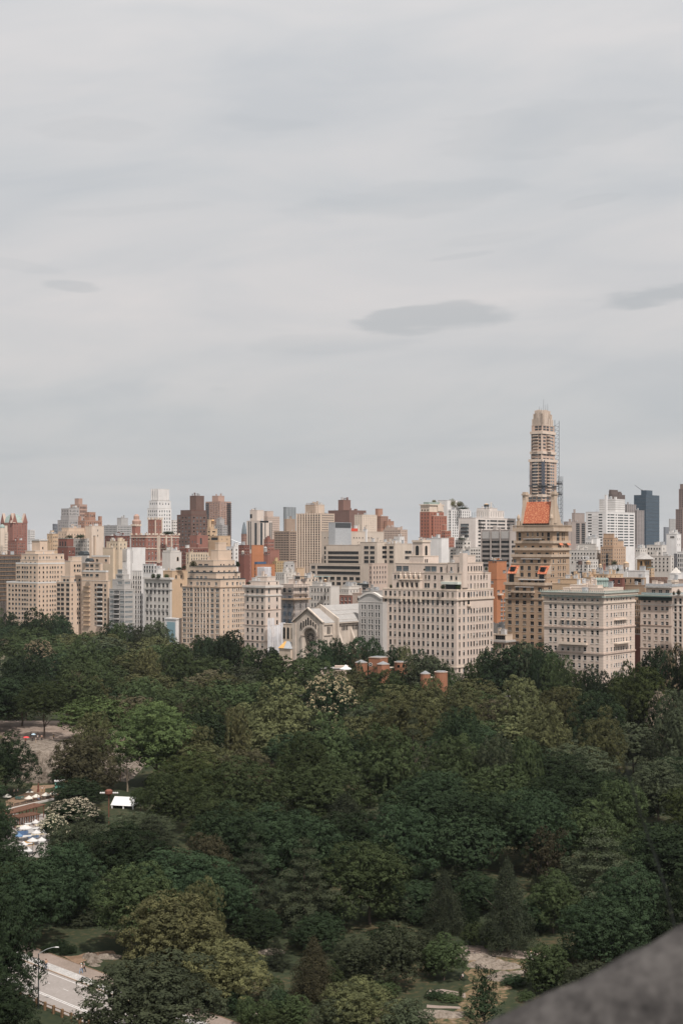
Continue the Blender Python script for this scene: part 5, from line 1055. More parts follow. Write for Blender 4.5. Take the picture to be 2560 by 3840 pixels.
q.build('floor_bands', b.root); q = MB(); q.tube((x0+4, y1-8, z1), (x0+4, y1-8, z1+6), .4, .4, STEEL); q.tube((x0+4, y1-8, z1+5), (x0-2, y1-2, z1+11), .3, .2, STEEL); q.build('roof_crane', b.root)
Q('G', 1320, 'grey-brown stepped tower cut by the right edge of the picture', wall('plum', (.20, .15, .135)), [(1490, 1560, 1800, 350), (1522, 1570, 1800, 145, 0, 2), (1534, 1575, 1800, 95, 1)], [(0, 3, 6, 20, 10, 11, 600, 1), (1, 2, 6, 20, 10, 11, 340, 1)])
Q('G', 1700, 'plain grey slab at the far right skyline', wall('cool_grey', (.36, .35, .34)), [(1422, 1435, 1492, 448)], [(0, 0, 4, 16, 8, 8, 600, 1)]); Q('G', 1750, 'darker narrow slab left of the plain grey slab, right skyline', wall('slate_blue', (.17, .18, .20)), [(1367, 1385, 1422, 532)], [])
Q('G', 900, 'white angular rooftop block with a roof terrace below the bright white tower', WHITE, [(572, 690, 727, 640), (574, 640, 700, 655, None)], [(1, 3, 1, 50, 18, 20, 780)], cl=6, roof=ROOFG)
Q('G', 860, 'long low white apartment block with small windows right of the red-roofed tower', PALE, [(415, 690, 732, 765), (415, 680, 728, 700, 0, 12)], [(0, 8, 1, 44, 18, 18, 900, 0)], cl=10)
Q('G', 800, 'white building front with paired windows lower right of the red-roofed tower', PALE, [(466, 600, 706, 862)], [(0, 3, 4, 36, 22, 16, 980, 1)], cl=5)
b = Q('G', 850, 'orange tan brick stepped apartment block in the right middle distance', wall('apricot', (.42, .29, .20)), [(730, 858, 985, 730), (755, 860, 905, 640, 0, .2), (757, 862, 870, 598, 1, .2), (868, 900, 968, 672, 0, 3)], [(0, 6, 5, 38, 13, 20, 1000), (1, 3, 2, 34, 12, 16, 740)], cl=6)
b.addbox('balconies', 0, 'L', 785, 810, 800, 1000, .12, GL[0])
Q('G', 1000, 'white wide apartment building with a roof railing in the right distance', PALE, [(1080, 1130, 1200, 745), (1195, 1350, 1480, 712, None)], [(1, 5, 4, 46, 16, 20, 900, 0), (0, 2, 3, 30, 14, 14, 800)], cl=10)
Q('G', 930, 'blank white tower block on the right with two dark openings near its top', WHITE, [(1396, 1500, 1545, 600), (1425, 1480, 1530, 585, 0)], [(0, 0, 2, 60, 12, 18, 760, 0)], cl=5, wins=[(0, 'L', [1455], [632], 40, 14, 0)])
Q('G', 860, 'pale apartment building with scattered windows behind the conical-roofed brown tower', PALE, [(1180, 1440, 1480, 822)], [(0, 6, 1, 38, 18, 18, 980, 0)], cl=8)
Q('G', 830, 'white building with a dark fire escape at the right edge', WHITE, [(1505, 1580, 1800, 780)], [(0, 3, 3, 48, 16, 30, 1000, 1)], cl=5); 
q_ = Bld('G', 826, 1500, 'fire_escape', 'black iron fire escape tower near the right edge', 'fire escape'); q_.box(1472, 1500, 1508, 800); q_.finish(netmat('iron_lattice', (.06, .06, .07), .35, 3.), cop=0, far=True)
b = Q('G', 700, 'brown brick rooftop tower with arched windows and a pale faceted cone roof', wall('ochre_brown', (.30, .19, .10)), [(1100, 1160, 1243, 858)], [], trim=CREAM)
x0, y0, x1, y1, z0, z1 = b.vol[0]; q = MB(); q.lathe([((x1-x0)*.60, 0), (.3, 3.2)], ROOFG, ((x0+x1)/2, (y0+y1)/2, z1+.1), 8); q.build('faceted_roof', b.root); b.arch(0, 'L', 1143, 875, 920, 20, GL[0]); [b.arch(0, 'R', x, 875, 915, 13, GL[0]) for x in (1190, 1213)]
Q('G', 690, 'white flat-roofed pavilion below the conical-roofed brown tower', WHITE, [(1005, 1180, 1222, 972)], [(0, 0, 3, 30, 8, 30, 1000, 0)], roof=ROOFW, cl=1); Q('G', 696, 'tan stair house with a green pyramid cap beside the white flat-roofed pavilion', TAN2, [(1200, 1245, 1275, 940)], [(0, 2, 2, 34, 10, 18, 1020, 0)], trim=COPPER)
Q('G', 680, 'tan brick building with a dark bay dormer under the white pavilion', BRICKT, [(960, 1158, 1190, 1045)], [], cl=2, wins=[(0, 'L', [982, 1033], [1080], 12, 36, 0), (0, 'L', [1105], [1075], 70, 34, 0)])
Q('G', 672, 'dark red brick parapet building behind the green crested cornice', BRICKD, [(755, 950, 975, 1048), (850, 955, 970, 1052, None)], [], cl=5, wins=[(0, 'L', [860, 915], [1085], 20, 32, 0)])
Q('G', 672, 'tan brick building corner above the narrow sliver with pipes on its roof', BRICKT, [(965, 1180, 1205, 1120)], [], cl=4, wins=[(0, 'L', [1090], [1190], 16, 20, 0)])
q_ = Bld('G', 690, 1400, 'scaffold', 'rust brown pipe scaffolding across the right-hand rooftops', 'scaffold'); q_.box(1185, 1400, 1412, 1040); q_.finish(netmat('rust_scaffold', (.20, .11, .08), .35, 1.6), cop=0, far=True)
Q('G', 735, 'jumble of tan rooftops with skylights and ducts behind the palazzo', TAN2, [(600, 800, 960, 1010), (480, 640, 760, 1040, None)], [(0, 5, 3, 30, 14, 18, 1040)], cl=16); Q('G', 760, 'dark tar rooftops with white parapets in the right middle distance', GREYC, [(640, 850, 1000, 985), (780, 900, 1000, 960, None)], [], cl=16, roof=ROOFW)
Q('G', 640, 'tan rooftop attic in front of the red-roofed tower side wall', TAN2, [(240, 560, 660, 1105), (320, 500, 560, 1055)], [], cl=10, roof=ROOFG)
b = Q('G', 668, 'white rooftop house with a pale pyramid roof near the right edge', WHITE, [(1428, 1500, 1560, 1000)], [], name='roof_house'); x0, y0, x1, y1, z0, z1 = b.vol[0]; q = MB(); q.lathe([(min(x1-x0, y1-y0)*.74, 0), (.3, 2.6)], PALE, ((x0+x1)/2, (y0+y1)/2, z1+.1), 4); o = q.build('pyramid_roof', b.root)
Q('G', 662, 'white low wall block under the pyramid-roofed house', PALE, [(1405, 1470, 1560, 1068)], [], cl=3); Q('G', 650, 'plain stone bulkhead at the right edge behind the chimney block', ROSE, [(1515, 1600, 1800, 1060)], [], cl=2)
water_tank('G', 523, 855, 935, 46, 780, 'dark brown wooden water tank, left of two in front of the long white block', (.09, .06, .05), (.12, .10, .10)); water_tank('G', 606, 868, 930, 52, 785, 'tan wooden water tank with orange cone roof in front of the long white block', (.34, .24, .16), (.46, .33, .21))
water_tank('G', 990, 878, 962, 58, 715, 'large pale water tank with orange cone roof left of the conical-roofed brown tower', (.42, .33, .26), (.46, .33, .21)); water_tank('G', 728, 902, 960, 34, 760, 'small pointed water tank beside the thin red chimney', (.4, .32, .24), (.46, .33, .21))
Q('G', 765, 'thin dark red brick chimney in the right-hand rooftop jumble', BRICKR, [(764, 771, 779, 905)], [], name='chimney_stack', cat='chimney'); Q('G', 720, 'pair of black cooling units in a steel frame right of the red-roofed tower', STEEL, [(432, 500, 545, 985)], [], name='cooling_unit', cat='cooling unit')
# ---- low distant blocks filling the city to the horizon
R2 = random.Random(5); fm = [ROSE, CREAM, GREYC, BRICKD, PALE, TAN2, BRICKR, MATS['wall_cool_grey']]
LOWB = []
for k_ in range(44):
    D = R2.uniform(1050, 2600); u = R2.uniform(-40, 2600); H_ = R2.uniform(30, 66); b = Bld('0', D, u, 'distant_building', 'low flat-roofed block in the hazy distance beyond the front rows', 'building', 'low distant blocks'); LOWB.append((u, D, b.root))
    a, c = R2.uniform(22, 48), R2.uniform(20, 45); b.raw(0, 0, a, c, 0, H_)
    if D < 1500:
        i = 0
        for z in r(H_-4, max(H_-20, 6), 5):
            for y in r(2.5, c-2.5, 6): b.op[0]['L'].append((y-.8, y+.8, z-.9, z+.9, 0))
            for x in r(2.5, a-2.5, 6): b.op[0]['R'].append((x-.8, x+.8, z-.9, z+.9, 0))
    b.finish(R2.choice(fm), far=True)
LOWB.sort(key=lambda a: a[0]); lowl = {}
for k_, (u, D, o) in enumerate(LOWB):
    lowl.setdefault('%s low flat-roofed block in the %s distance' % ('near' if D < 1500 else ('farther' if D < 2100 else 'farthest'), ['far left', 'left', 'centre left', 'centre right', 'right', 'far right'][min(5, int(max(0, u)/430))]), []).append(o)
for l, os_ in lowl.items():
    for i_, o in enumerate(os_): o['label'] = l if len(os_) == 1 else l+', %s from left' % ['first', 'second', 'third', 'fourth', 'fifth', 'sixth', 'seventh', 'eighth'][min(7, i_)]
# faint suspension bridge in the gap left of centre
br = empty('suspension_bridge', (0, 0, 0), label='faint grey suspension bridge cable and hangers in the gap between two towers', cat='bridge'); D = 2600
pts = [PT(905+0-(60-k_*9)*1.0, 2020+26*(1-((k_/12.)))**1.0*-1+26, D) for k_ in range(13)]
pts = [PT(858+k_*6, 2018+ (k_/12)**.8*28, D) for k_ in range(13)]
q = MB()
for a, c in zip(pts, pts[1:]): q.tube(a, c, .8, .8, METAL, 5)
q.build('cable', br); q = MB(); [q.tube(a, (a.x, a.y, 45), .25, .25, METAL, 4) for a in pts]; q.build('hangers', br)
q = MB(); q.box(pts[0].x-60, D-6, 42, pts[-1].x+60, D+6, 45, METAL); q.build('deck', br); q = MB(); q.box(pts[0].x-6, D-4, 0, pts[0].x-1, D+4, pts[0].z, METAL); q.build('tower', br)
# ================================================================== GROUND
def groundmat(name, c1, c2, c3, s=.06, s2=.9, p=(.42, .55, .66)):
    m, t, b = newmat(name); L = t.links.new; b.inputs['Roughness'].default_value = .95; b.inputs['Specular IOR Level'].default_value = .1
    g = t.nodes.new('ShaderNodeNewGeometry'); a = t.nodes.new('ShaderNodeTexNoise'); a.inputs['Scale'].default_value = s; a.inputs['Detail'].default_value = 8; a.inputs['Roughness'].default_value = .65; L(g.outputs['Position'], a.inputs['Vector'])
    d = t.nodes.new('ShaderNodeTexNoise'); d.inputs['Scale'].default_value = s2; d.inputs['Detail'].default_value = 6; L(g.outputs['Position'], d.inputs['Vector'])
    x = t.nodes.new('ShaderNodeMath'); x.operation = 'MULTIPLY_ADD'; x.inputs[1].default_value = .45; L(d.outputs[0], x.inputs[0])
    y = t.nodes.new('ShaderNodeMath'); y.operation = 'MULTIPLY'; y.inputs[1].default_value = .6; L(a.outputs[0], y.inputs[0]); L(y.outputs[0], x.inputs[2])
    r_ = t.nodes.new('ShaderNodeValToRGB'); e = r_.color_ramp.elements; e[0].position = p[0]; e[0].color = (*c1, 1); e[1].position = p[2]; e[1].color = (*c3, 1); z = e.new(p[1]); z.color = (*c2, 1)
    L(x.outputs[0], r_.inputs[0]); L(r_.outputs[0], b.inputs['Base Color']); MATS[name] = m; return m
SHADEDGRASSM = groundmat('lawn', (.024, .032, .018), (.036, .042, .022), (.085, .062, .035))  # lawn colour darkened: shade under the canopy is put into it
CITYM = groundmat('city_ground', (.10, .10, .10), (.14, .13, .125), (.18, .17, .16), .02, .4)
DIRT = groundmat('dirt', (.16, .105, .07), (.23, .155, .105), (.17, .11, .07), .3, 2.)
PATHM = groundmat('path_asphalt', (.21, .17, .14), (.25, .20, .17), (.28, .225, .19), .15, 3.)
ROADM = groundmat('road_asphalt', (.25, .225, .205), (.285, .255, .235), (.31, .28, .26), .12, 2.)
COBBLE = groundmat('cobble', (.26, .25, .24), (.42, .40, .38), (.50, .48, .46), 2.5, 9.)
ROCK = groundmat('schist', (.10, .08, .062), (.19, .158, .13), (.26, .22, .18), .5, 3.)
WLINE = surf('road_paint', (.62, .60, .58), .8, .25, 2.)
def rough(pts, step=1.2, amp=.5, seed=0):
    """worn, irregular outline for bare ground"""
    R_ = random.Random(seed+len(pts)); out = []
    for a, c in zip(pts, pts[1:]+pts[:1]):
        d = (c-a); n = max(1, int(d.length/step)); pn = Vector((-d.y, d.x, 0)).normalized()
        for k in range(n): out.append(a+d*k/n+pn*R_.uniform(-amp, amp)*(1 if k else .4))
    return out
def sheet(name, pts, z, m, kind='structure'):
    q = MB(); q.poly([(p[0], p[1], z) for p in pts], m); return q.build(name, kind=kind)
sheet('ground', [(-12000, -800), (12000, -800), (12000, 12000), (-12000, 12000)], -.03, CITYM)
sheet('park_lawn', [(-700, -60), (700, -60), (700, 330), (300, 430), (108, 560), (45, 612), (-55, 680), (-110, 775), (-195, 888), (-420, 1060), (-700, 1150)], 0, SHADEDGRASSM)
nV = Vector((.714, .70, 0)); dV = Vector((.70, -.714, 0))
def strip(name, n0, n1, t0, t1, z, m):
    P_ = lambda n, t: nV*n+dV*t
    return sheet(name, [P_(n0, t0), P_(n0, t1), P_(n1, t1), P_(n1, t0)], z, m)
# coordinates along the drive: n = distance off, t = along
strip('road', 118.7, 129.1, -330, -80, .008, ROADM); strip('road_edge_line', 128.35, 128.5, -330, -80, .012, WLINE)
strip('double_line', 121.55, 121.72, -330, -80, .012, WLINE); strip('double_line', 121.95, 122.12, -330, -80, .012, WLINE)
for k_ in range(9): strip('lane_dash', 125.4, 125.5, -206+k_*5.2, -204.6+k_*5.2, .012, WLINE)
q = MB(); P_ = lambda n, t, z: tuple((nV*n+dV*t)+Vector((0, 0, z)))
def prism(n0, n1, t0, t1, z0, z1, m, name, **k):
    q = MB(); c = [P_(n0, t0, z0), P_(n1, t0, z0), P_(n1, t1, z0), P_(n0, t1, z0), P_(n0, t0, z1), P_(n1, t0, z1), P_(n1, t1, z1), P_(n0, t1, z1)]
    for f in ((4, 5, 6, 7), (0, 1, 5, 4), (1, 2, 6, 5), (2, 3, 7, 6), (3, 0, 4, 7)): q.quad(*[c[i] for i in f], m)
    return q.build(name, **k)
prism(129.1, 129.3, -330, -80, 0, .13, surf('kerb', (.34, .25, .18)), 'kerb', kind='structure')
prism(129.3, 131.3, -330, -80, 0, .12, COBBLE, 'cobble_strip', kind='structure'); prism(131.3, 134.4, -330, -80, 0, .11, PATHM, 'footpath', kind='structure')
prism(134.4, 134.6, -330, -80, 0, .16, DIRT, 'path_edging', kind='structure')
# bare soil by the path (L frame) and the rest of the visible open ground
sheet('dirt_track', rough([G('L', *p) for p in ((500, 262), (640, 268), (900, 225), (1160, 205), (1180, 240), (1000, 268), (860, 300), (745, 355), (640, 320))]), .012, DIRT)
sheet('dirt_track', rough([G('N', *p) for p in ((560, 330), (640, 305), (900, 330), (1230, 330), (1240, 380), (1210, 560), (1050, 520), (960, 620), (1080, 680), (900, 900), (800, 1086), (120, 1086), (120, 930), (430, 960), (560, 720), (610, 600), (560, 480))], 1.0, .6), .012, groundmat('dirt_grass', (.045, .055, .027), (.15, .105, .06), (.25, .19, .145), .22, 1.2, (.46, .56, .68)))
sheet('footpath', rough([G('N', *p) for p in ((480, 200), (700, 195), (1500, 300), (1500, 370), (1120, 345), (880, 320), (700, 300), (560, 270))], 1.5, .2), .016, PATHM)
sheet('footpath', rough([G('N', *p) for p in ((120, 700), (300, 690), (560, 740), (560, 790), (400, 770), (250, 735), (120, 745))], 1.5, .2), .016, PATHM)
sheet('footpath', rough([G('N', *p) for p in ((120, 865), (500, 890), (500, 915), (120, 900))], 1.5, .2), .016, PATHM)
# plaza by the pergola (K frame)
sheet('plaza_path', rough([G('K', *p) for p in ((60, 1000), (60, 905), (120, 880), (330, 800), (330, 745), (600, 735), (600, 760), (470, 780), (470, 815), (640, 830), (560, 880), (420, 905))], 2, .3), .012, DIRT)
sheet('plaza_paving', [G('K', *p) for p in ((-200, 1500), (-60, 1040), (480, 1040), (560, 1500))], .012, surf('paving', (.27, .24, .22), scale=1.))
sheet('hill_path', [], 0, DIRT) if False else None

def lumps(name, c, sx, sy, h, seed, m, n=26, rough=.35, label=None, cat=None, **k):
    """craggy rock: displaced dome with its own thickness, set into the ground"""
    rnd = np.random.RandomState(seed); q = MB(); g = []
    ph = rnd.rand(6, 3)*6.28
    for i in range(n+1):
        for j in range(n+1):
            x, y = 2*i/n-1, 2*j/n-1; rr_ = math.hypot(x, y)
            z = max(0, 1-rr_**2)**.5 if rr_ < 1 else 0
            d = sum(math.sin(x*(2+2.1*a)+ph[a, 0])*math.cos(y*(2.3+1.9*a)+ph[a, 1])/(1.3+a) for a in range(6))
            zz2 = h*(z*(1+rough*d)) + h*.10*math.floor(3*d)*z
            g.append((c[0]+x*sx, c[1]+y*sy, c[2]+zz2-.25))
    q.v = g; mi = q.mat(m)
    for i in range(n):
        for j in range(n): q.f.append((i*(n+1)+j, (i+1)*(n+1)+j, (i+1)*(n+1)+j+1, i*(n+1)+j+1)); q.m.append(mi)
    return q.build(name, label=label, category=None, **k) if False else props(q.build(name), label=label, cat=cat, **k)
# big schist outcrop with its plateau, a hill the trees and people stand on
HZ = 8.0
def hill_h(x, y):
    f = min(1, max(0, (y-419-1.5*math.sin(x*.9)-1.0*math.sin(x*2.3+1))/7.0)); f = f*f*(3-2*f); s_ = min(1, max(0, (x+150)/12))*min(1, max(0, (-62-x)/14)); e = min(1, max(0, (540-y)/40))
    stepf = f+.09*math.sin(f*9.4+x*.7)*(1 if 0 < f < 1 else 0)
    return HZ*stepf*s_*e
q = MB(); nx_, ny_ = 100, 150; X0, X1, Y0, Y1 = -152, -60, 412, 542; mi = q.mat(ROCK); mg = q.mat(groundmat('hill_soil', (.15, .115, .09), (.22, .17, .14), (.27, .22, .185), .15, 1.5))
for i in range(nx_+1):
    for j in range(ny_+1):
        x, y = X0+(X1-X0)*i/nx_, Y0+(Y1-Y0)*(j/ny_)**1.5; h = hill_h(x, y)
        n_ = (.8*abs(math.sin(x*1.1+y*.9))*math.cos(y*1.3+x*.4)+.45*math.sin(x*2.6-y*1.7)*math.cos(y*2.9)) if y < 432 and .4 < h < 7.7 else (.22*math.sin(x*1.3+y*.5)*math.cos(y*.9) if y < 446 and h > .5 else 0)
        q.v.append((x, y, h+n_-.1))
for i in range(nx_):
    for j in range(ny_):
        y = Y0+(Y1-Y0)*(j/ny_)**1.5; q.f.append((i*(ny_+1)+j, (i+1)*(ny_+1)+j, (i+1)*(ny_+1)+j+1, i*(ny_+1)+j+1)); q.m.append(mi if y < 452 else mg)
q.build('rock_outcrop_hill', kind='structure')

# ================================================================== TREES
def leafmat(name, c, var=.35, tr=.14):
    m = bpy.data.materials.new(name); m.use_nodes = True; t = m.node_tree; t.nodes.clear(); L = t.links.new
    o = t.nodes.new('ShaderNodeOutputMaterial'); oi = t.nodes.new('ShaderNodeObjectInfo'); g = t.nodes.new('ShaderNodeTexCoord')
    no = t.nodes.new('ShaderNodeTexNoise'); no.inputs['Scale'].default_value = 3.5; no.inputs['Detail'].default_value = 5; L(g.outputs['Object'], no.inputs['Vector'])
    r_ = t.nodes.new('ShaderNodeValToRGB'); r_.color_ramp.elements[0].position = .3; r_.color_ramp.elements[1].position = .72
    r_.color_ramp.elements[0].color = (*mul(c, 1-var), 1); r_.color_ramp.elements[1].color = (c[0]*(1+var*1.2), c[1]*(1+var), c[2]*(1+var*.6), 1); L(no.outputs[0], r_.inputs[0])
    hs = t.nodes.new('ShaderNodeHueSaturation'); L(r_.outputs[0], hs.inputs['Color'])
    mr = t.nodes.new('ShaderNodeMapRange'); L(oi.outputs['Random'], mr.inputs[0]); mr.inputs[3].default_value = .62; mr.inputs[4].default_value = 1.4; L(mr.outputs[0], hs.inputs['Value'])
    mh = t.nodes.new('ShaderNodeMapRange'); L(oi.outputs['Random'], mh.inputs[0]); mh.inputs[3].default_value = .485; mh.inputs[4].default_value = .51; L(mh.outputs[0], hs.inputs['Hue'])
    d = t.nodes.new('ShaderNodeBsdfDiffuse'); tl = t.nodes.new('ShaderNodeBsdfTranslucent'); mx_ = t.nodes.new('ShaderNodeMixShader'); mx_.inputs[0].default_value = tr
    L(hs.outputs[0], d.inputs[0]); L(hs.outputs[0], tl.inputs[0]); L(d.outputs[0], mx_.inputs[1]); L(tl.outputs[0], mx_.inputs[2]); L(mx_.outputs[0], o.inputs[0]); return m
LEAF = {'d': leafmat('leaf_dark', (0.026, 0.041, 0.023)), 'm': leafmat('leaf_mid', (0.043, 0.060, 0.029)), 'o': leafmat('leaf_olive', (0.075, 0.081, 0.041)),
        'b': leafmat('leaf_bright', (0.054, 0.074, 0.031)), 't': leafmat('leaf_tan', (0.074, 0.068, 0.045)), 'g': leafmat('leaf_greygreen', (0.049, 0.060, 0.038)),
        's': leafmat('leaf_pale', (0.167, 0.167, 0.094)), 'c': leafmat('needle', (0.037, 0.046, 0.031)), 'y': leafmat('leaf_yellow', (0.093, 0.095, 0.048)), 'r': leafmat('leaf_rust', (0.053, 0.051, 0.032))}
BLOS = {'f': leafmat('blossom_cream', (.24, .20, .135), .3), 'w': leafmat('blossom_white', (.40, .36, .28), .25), 'p': leafmat('blossom_pink', (.24, .20, .16), .25)}
BARK = surf('bark', (.10, .075, .058), .9, .35, 2.); BARKP = surf('bark_pale', (.24, .19, .14), .9, .3, 2.)
def quads_mesh(name, P, Nn, size, mat_idx=None, aspect=1.0, rs=None):
    n = len(P); rs = rs or np.random.RandomState(1)
    Nn = Nn/np.linalg.norm(Nn, axis=1, keepdims=True); a = rs.randn(n, 3); T = np.cross(Nn, a); T /= np.linalg.norm(T, axis=1, keepdims=True)+1e-9; B_ = np.cross(Nn, T)
    s = (size*(rs.uniform(.55, 1.35, n)))[:, None]; T = T*s; B_ = B_*s*aspect
    V = np.empty((n, 4, 3)); V[:, 0] = P+T; V[:, 1] = P+B_; V[:, 2] = P-T; V[:, 3] = P-B_
    me = bpy.data.meshes.new(name); me.vertices.add(4*n); me.vertices.foreach_set('co', V.reshape(-1).astype(np.float32))
    me.loops.add(4*n); me.loops.foreach_set('vertex_index', np.arange(4*n, dtype=np.int32)); me.polygons.add(n)
    me.polygons.foreach_set('loop_start', np.arange(0, 4*n, 4, dtype=np.int32)); 
    me.materials.append(LEAF['m'])
    if mat_idx is not None: me.materials.append(BLOS['f']); me.polygons.foreach_set('material_index', mat_idx.astype(np.int32))
    me.update(); return me
def crown(seed, nl, nsub, per, size, blossom=False, rl=(.24, .34), rsub=.085, zmin=-.85, irr=1.12):
    """crown of big lobes, each lobe covered with small leaf clumps, each clump a shell of leaf faces"""
    rs = np.random.RandomState(seed); C_ = []
    j = 0; ph0 = rs.uniform(0, 6.28); lop = rs.randn(2)*.08
    while len(C_) < nl:        # lobes spread evenly over a dome that is broad at its foot
        z = zmin+(1-zmin)*(1-(j % nl+.5)/nl); a_ = ph0+2.39996*j+rs.uniform(-.25, .25); j += 1; rr_ = math.sqrt(max(0, 1-z*z)) if z > 0 else 1-.25*z*z
        c = np.array([rr_*math.cos(a_), rr_*math.sin(a_), z])*rs.uniform(.60, .76)*irr**rs.uniform(-1, 1); c[:2] += lop*(1-z); C_.append(c)
    C_ = np.array(C_); R_ = rs.uniform(rl[0], rl[1], nl); S_, SN_ = [], []
    sq = np.array([1, 1, .85])
    for k in range(nl):
        n = int(nsub*1.25*(R_[k]/.33)**2); d = rs.randn(n, 3); d /= np.linalg.norm(d, axis=1, keepdims=True)
        p = C_[k]+d*R_[k]*rs.uniform(.84, 1.06, n)[:, None]*sq; keep = np.ones(n, bool)
        for j in range(nl):
            if j != k: keep &= np.linalg.norm((p-C_[j])/sq, axis=1) > R_[j]*.86
        keep &= (np.linalg.norm(p, axis=1) > .42) & ((d[:, 2] > -.30) | (rs.rand(n) < .15))
        S_.append(p[keep]); SN_.append(d[keep])
    S_ = np.concatenate(S_); SN_ = np.concatenate(SN_); m_ = len(S_); rr_ = rsub*rs.uniform(.65, 1.4, m_)
    d = rs.randn(m_, per, 3); d += SN_[:, None, :]*.8+np.array([0, 0, .45]); d /= np.linalg.norm(d, axis=2, keepdims=True)
    P_ = (S_[:, None, :]+d*(rr_[:, None]*rs.uniform(.7, 1.15, (m_, per)))[:, :, None]*np.array([1, 1, .75])).reshape(-1, 3)
    N_ = (d*1.0+SN_[:, None, :]*.5+rs.randn(m_, per, 3)*.24).reshape(-1, 3)
    fl = ((np.repeat(SN_[:, 2], per) > -.15) & (np.repeat(rs.rand(m_) < .92, per)) & (rs.rand(m_*per) < .68) & (np.linalg.norm(P_, axis=1) > .62) & (d.reshape(-1, 3)[:, 2] > .1))
    ni = int(len(P_)*.13); d = rs.randn(ni, 3); d /= np.linalg.norm(d, axis=1, keepdims=True); pi = d*(rs.uniform(.15, .60, ni))[:, None]
    P_ = np.concatenate([P_, pi]); N_ = np.concatenate([N_, d+rs.randn(ni, 3)*.3]); sz = np.full(len(P_), size); sz[-ni:] *= 2.4
    return quads_mesh('crown', P_, N_, sz, np.concatenate([fl, np.zeros(ni)]) if blossom else None, .8, rs)
def pinecrown(seed, tiers, br, per, size, kind='pine'):
    rs = np.random.RandomState(seed); Ps, Ns = [], []
    for t in range(tiers):
        f = t/(tiers-1); z = -0.95+1.85*f
        R_ = {'pine': (1-f**1.7)*.9+.12, 'hemlock': (1-f)**.75*.95+.06, 'spruce': (1-f)*.95+.05, 'upright': (1-abs(f-.35)**1.5*1.3)*.85}[kind]*rs.uniform(.85, 1.12)
        nb = max(3, int(br*(.45+.55*R_))); a0 = rs.uniform(0, 6.28)
        for b_ in range(nb):
            a = a0+6.28*b_/nb+rs.uniform(-.25, .25); L_ = R_*rs.uniform(.7, 1.12); n = int(per*L_*1.1)+6
            s = rs.uniform(.12, 1, n)**.8; wv = {'pine': .17, 'hemlock': .13, 'spruce': .12, 'upright': .14}[kind]*(1.15-s*.6)
            x = s*L_; y = rs.randn(n)*wv*.7
            droop = {'pine': .03*np.sin(s*3.1)-.05*s, 'hemlock': -.16*s**2, 'spruce': -.10*s, 'upright': .35*s}[kind]
            if kind == 'hemlock': zz3 = z+droop-np.abs(rs.randn(n))*.05*(1+s)
            else: zz3 = z+droop+rs.randn(n)*.022+(.03*np.sin(x*20+b_) if kind == 'pine' else 0)
            Ps.append(np.stack([x*math.cos(a)-y*math.sin(a), x*math.sin(a)+y*math.cos(a), zz3], 1))
            nn = rs.randn(n, 3)*.5+np.array([0, 0, 1.0 if kind != 'hemlock' else .35])+np.array([math.cos(a), math.sin(a), 0])*.45; Ns.append(nn)
    P_ = np.concatenate(Ps); N_ = np.concatenate(Ns); return quads_mesh('crown', P_, N_, np.full(len(P_), size), None, .55, rs)
CR = {'far': [crown(100+i, 26+i, 34, 15, .030, rl=(.22, .34), rsub=.095, irr=1.05+.04*i) for i in range(7)], 'near': [crown(200+i, 36+2*i, 56, 26, .0175, rl=(.19, .29), rsub=.072, irr=1.06+.04*i) for i in range(6)],
      'fl': [crown(300+i, 26, 50, 15, .027, True, rsub=.075) for i in range(3)], 'flat': [crown(400+i, 18, 50, 14, .029, rl=(.28, .42), zmin=-.1) for i in range(3)],
      'pine': [pinecrown(500+i, 9, 10, 520, .020) for i in range(3)], 'hemlock': [pinecrown(520+i, 24, 12, 210, .020, 'hemlock') for i in range(3)],
      'spruce': [pinecrown(540+i, 20, 10, 220, .022, 'spruce') for i in range(2)], 'upright': [crown(560+i, 30, 60, 18, .024, rl=(.16, .30), rsub=.075, zmin=-1) for i in range(2)],
      'sparse': [crown(600, 22, 40, 14, .026, rl=(.12, .22)), crown(601, 22, 40, 14, .026, rl=(.12, .22))]}
def trunkmesh(seed, m):
    rs = random.Random(seed); q = MB(); p = Vector((0, 0, 0)); rad = .022
    for k in range(5):
        n = p+Vector((rs.uniform(-.012, .012), rs.uniform(-.012, .012), .11)); q.tube(p, n, rad, rad*.86, m, 8, k == 0); rad *= .86
        if k >= 2:
            for _ in range(3):
                a = rs.uniform(0, 6.28); L_ = rs.uniform(.16, .26); mid = p+Vector((math.cos(a)*L_*.5, math.sin(a)*L_*.5, L_*.55)); e = mid+Vector((math.cos(a)*L_*.5, math.sin(a)*L_*.5, L_*.5))
                q.tube(p, mid, rad*.62, rad*.42, m, 6, False); q.tube(mid, e, rad*.42, rad*.12, m, 5, False)
        p = n
    q.tube(p, p+Vector((0, 0, .3)), rad, rad*.2, m, 6, False); return q.mesh('trunk')
TRK = [trunkmesh(i, BARK) for i in range(4)]; TRKP = trunkmesh(9, BARKP)
TREES = []; TR = random.Random(77)
NM = {'far': 'broadleaf_tree', 'near': 'broadleaf_tree', 'fl': 'flowering_tree', 'flat': 'broadleaf_tree', 'pine': 'pine_tree', 'hemlock': 'hemlock_tree', 'spruce': 'spruce_tree', 'upright': 'yew_tree', 'sparse': 'young_tree'}
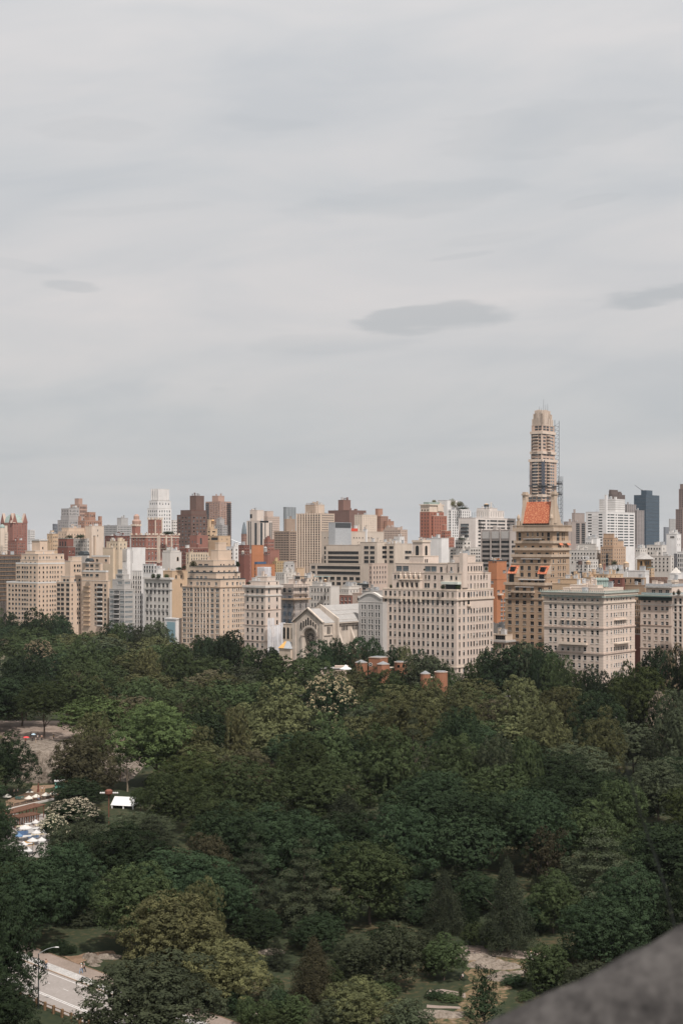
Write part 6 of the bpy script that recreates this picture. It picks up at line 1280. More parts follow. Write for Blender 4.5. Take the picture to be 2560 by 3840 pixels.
def tree(X, Y, H, Wd, kind, shape, z0=0, low=.22, label=None, yaw=None, group=None, pale=False):
    t = empty(NM[shape], (X, Y, z0), cat='tree'); yaw = TR.uniform(0, 6.28) if yaw is None else yaw
    me = TR.choice(CR[shape]); hz = H*(1-low)/2
    c = link('crown', me, t, (0, 0, H-hz*.97), (0, 0, yaw), (Wd/2, Wd/2, hz))
    lk = kind if kind in LEAF else 'd'
    c.material_slots[0].link = 'OBJECT'; c.material_slots[0].material = LEAF[lk]
    if shape == 'fl' and len(c.material_slots) > 1: c.material_slots[1].link = 'OBJECT'; c.material_slots[1].material = BLOS[kind if kind in BLOS else 'f']
    s_ = H*(.93 if shape in ('pine', 'hemlock', 'spruce') else .85)
    link('trunk', TRKP if pale else TR.choice(TRK), t, (0, 0, -.1), (0, 0, TR.uniform(0, 6.28)), (s_, s_, s_))
    TREES.append(dict(o=t, X=X, Y=Y, H=H, W=Wd, k=kind, s=shape, label=label, z0=z0))
    if label: t['label'] = label
    return t
# named trees: frame, column, top row, width, leaf kind, crown shape, distance, label
def hero(fr, x, yt, w, kind, shape, D, label, z0=0, low=0, pale=False):
    u, v = px_(fr, x, yt); X = (u-1280)/F*D; top = EYE-(v-VH)/F*D; Wd = w/FR[fr][2]/F*D
    return tree(X, D, top-z0, Wd, kind, shape, z0, low, label, pale=pale)
HEROES = [
 ('P', 720, 92, 165, 'g', 'far', 790, 'tall airy grey-green tree in front of the small white portal building'), ('P', 1060, 130, 165, 'd', 'far', 700, 'dark round tree below the golden beige terraced block'),
 ('P', 940, 165, 130, 'd', 'far', 705, 'dark tree just left of the dark round tree under the golden beige block'), ('P', 185, 168, 150, 'f', 'fl', 700, 'cream-blossomed tree among the back rows at far left'), ('P', 680, 210, 130, 'y', 'far', 640, 'golden olive tree below the small white portal building'),
 ('P', 165, 52, 150, 'd', 'far', 830, 'dark tree rising in front of the beige stepped block, left of two'), ('P', 285, 62, 120, 'd', 'far', 835, 'dark tree rising in front of the beige stepped block, right of two'),
 ('P', 395, 168, 220, 'm', 'far', 640, 'broad mid-green tree in front of the balconied beige block'), ('P', 810, 190, 190, 'm', 'far', 620, 'large mid-green tree at the centre of the left park half'), ('P', 120, 268, 260, 'd', 'far', 560, 'wide dark tree at the left edge above the rock outcrop'),
 ('P', 205, 372, 270, 'm', 'near', 455, 'large green tree standing on the rock outcrop with its trunk in view'), ('P', 350, 345, 130, 't', 'far', 520, 'brownish feathery tree behind the tree on the rock'), ('P', 1520, 322, 250, 'f', 'fl', 500, 'big cream-blossomed tree in the middle of the park'),
 ('P', 1290, 385, 330, 'o', 'far', 455, 'wide olive tree with yellowish top left of the big cream-blossomed tree'), ('P', 1090, 485, 140, 'y', 'far', 420, 'small yellow-olive layered tree in the middle of the park'), ('P', 720, 462, 470, 'b', 'near', 410, 'broad bright yellow-green tree, brightest crown in the park'),
 ('P', 430, 508, 230, 'o', 'near', 425, 'light olive tree left of the broad bright yellow-green tree'), ('P', 372, 600, 330, 'r', 'near', 385, 'rounded brown-green tree to the right of the rock outcrop'), ('P', 30, 612, 280, 'd', 'near', 396, 'dense dark maple beside the plaza umbrellas at the left edge'),
 ('P', 15, 250, 60, 'w', 'fl', 690, 'small white-blossomed tree cut by the left edge'), ('P', 330, 905, 250, 'w', 'fl', 352, 'white-blossomed tree over the plaza'), ('P', 240, 985, 150, 'w', 'fl', 335, 'low white-blossomed tree beside the lower white umbrellas'), ('P', 360, 815, 270, 'd', 'near', 376, 'dark tree behind the white-blossomed tree near the plaza'),
 ('P', 1110, 722, 470, 'm', 'near', 330, 'very wide mid-green tree right of the white tent'), ('P', 1400, 605, 330, 'm', 'near', 360, 'large soft green tree below the big cream-blossomed tree'), ('P', 770, 782, 280, 'm', 'near', 345, 'green tree directly right of the white tent'), ('P', 1510, 540, 240, 'm', 'far', 400, 'tall green tree under the right side of the big cream-blossomed tree'),
 ('P', 640, 370, 230, 'm', 'far', 500, 'mid-green tree behind the broad bright yellow-green tree'), ('P', 960, 420, 240, 'm', 'far', 480, 'soft green tree right of the bright yellow-green crown, farther back'), ('P', 900, 570, 200, 'o', 'far', 405, 'olive tree touching the right side of the bright yellow-green tree'),
 ('Q', 70, 160, 210, 'd', 'far', 615, 'dark tree in front of the church nave and grey arched building'), ('P', 1480, 195, 260, 'd', 'far', 625, 'dark wide tree hiding the right foot of the stone church'), ('P', 1230, 222, 190, 'd', 'far', 640, 'dark low tree left of the stone church'), ('P', 1420, 262, 240, 'm', 'flat', 590, 'flat-topped fresh green tree below the stone church'), ('P', 1290, 262, 240, 'm', 'flat', 585, 'flat-topped fresh green tree left of the church foot'),
 ('Q', 850, 185, 330, 'd', 'far', 590, 'big dark domed tree in front of the red-roofed tower and palazzo'), ('Q', 700, 225, 190, 'd', 'far', 595, 'dark tree left of the big dark domed tree'), ('Q', 960, 235, 200, 'd', 'far', 575, 'dark tree covering the left foot of the palazzo block'), ('Q', 1390, 285, 310, 'b', 'near', 480, 'bright green tree in front of the right limestone block'), ('Q', 1440, 205, 170, 'd', 'far', 520, 'dark tree at the foot of the right limestone block'),
 ('Q', 1540, 205, 150, 'f', 'fl', 505, 'pale blossomed tree cut by the right edge, upper of two'), ('Q', 1465, 398, 150, 'p', 'fl', 440, 'pinkish blossomed tree near the right edge'), ('Q', 1530, 400, 220, 'g', 'near', 415, 'grey-green feathery tree at the right edge'), ('Q', 390, 235, 240, 'g', 'far', 590, 'grey-green tree in front of the main limestone block'), ('Q', 295, 205, 90, 'o', 'far', 600, 'olive tree between the brick zoo towers and the limestone block'),
 ('Q', 85, 222, 150, 't', 'far', 610, 'brownish thin-leaved tree behind the small round-roofed brick tower'), ('Q', 185, 225, 130, 'g', 'far', 615, 'grey-green dome of a tree behind the octagonal brick zoo towers'), ('Q', 220, 322, 250, 'm', 'near', 520, 'green tree in front of the octagonal brick zoo towers'), ('Q', 290, 412, 330, 'o', 'near', 430, 'wide olive tree right of the big cream-blossomed tree'),
 ('Q', 550, 482, 230, 'd', 'near', 400, 'dark blue-green tree between olive crowns right of centre'), ('Q', 830, 340, 260, 'o', 'near', 475, 'olive tree behind the pair of pale olive trees'), ('Q', 560, 370, 260, 'o', 'near', 485, 'olive tree below the right brick zoo pavilion'), ('Q', 1000, 375, 240, 'o', 'near', 470, 'olive tree in the upper right of the park'), ('Q', 1170, 390, 290, 'd', 'near', 455, 'large dark green tree below the palazzo corner'),
 ('Q', 1200, 500, 230, 'o', 'near', 405, 'pale olive tree with clumped crown, right of a pair'), ('Q', 940, 470, 250, 'o', 'near', 412, 'pale olive tree with clumped crown, left of a pair'), ('Q', 200, 575, 360, 'm', 'near', 350, 'huge green tree in the centre of the park'), ('Q', 520, 615, 320, 'm', 'near', 352, 'rounded mid-green tree right of the huge central tree'),
 ('Q', 700, 600, 240, 'g', 'near', 350, 'pale grey-green tree in the right park half'), ('Q', 850, 632, 150, 'm', 'flat', 345, 'small umbrella-shaped green tree in the right park half'), ('Q', 330, 490, 190, 'g', 'pine', 380, 'feathery grey-green conifer below the wide olive tree'),
 # foreground
 ('S', -10, 325, 400, 'd', 'near', 212, 'tall dense dark tree filling the lower left edge'), ('S', 0, 720, 400, 'd', 'near', 197, 'dark green tree at the bottom left corner beside the street lamp'), ('S', 285, 102, 360, 'd', 'near', 262, 'large dark maple above the lamp post and bushes'), ('S', 560, 45, 470, 'd', 'near', 285, 'very dark wide tree behind the pale yellow-olive tree'), ('S', 0, -50, 190, 'd', 'near', 318, 'dark tree at the left edge below the brown pergola'),
 ('S', 790, 330, 520, 'y', 'near', 224, 'big pale yellow-olive tree in the foreground, left of centre'), ('S', 1010, 560, 430, 'y', 'near', 214, 'lower right half of the pale olive foliage, a separate leaning tree'), ('S', 930, 290, 220, 'o', 'near', 232, 'upright olive tree top behind the big pale yellow-olive tree'), ('S', 690, 650, 720, 'g', 'near', 196, 'grey-green spreading tree at the bottom edge overhanging the road'), ('S', 470, 455, 160, 'd', 'near', 262, 'small dark layered tree above the lawn'),
 ('S', 960, 82, 280, 'r', 'near', 275, 'brown-olive fine-leaved tree behind the pale yellow-olive tree'), ('S', 1160, 85, 280, 'c', 'pine', 262, 'layered grey pine right of the brown-olive tree'), ('S', 1400, 110, 360, 'g', 'pine', 258, 'broad layered pine with pale tips in the lower centre'), ('S', 1270, 560, 190, 'c', 'spruce', 235, 'small blue-grey spruce in the lower centre'), ('S', 1440, 545, 300, 'r', 'hemlock', 218, 'brownish fine-needled conifer at the bottom centre'), ('S', 1540, 840, 230, 'g', 'upright', 200, 'grey-green shrubby tree at the bottom centre'),
 ('T', 130, 105, 440, 'm', 'near', 262, 'great round oak-like tree in the lower centre'), ('T', 470, 235, 270, 'c', 'hemlock', 256, 'dark drooping hemlock left of the park benches'), ('T', 760, 178, 300, 'c', 'hemlock', 244, 'dark drooping hemlock behind the benches with its trunk in view'), ('T', 1180, 60, 520, 'g', 'pine', 262, 'large layered white pine in the lower right'),
 ('T', 940, 25, 240, 'r', 'sparse', 285, 'thin tree with bare pale branches right of centre'), ('T', 1470, 60, 320, 'm', 'near', 300, 'green tree at the lower right edge'), ('T', 1470, 480, 170, 'm', 'near', 250, 'small leafy tree at the right edge above the stone ledge'), ('T', 250, 500, 280, 'g', 'upright', 224, 'grey-green bushy tree left of the clearing'), ('T', 470, 560, 220, 'm', 'near', 228, 'leafy green arbour tree over dark shade beside the clearing'),
 ('T', 930, 590, 250, 'm', 'upright', 221, 'upright bushy green tree right of the clearing'), ('T', 655, 665, 150, 'd', 'sparse', 207, 'young thin tree standing in the clearing'), ('T', 655, 800, 230, 'd', 'sparse', 203, 'second young thin tree lower in the clearing'), ('T', 60, 760, 400, 'o', 'near', 202, 'olive tree at the bottom edge left of the clearing'), ('T', 300, 850, 260, 'g', 'upright', 196, 'grey-green shrub at the bottom edge beside the clearing'), ('T', 1150, 670, 260, 'g', 'near', 218, 'grey-green bushy tree half behind the stone ledge'),
 ('T', 300, 250, 240, 'd', 'near', 300, 'dark tree behind the great round tree'), ('T', 800, 560, 190, 'd', 'upright', 214, 'low dark bush mass at the lower edge of the clearing') if False else ('T', 1370, 330, 260, 'c', 'near', 245, 'dark blue-green tree left of the right edge above the stone ledge'),
 ('M', 1290, 312, 330, 'o', 'far', 528, 'olive tree hiding the foot of the right brick zoo pavilion'), ('M', 660, 248, 150, 'm', 'far', 560, 'small green tree hiding the foot of the octagonal zoo towers'),
 ('M', 490, 190, 170, 'g', 'far', 578, 'grey-green tree hiding the foot of the leftmost zoo tower'), ('M', 930, 222, 190, 'd', 'far', 572, 'dark tree hiding the foot of the zoo terrace'), ('S', 330, 330, 280, 'd', 'near', 268, 'dark tree above the footpath lawn'), ('T', 970, 262, 260, 'm', 'near', 256, 'green broadleaf tree between the drooping hemlock and the white pine'),
 ('Q', 1290, 800, 260, 'm', 'near', 322, 'mid-green tree closing the gap near the right edge'), ('S', 40, 120, 220, 'd', 'near', 300, 'dark tree at the left edge below the market stalls'), ('T', 70, 560, 250, 'g', 'near', 230, 'grey-green tree left of the bushy tree by the clearing'),
 ('T', 340, 300, 280, 'd', 'near', 268, 'dark broadleaf tree left of the first drooping hemlock'), ('T', 620, 270, 260, 'd', 'near', 270, 'dark broadleaf tree between the two drooping hemlocks'), ('T', 880, 400, 210, 'd', 'near', 256, 'dark low tree right of the second drooping hemlock'),
 ('S', 1180, 440, 260, 'd', 'near', 246, 'dark broadleaf tree behind the small blue-grey spruce'), ('S', 1470, 460, 300, 'd', 'near', 244, 'dark broadleaf tree behind the brownish conifer'), ('S', 400, 360, 230, 'd', 'near', 270, 'dark tree right above the lawn by the boulders'),
 ('K', 640, 560, 360, 'd', 'near', 417, 'dark bushy tree between the rock outcrop and the plaza'), ('K', 1040, 625, 380, 'r', 'near', 404, 'low brownish tree left of the flagpole'), ('K', 1480, 760, 230, 'm', 'near', 372, 'green tree covering the right end of the marquee tent'),
 ('K', 1340, 250, 260, 'b', 'sparse', 402, 'thin tree with a pale forked trunk beside the flagpole'),
]
for h in HEROES:
    k_ = {}
    if 'standing on the rock' in h[7]: k_ = dict(z0=HZ, low=.28)
    if 'forked' in h[7]: k_ = dict(pale=True, low=.45)
    if 'trunk in view' in h[7] and 'hemlock' in h[7]: k_ = dict(low=.12)
    if h[5] in ('pine', 'hemlock', 'spruce'): k_.setdefault('low', .06)
    if 'young' in h[7]: k_['low'] = .05
    hero(*h, **k_)
# skyline of the canopy and the front line of buildings
PROF = [(-60, 2275), (0, 2275), (60, 2300), (85, 2330), (110, 2330), (150, 2300), (225, 2300), (270, 2330), (285, 2372), (330, 2370), (380, 2345), (450, 2322), (500, 2350), (530, 2332), (600, 2330), (640, 2362), (665, 2425), (690, 2412), (730, 2378), (800, 2390), (850, 2360), (900, 2366), (925, 2410), (1040, 2422), (1100, 2425), (1112, 2475), (1130, 2470), (1140, 2405), (1221, 2391), (1308, 2374), (1380, 2376), (1439, 2400), (1491, 2404), (1528, 2422), (1557, 2446), (1620, 2450), (1668, 2465), (1713, 2500), (1728, 2517), (1750, 2478), (1805, 2434), (1824, 2426), (1898, 2420), (1935, 2406), (1980, 2405), (2035, 2420), (2091, 2446), (2135, 2472), (2157, 2498), (2239, 2506), (2268, 2520), (2294, 2510), (2331, 2486), (2380, 2480), (2387, 2460), (2442, 2431), (2516, 2427), (2620, 2424), (2900, 2430)]
FRONT = [(-60, 905), (250, 900), (430, 865), (600, 835), (665, 790), (750, 790), (900, 730), (960, 665), (1060, 640), (1130, 632), (1400, 632), (1700, 612), (1850, 625), (2000, 590), (2250, 560), (2620, 515)]
def ip(tab, x):
    if x <= tab[0][0]: return tab[0][1]
    for (a, p_), (c, q_) in zip(tab, tab[1:]):
        if x <= c: return p_+(q_-p_)*(x-a)/(c-a)
    return tab[-1][1]
CLEAR = [(60, 2775, 205, 2905, 440), (30, 2700, 245, 2780, 480), (0, 2925, 225, 3020, 400), (10, 3020, 160, 3090, 385), (50, 3085, 172, 3210, 352), (400, 2960, 515, 3040, 390), (80, 3530, 330, 3900, 240), (180, 3525, 420, 3600, 262),
         (1690, 3530, 1975, 3900, 236), (1590, 3650, 1760, 3900, 222), (1235, 2462, 1530, 2530, 545), (1560, 2508, 1690, 2560, 530), (1085, 2380, 1135, 2478, 632), (440, 2745, 475, 2930, 405), (270, 2925, 480, 2990, 400)]
def ok(X, Y, W_, ztop, zbot):
    u = 1280+X/Y*F; w = W_/2/Y*F; vt = VH+(EYE-ztop)/Y*F; vb = VH+(EYE-zbot)/Y*F
    if u < -330 or u > 2890 or vt > 3860: return False
    for a, c, d, e, Dk in CLEAR:
        if Y < Dk and u+w*.85 > a and u-w*.85 < d and vb > c and vt < e: return False
    for s in (-.55, 0, .55):
        if vt+abs(s)*w*.5 < ip(PROF, u+s*w*1.2)-3: return False
    return True
def spaced(X, Y, W_, k=.62):
    for t in TREES:
        if (t['X']-X)**2+(t['Y']-Y)**2 < (k*(t['W']+W_)/2)**2: return False
    return True
u = -280.
while u < 2880:        # the row that makes the tree line against the buildings
    D = ip(FRONT, u)-TR.uniform(14, 24); X = (u-1280)/F*D
    w = TR.uniform(68, 96)/F*D; pv = max(ip(PROF, u), ip(PROF, u-25)-6, ip(PROF, u+25)-6); top = EYE-(pv-VH)/F*D
    kk = TR.choice('ddmmg')
    if spaced(X, D, w, .35) and ok(X, D, w*.8, top, top*.3) and top > 6: tree(X, D, top, w, kk, 'far', low=.15)
    u += TR.uniform(38, 56)
PL = []; D = 212.
while D < 900:
    sp_ = 15.0+(D-215)*.016; n = int(.61*D/sp_)+2
    for i in range(n):
        u = -320+3200*(i+TR.uniform(.1, .9))/n
        Y = D+TR.uniform(-.4, .4)*sp_; X = (u-1280)/F*Y
        if Y > ip(FRONT, u)-20 or Y < 208: continue
        W_ = sp_*TR.uniform(.9, 1.5); H_ = TR.uniform(13.5, 18.5)+max(0, (Y-420))*.012
        z0 = HZ if (-140 < X < -76 and 430 < Y < 500) else 0
        for _ in range(9):
            if ok(X, Y, W_, H_+z0, H_*.25+z0): break
            H_ *= .9; W_ *= .95
        else: continue
        if H_ < 6.5 or not spaced(X, Y, W_, .68): continue
        kk = TR.choices('dmogbtr', (22, 38, 20, 15, 2, 2, 1) if Y > 430 else ((34, 38, 12, 13, 1, 1, 1) if Y > 320 else (56, 28, 2, 12, 0, 0, 2)))[0]
        sh = 'near' if Y < 430 else 'far'
        if TR.random() < .07: sh = 'flat'
        if Y < 330 and TR.random() < .16: sh = TR.choice(['pine', 'hemlock']); kk = TR.choice('cg')
        PL.append((X, Y, H_, W_, kk, sh, z0)); TREES.append(dict(X=X, Y=Y, W=W_, H=H_, z0=z0, fake=True))
    D += sp_*.62
TREES = [t for t in TREES if not t.get('fake')]
def span(X, Y, W_, zt, zb=0): u = 1280+X/Y*F; w = W_/2/Y*F; return u, w, VH+(EYE-zt)/Y*F
allp = sorted([(t['Y'], *span(t['X'], t['Y'], t['W'], t['H']+t['z0'])) for t in TREES]+[(p[1], *span(p[0], p[1], p[3], p[2]+p[6])) for p in PL])
for p in PL:        # leave out the trees the picture shows nothing of
    u0_, w0_, vt_ = span(p[0], p[1], p[3], p[2]+p[6]); hid = 0
    for s in (-.8, -.4, 0, .4, .8):
        uu = u0_+s*w0_; vv = vt_+(1-math.sqrt(1-s*s))*.6*w0_
        if uu < -330 or uu > 2890 or any(Y_ < p[1]-3 and abs(uu-a) < w_*.8 and v_+w_*.35 < vv for Y_, a, w_, v_ in allp): hid += 1
    if hid < 5: tree(p[0], p[1], p[2], p[3], p[4], p[5], z0=p[6], low=.08)
# labels for every tree that has none: colour + place, then left-to-right order where that still repeats
CN = dict(d='dark green', m='mid-green', o='olive', g='grey-green', b='bright green', t='brownish', y='yellow-olive', r='brown-green', c='dark needled', f='cream-flowered', w='white-flowered', p='pink-flowered')
LMK = [(160, 'the beige stepped block'), (320, 'the balconied beige block'), (520, 'the grey ribbon-window block'), (680, 'the white palazzo block'), (930, 'the golden beige block'), (1080, 'the limestone corner block'), (1330, 'the church'), (1450, 'the grey arched building'), (1720, 'the main limestone block'), (1900, 'the orange brick block'), (2060, 'the red-roofed tower'), (2380, 'the green-corniced palazzo'), (9999, 'the right edge blocks')]
lab = {}
for t in TREES:
    if t['label']: continue
    u = 1280+t['X']/t['Y']*F; lm = next(n for a, n in LMK if u < a); Y = t['Y']; fr_ = ip(FRONT, u)
    if fr_-Y < 60: z = 'in the back row before'
    elif Y > 470: z = 'some rows before'
    elif Y > 340: z = 'mid-park below'
    elif Y > 270: z = 'in nearer canopy below'
    else: z = 'in the foreground below'
    w = {'far': 'tree', 'near': 'tree', 'flat': 'flat-topped tree', 'pine': 'pine', 'hemlock': 'hemlock', 'fl': 'tree', 'sparse': 'thin tree'}.get(t['s'], 'tree')
    lab.setdefault('%s %s %s %s' % (CN[t['k']], w, z, lm), []).append((u, t))
ORD = ['first', 'second', 'third', 'fourth', 'fifth', 'sixth', 'seventh', 'eighth', 'ninth', 'tenth', 'eleventh', 'twelfth']
for l, ts in lab.items():
    ts.sort(key=lambda a: a[0])
    for i, (_, t) in enumerate(ts): t['o']['label'] = l if len(ts) == 1 else ('%s, %s from left' % (l, ORD[i]) if i < 12 else l)
for t in TREES: t['o']['group'] = 'flowering trees in the park' if t['s'] == 'fl' else ('conifers in the park' if t['s'] in ('pine', 'hemlock', 'spruce') else 'broadleaf trees of the park canopy')
pass
# ================================================================== SHRUBS, ROCKS, PEOPLE AND SMALL THINGS
def shrub(p, w, h, kind, label, group=None, name='shrub', shape='far'):
    t = empty(name, p, label=label, cat='shrub' if name != 'potted_plant' else 'plant', group=group)
    c = link('foliage', TR.choice(CR[shape]), t, (0, 0, h*.46), (0, 0, TR.uniform(0, 6)), (w/2, w/2, h*.56)); c.material_slots[0].link = 'OBJECT'; c.material_slots[0].material = LEAF[kind]
    q = MB(); q.tube((0, 0, -.1), (0, 0, h*.5), .06, .03, BARK, 5); q.build('stem', t); return t
for x, y, w, h, l in ((360, 215, 1.9, 1.3, 'lowest'), (435, 205, 2.4, 1.5, 'second'), (545, 190, 3.0, 1.9, 'largest'), (560, 240, 1.8, 1.0, 'front middle'), (650, 215, 2.2, 1.4, 'rightmost')):
    shrub(G('L', x, y+18), w, h, 'd', 'dark clipped bush by the footpath behind the street lamp, %s of the group' % l, 'dark bushes by the footpath')
for x, y, w, h, k, l in ((1120, 620, 4.5, 1.6, 'd', 'low dark hedge mound on the slope of the clearing'), (210, 770, 3.6, 1.2, 'd', 'low dark ground shrub left of the clearing by the path'), (380, 790, 4.0, 1.0, 'm', 'low green ground shrub beside the curved footpath'), (1250, 800, 3., 1.6, 'm', 'small green bush at the lower right of the clearing'), (500, 770, .9, 1.6, 'm', 'thin upright sapling by the curved footpath')):
    shrub(G('N', x, y+20), w, h, k, l)
n_ = 0; SH = []; UG = []
for i in range(1500):
    u = TR.uniform(-250, 2820); v = TR.uniform(2930, 3900); p = GND(u, v)
    if p.y < 203 or p.y > 420 or n_ > 210: continue
    w = TR.uniform(3.2, 6.5); h = TR.uniform(2.4, 5.2)
    if not ok(p.x, p.y, w, h, 0) or any((p.x-a)**2+(p.y-c)**2 < (w*.45)**2 for a, c in SH): continue
    SH.append((p.x, p.y)); n_ += 1
    zone = 'left' if u < 850 else ('middle' if u < 1700 else 'right')
    k = TR.choice('ddmmg'); UG.append((p.x, p.y, k, shrub(p, w, h, k, None, 'undergrowth bushes under the foreground trees')))
lab = {}
HT = [t for t in TREES if t['label'] and t['Y'] < 440]
for x, y, k, o in UG:
    h = min(HT, key=lambda t: (t['X']-x)**2+(t['Y']-y)**2); l = ' '.join(h['label'].replace(',', '').split()[:7]).rstrip(' the a of at in'); side = 'left of' if x/y < h['X']/h['Y'] else 'right of'
    lab.setdefault('%s bush %s the %s' % (CN[k], side, l), []).append((x/y, o))
for l, ts in lab.items():
    ts.sort(key=lambda a: a[0])
    for i, (_, o) in enumerate(ts): o['label'] = l if len(ts) == 1 else '%s, %s one' % (l, ORD[min(i, 11)])
# terrace and roof plants: frame, x, y(bottom), width px, height px, distance, kind, label
for fr, x, y, w, h, D, k, l in (('B', 590, 1178, 60, 60, 872, 'm', 'leftmost shrub of the palazzo roof garden'), ('B', 650, 1178, 60, 62, 873, 'd', 'middle shrub of the palazzo roof garden'), ('B', 738, 1178, 66, 56, 874, 'm', 'rightmost shrub of the palazzo roof garden'), ('B', 1040, 1045, 90, 70, 834, 'y', 'yellow-green shrub on the golden beige terrace'), ('B', 880, 1085, 90, 40, 884, 'd', 'dark shrub on top of the plain tan wall'), ('B', 940, 1070, 50, 46, 884, 'r', 'reddish shrub on top of the plain tan wall'),
        ('B', 1545, 1048, 50, 62, 836, 'd', 'dark conical shrub on the golden beige terrace'), ('A', 792, 722, 90, 40, 1031, 'r', 'rust-coloured roof garden shrub on the arched whitish building'), ('A', 915, 722, 120, 44, 1031, 'd', 'dark roof garden shrub on the arched whitish building'), ('B', 755, 682, 140, 44, 1066, 'd', 'long dark roof hedge on the ornate red brick house'),
        ('D', 845, 172, 84, 88, 1338, 's', 'pale green rooftop tree, left one on the white gridded tower'), ('D', 925, 172, 84, 66, 1338, 's', 'pale green rooftop tree, right one on the white gridded tower'), ('D', 665, 125, 44, 34, 1345, 's', 'tiny rooftop tree behind the stone-crowned tower'), ('D', 960, 192, 120, 26, 1333, 'd', 'dark hedge along the white gridded tower roof'), ('D', 230, 990, 30, 42, 644, 'm', 'round clipped shrub on the left terrace of the main limestone block'),
        ('D', 757, 1000, 50, 46, 643, 'd', 'dark shrub on the limestone terrace left of the awning'), ('D', 905, 1000, 60, 44, 642, 'm', 'green shrub on the limestone terrace right of the awning'), ('D', 566, 812, 20, 22, 650, 'm', 'small ball shrub beside the penthouse glazing'), ('D', 1195, 810, 34, 34, 656, 'd', 'dark planter shrub on the sunny limestone terrace'), ('D', 1282, 882, 44, 34, 770, 'm', 'shrub on the vivid orange brick terrace'),
        ('D', 940, 500, 110, 22, 906, 'd', 'dark planting on the pale concrete terrace'), ('G', 1470, 1225, 30, 42, 606, 'r', 'red-leaved potted shrub beside the chimney block, left of two'), ('G', 1518, 1225, 44, 60, 606, 'r', 'red-leaved potted shrub beside the chimney block, right of two'), ('G', 905, 985, 30, 40, 735, 'd', 'dark conifer in the right-hand rooftop jumble'), ('G', 870, 920, 66, 50, 740, 'g', 'grey-green roof shrub before the tan stepped block'), ('C', 92, 832, 42, 66, 838, 'd', 'dark conical shrub on the beige terrace near the limestone corner block'), ('C', 210, 1020, 60, 26, 703, 'd', 'dark hedge box on the limestone corner block terrace')):
    u, v = px_(fr, x, y); p = PT(u, v, D); sc = 1/FR[fr][2]/F*D; shrub(p, w*sc, h*sc, k, l, 'rooftop and terrace plants', 'potted_plant')
# rocks
def rock(fr, x, y, sx, sy, h, seed, label): c = G(fr, x, y); lumps('boulder', (c.x, c.y, 0), sx, sy, h, seed, ROCK, 18, .28, label=label, cat='rock')
rock('L', 880, 290, 1.6, 1.2, 1.0, 1, 'pointed brown boulder on the lawn by the footpath'); rock('L', 930, 335, 1.5, 1.1, .8, 2, 'middle brown boulder below the pointed one'); rock('L', 925, 378, 1.2, .8, .5, 3, 'flat brown boulder nearest the footpath'); rock('L', 1110, 285, 2.4, 1.3, .8, 4, 'wide brown boulder half under the pale olive tree')
rock('N', 650, 345, 4.2, 2.0, .7, 5, 'low pale rock slab beside the park benches'); rock('N', 890, 430, 5.0, 2.4, .9, 6, 'broad pale rock slab in the middle of the clearing'); rock('N', 960, 560, 2.6, 2.4, .8, 7, 'tan rock ridge below the broad pale slab'); rock('N', 1140, 520, 2.4, 1.5, .7, 8, 'small tan rock on the right of the clearing'); rock('N', 300, 980, 4.6, 2.0, .7, 9, 'low rock at the bottom left of the clearing')
rock('S', 1190, 930, 2.6, 1.6, .8, 10, 'brown rock under the trees at the bottom centre'); rock('S', 1240, 640, 3., 2., .6, 12, 'brown bare rock under the small blue-grey spruce')
for x, y, sx, sy, h, sd_, l in ((430, 600, 4., 2.2, 4.5, 21, 'large'), (500, 545, 3.6, 2.2, 5.5, 22, 'tall'), (380, 560, 3, 2, 5.5, 23, 'left'), (540, 560, 3., 2., 3.2, 24, 'small')):
    c = Vector(((px_('K', x)[0]-1280)/F*418, 418, 0)); lumps('boulder', (c.x, c.y, 0), sx, sy, h, sd_, ROCK, 18, .35, label='%s tan boulder at the foot of the rock outcrop' % l, cat='rock')
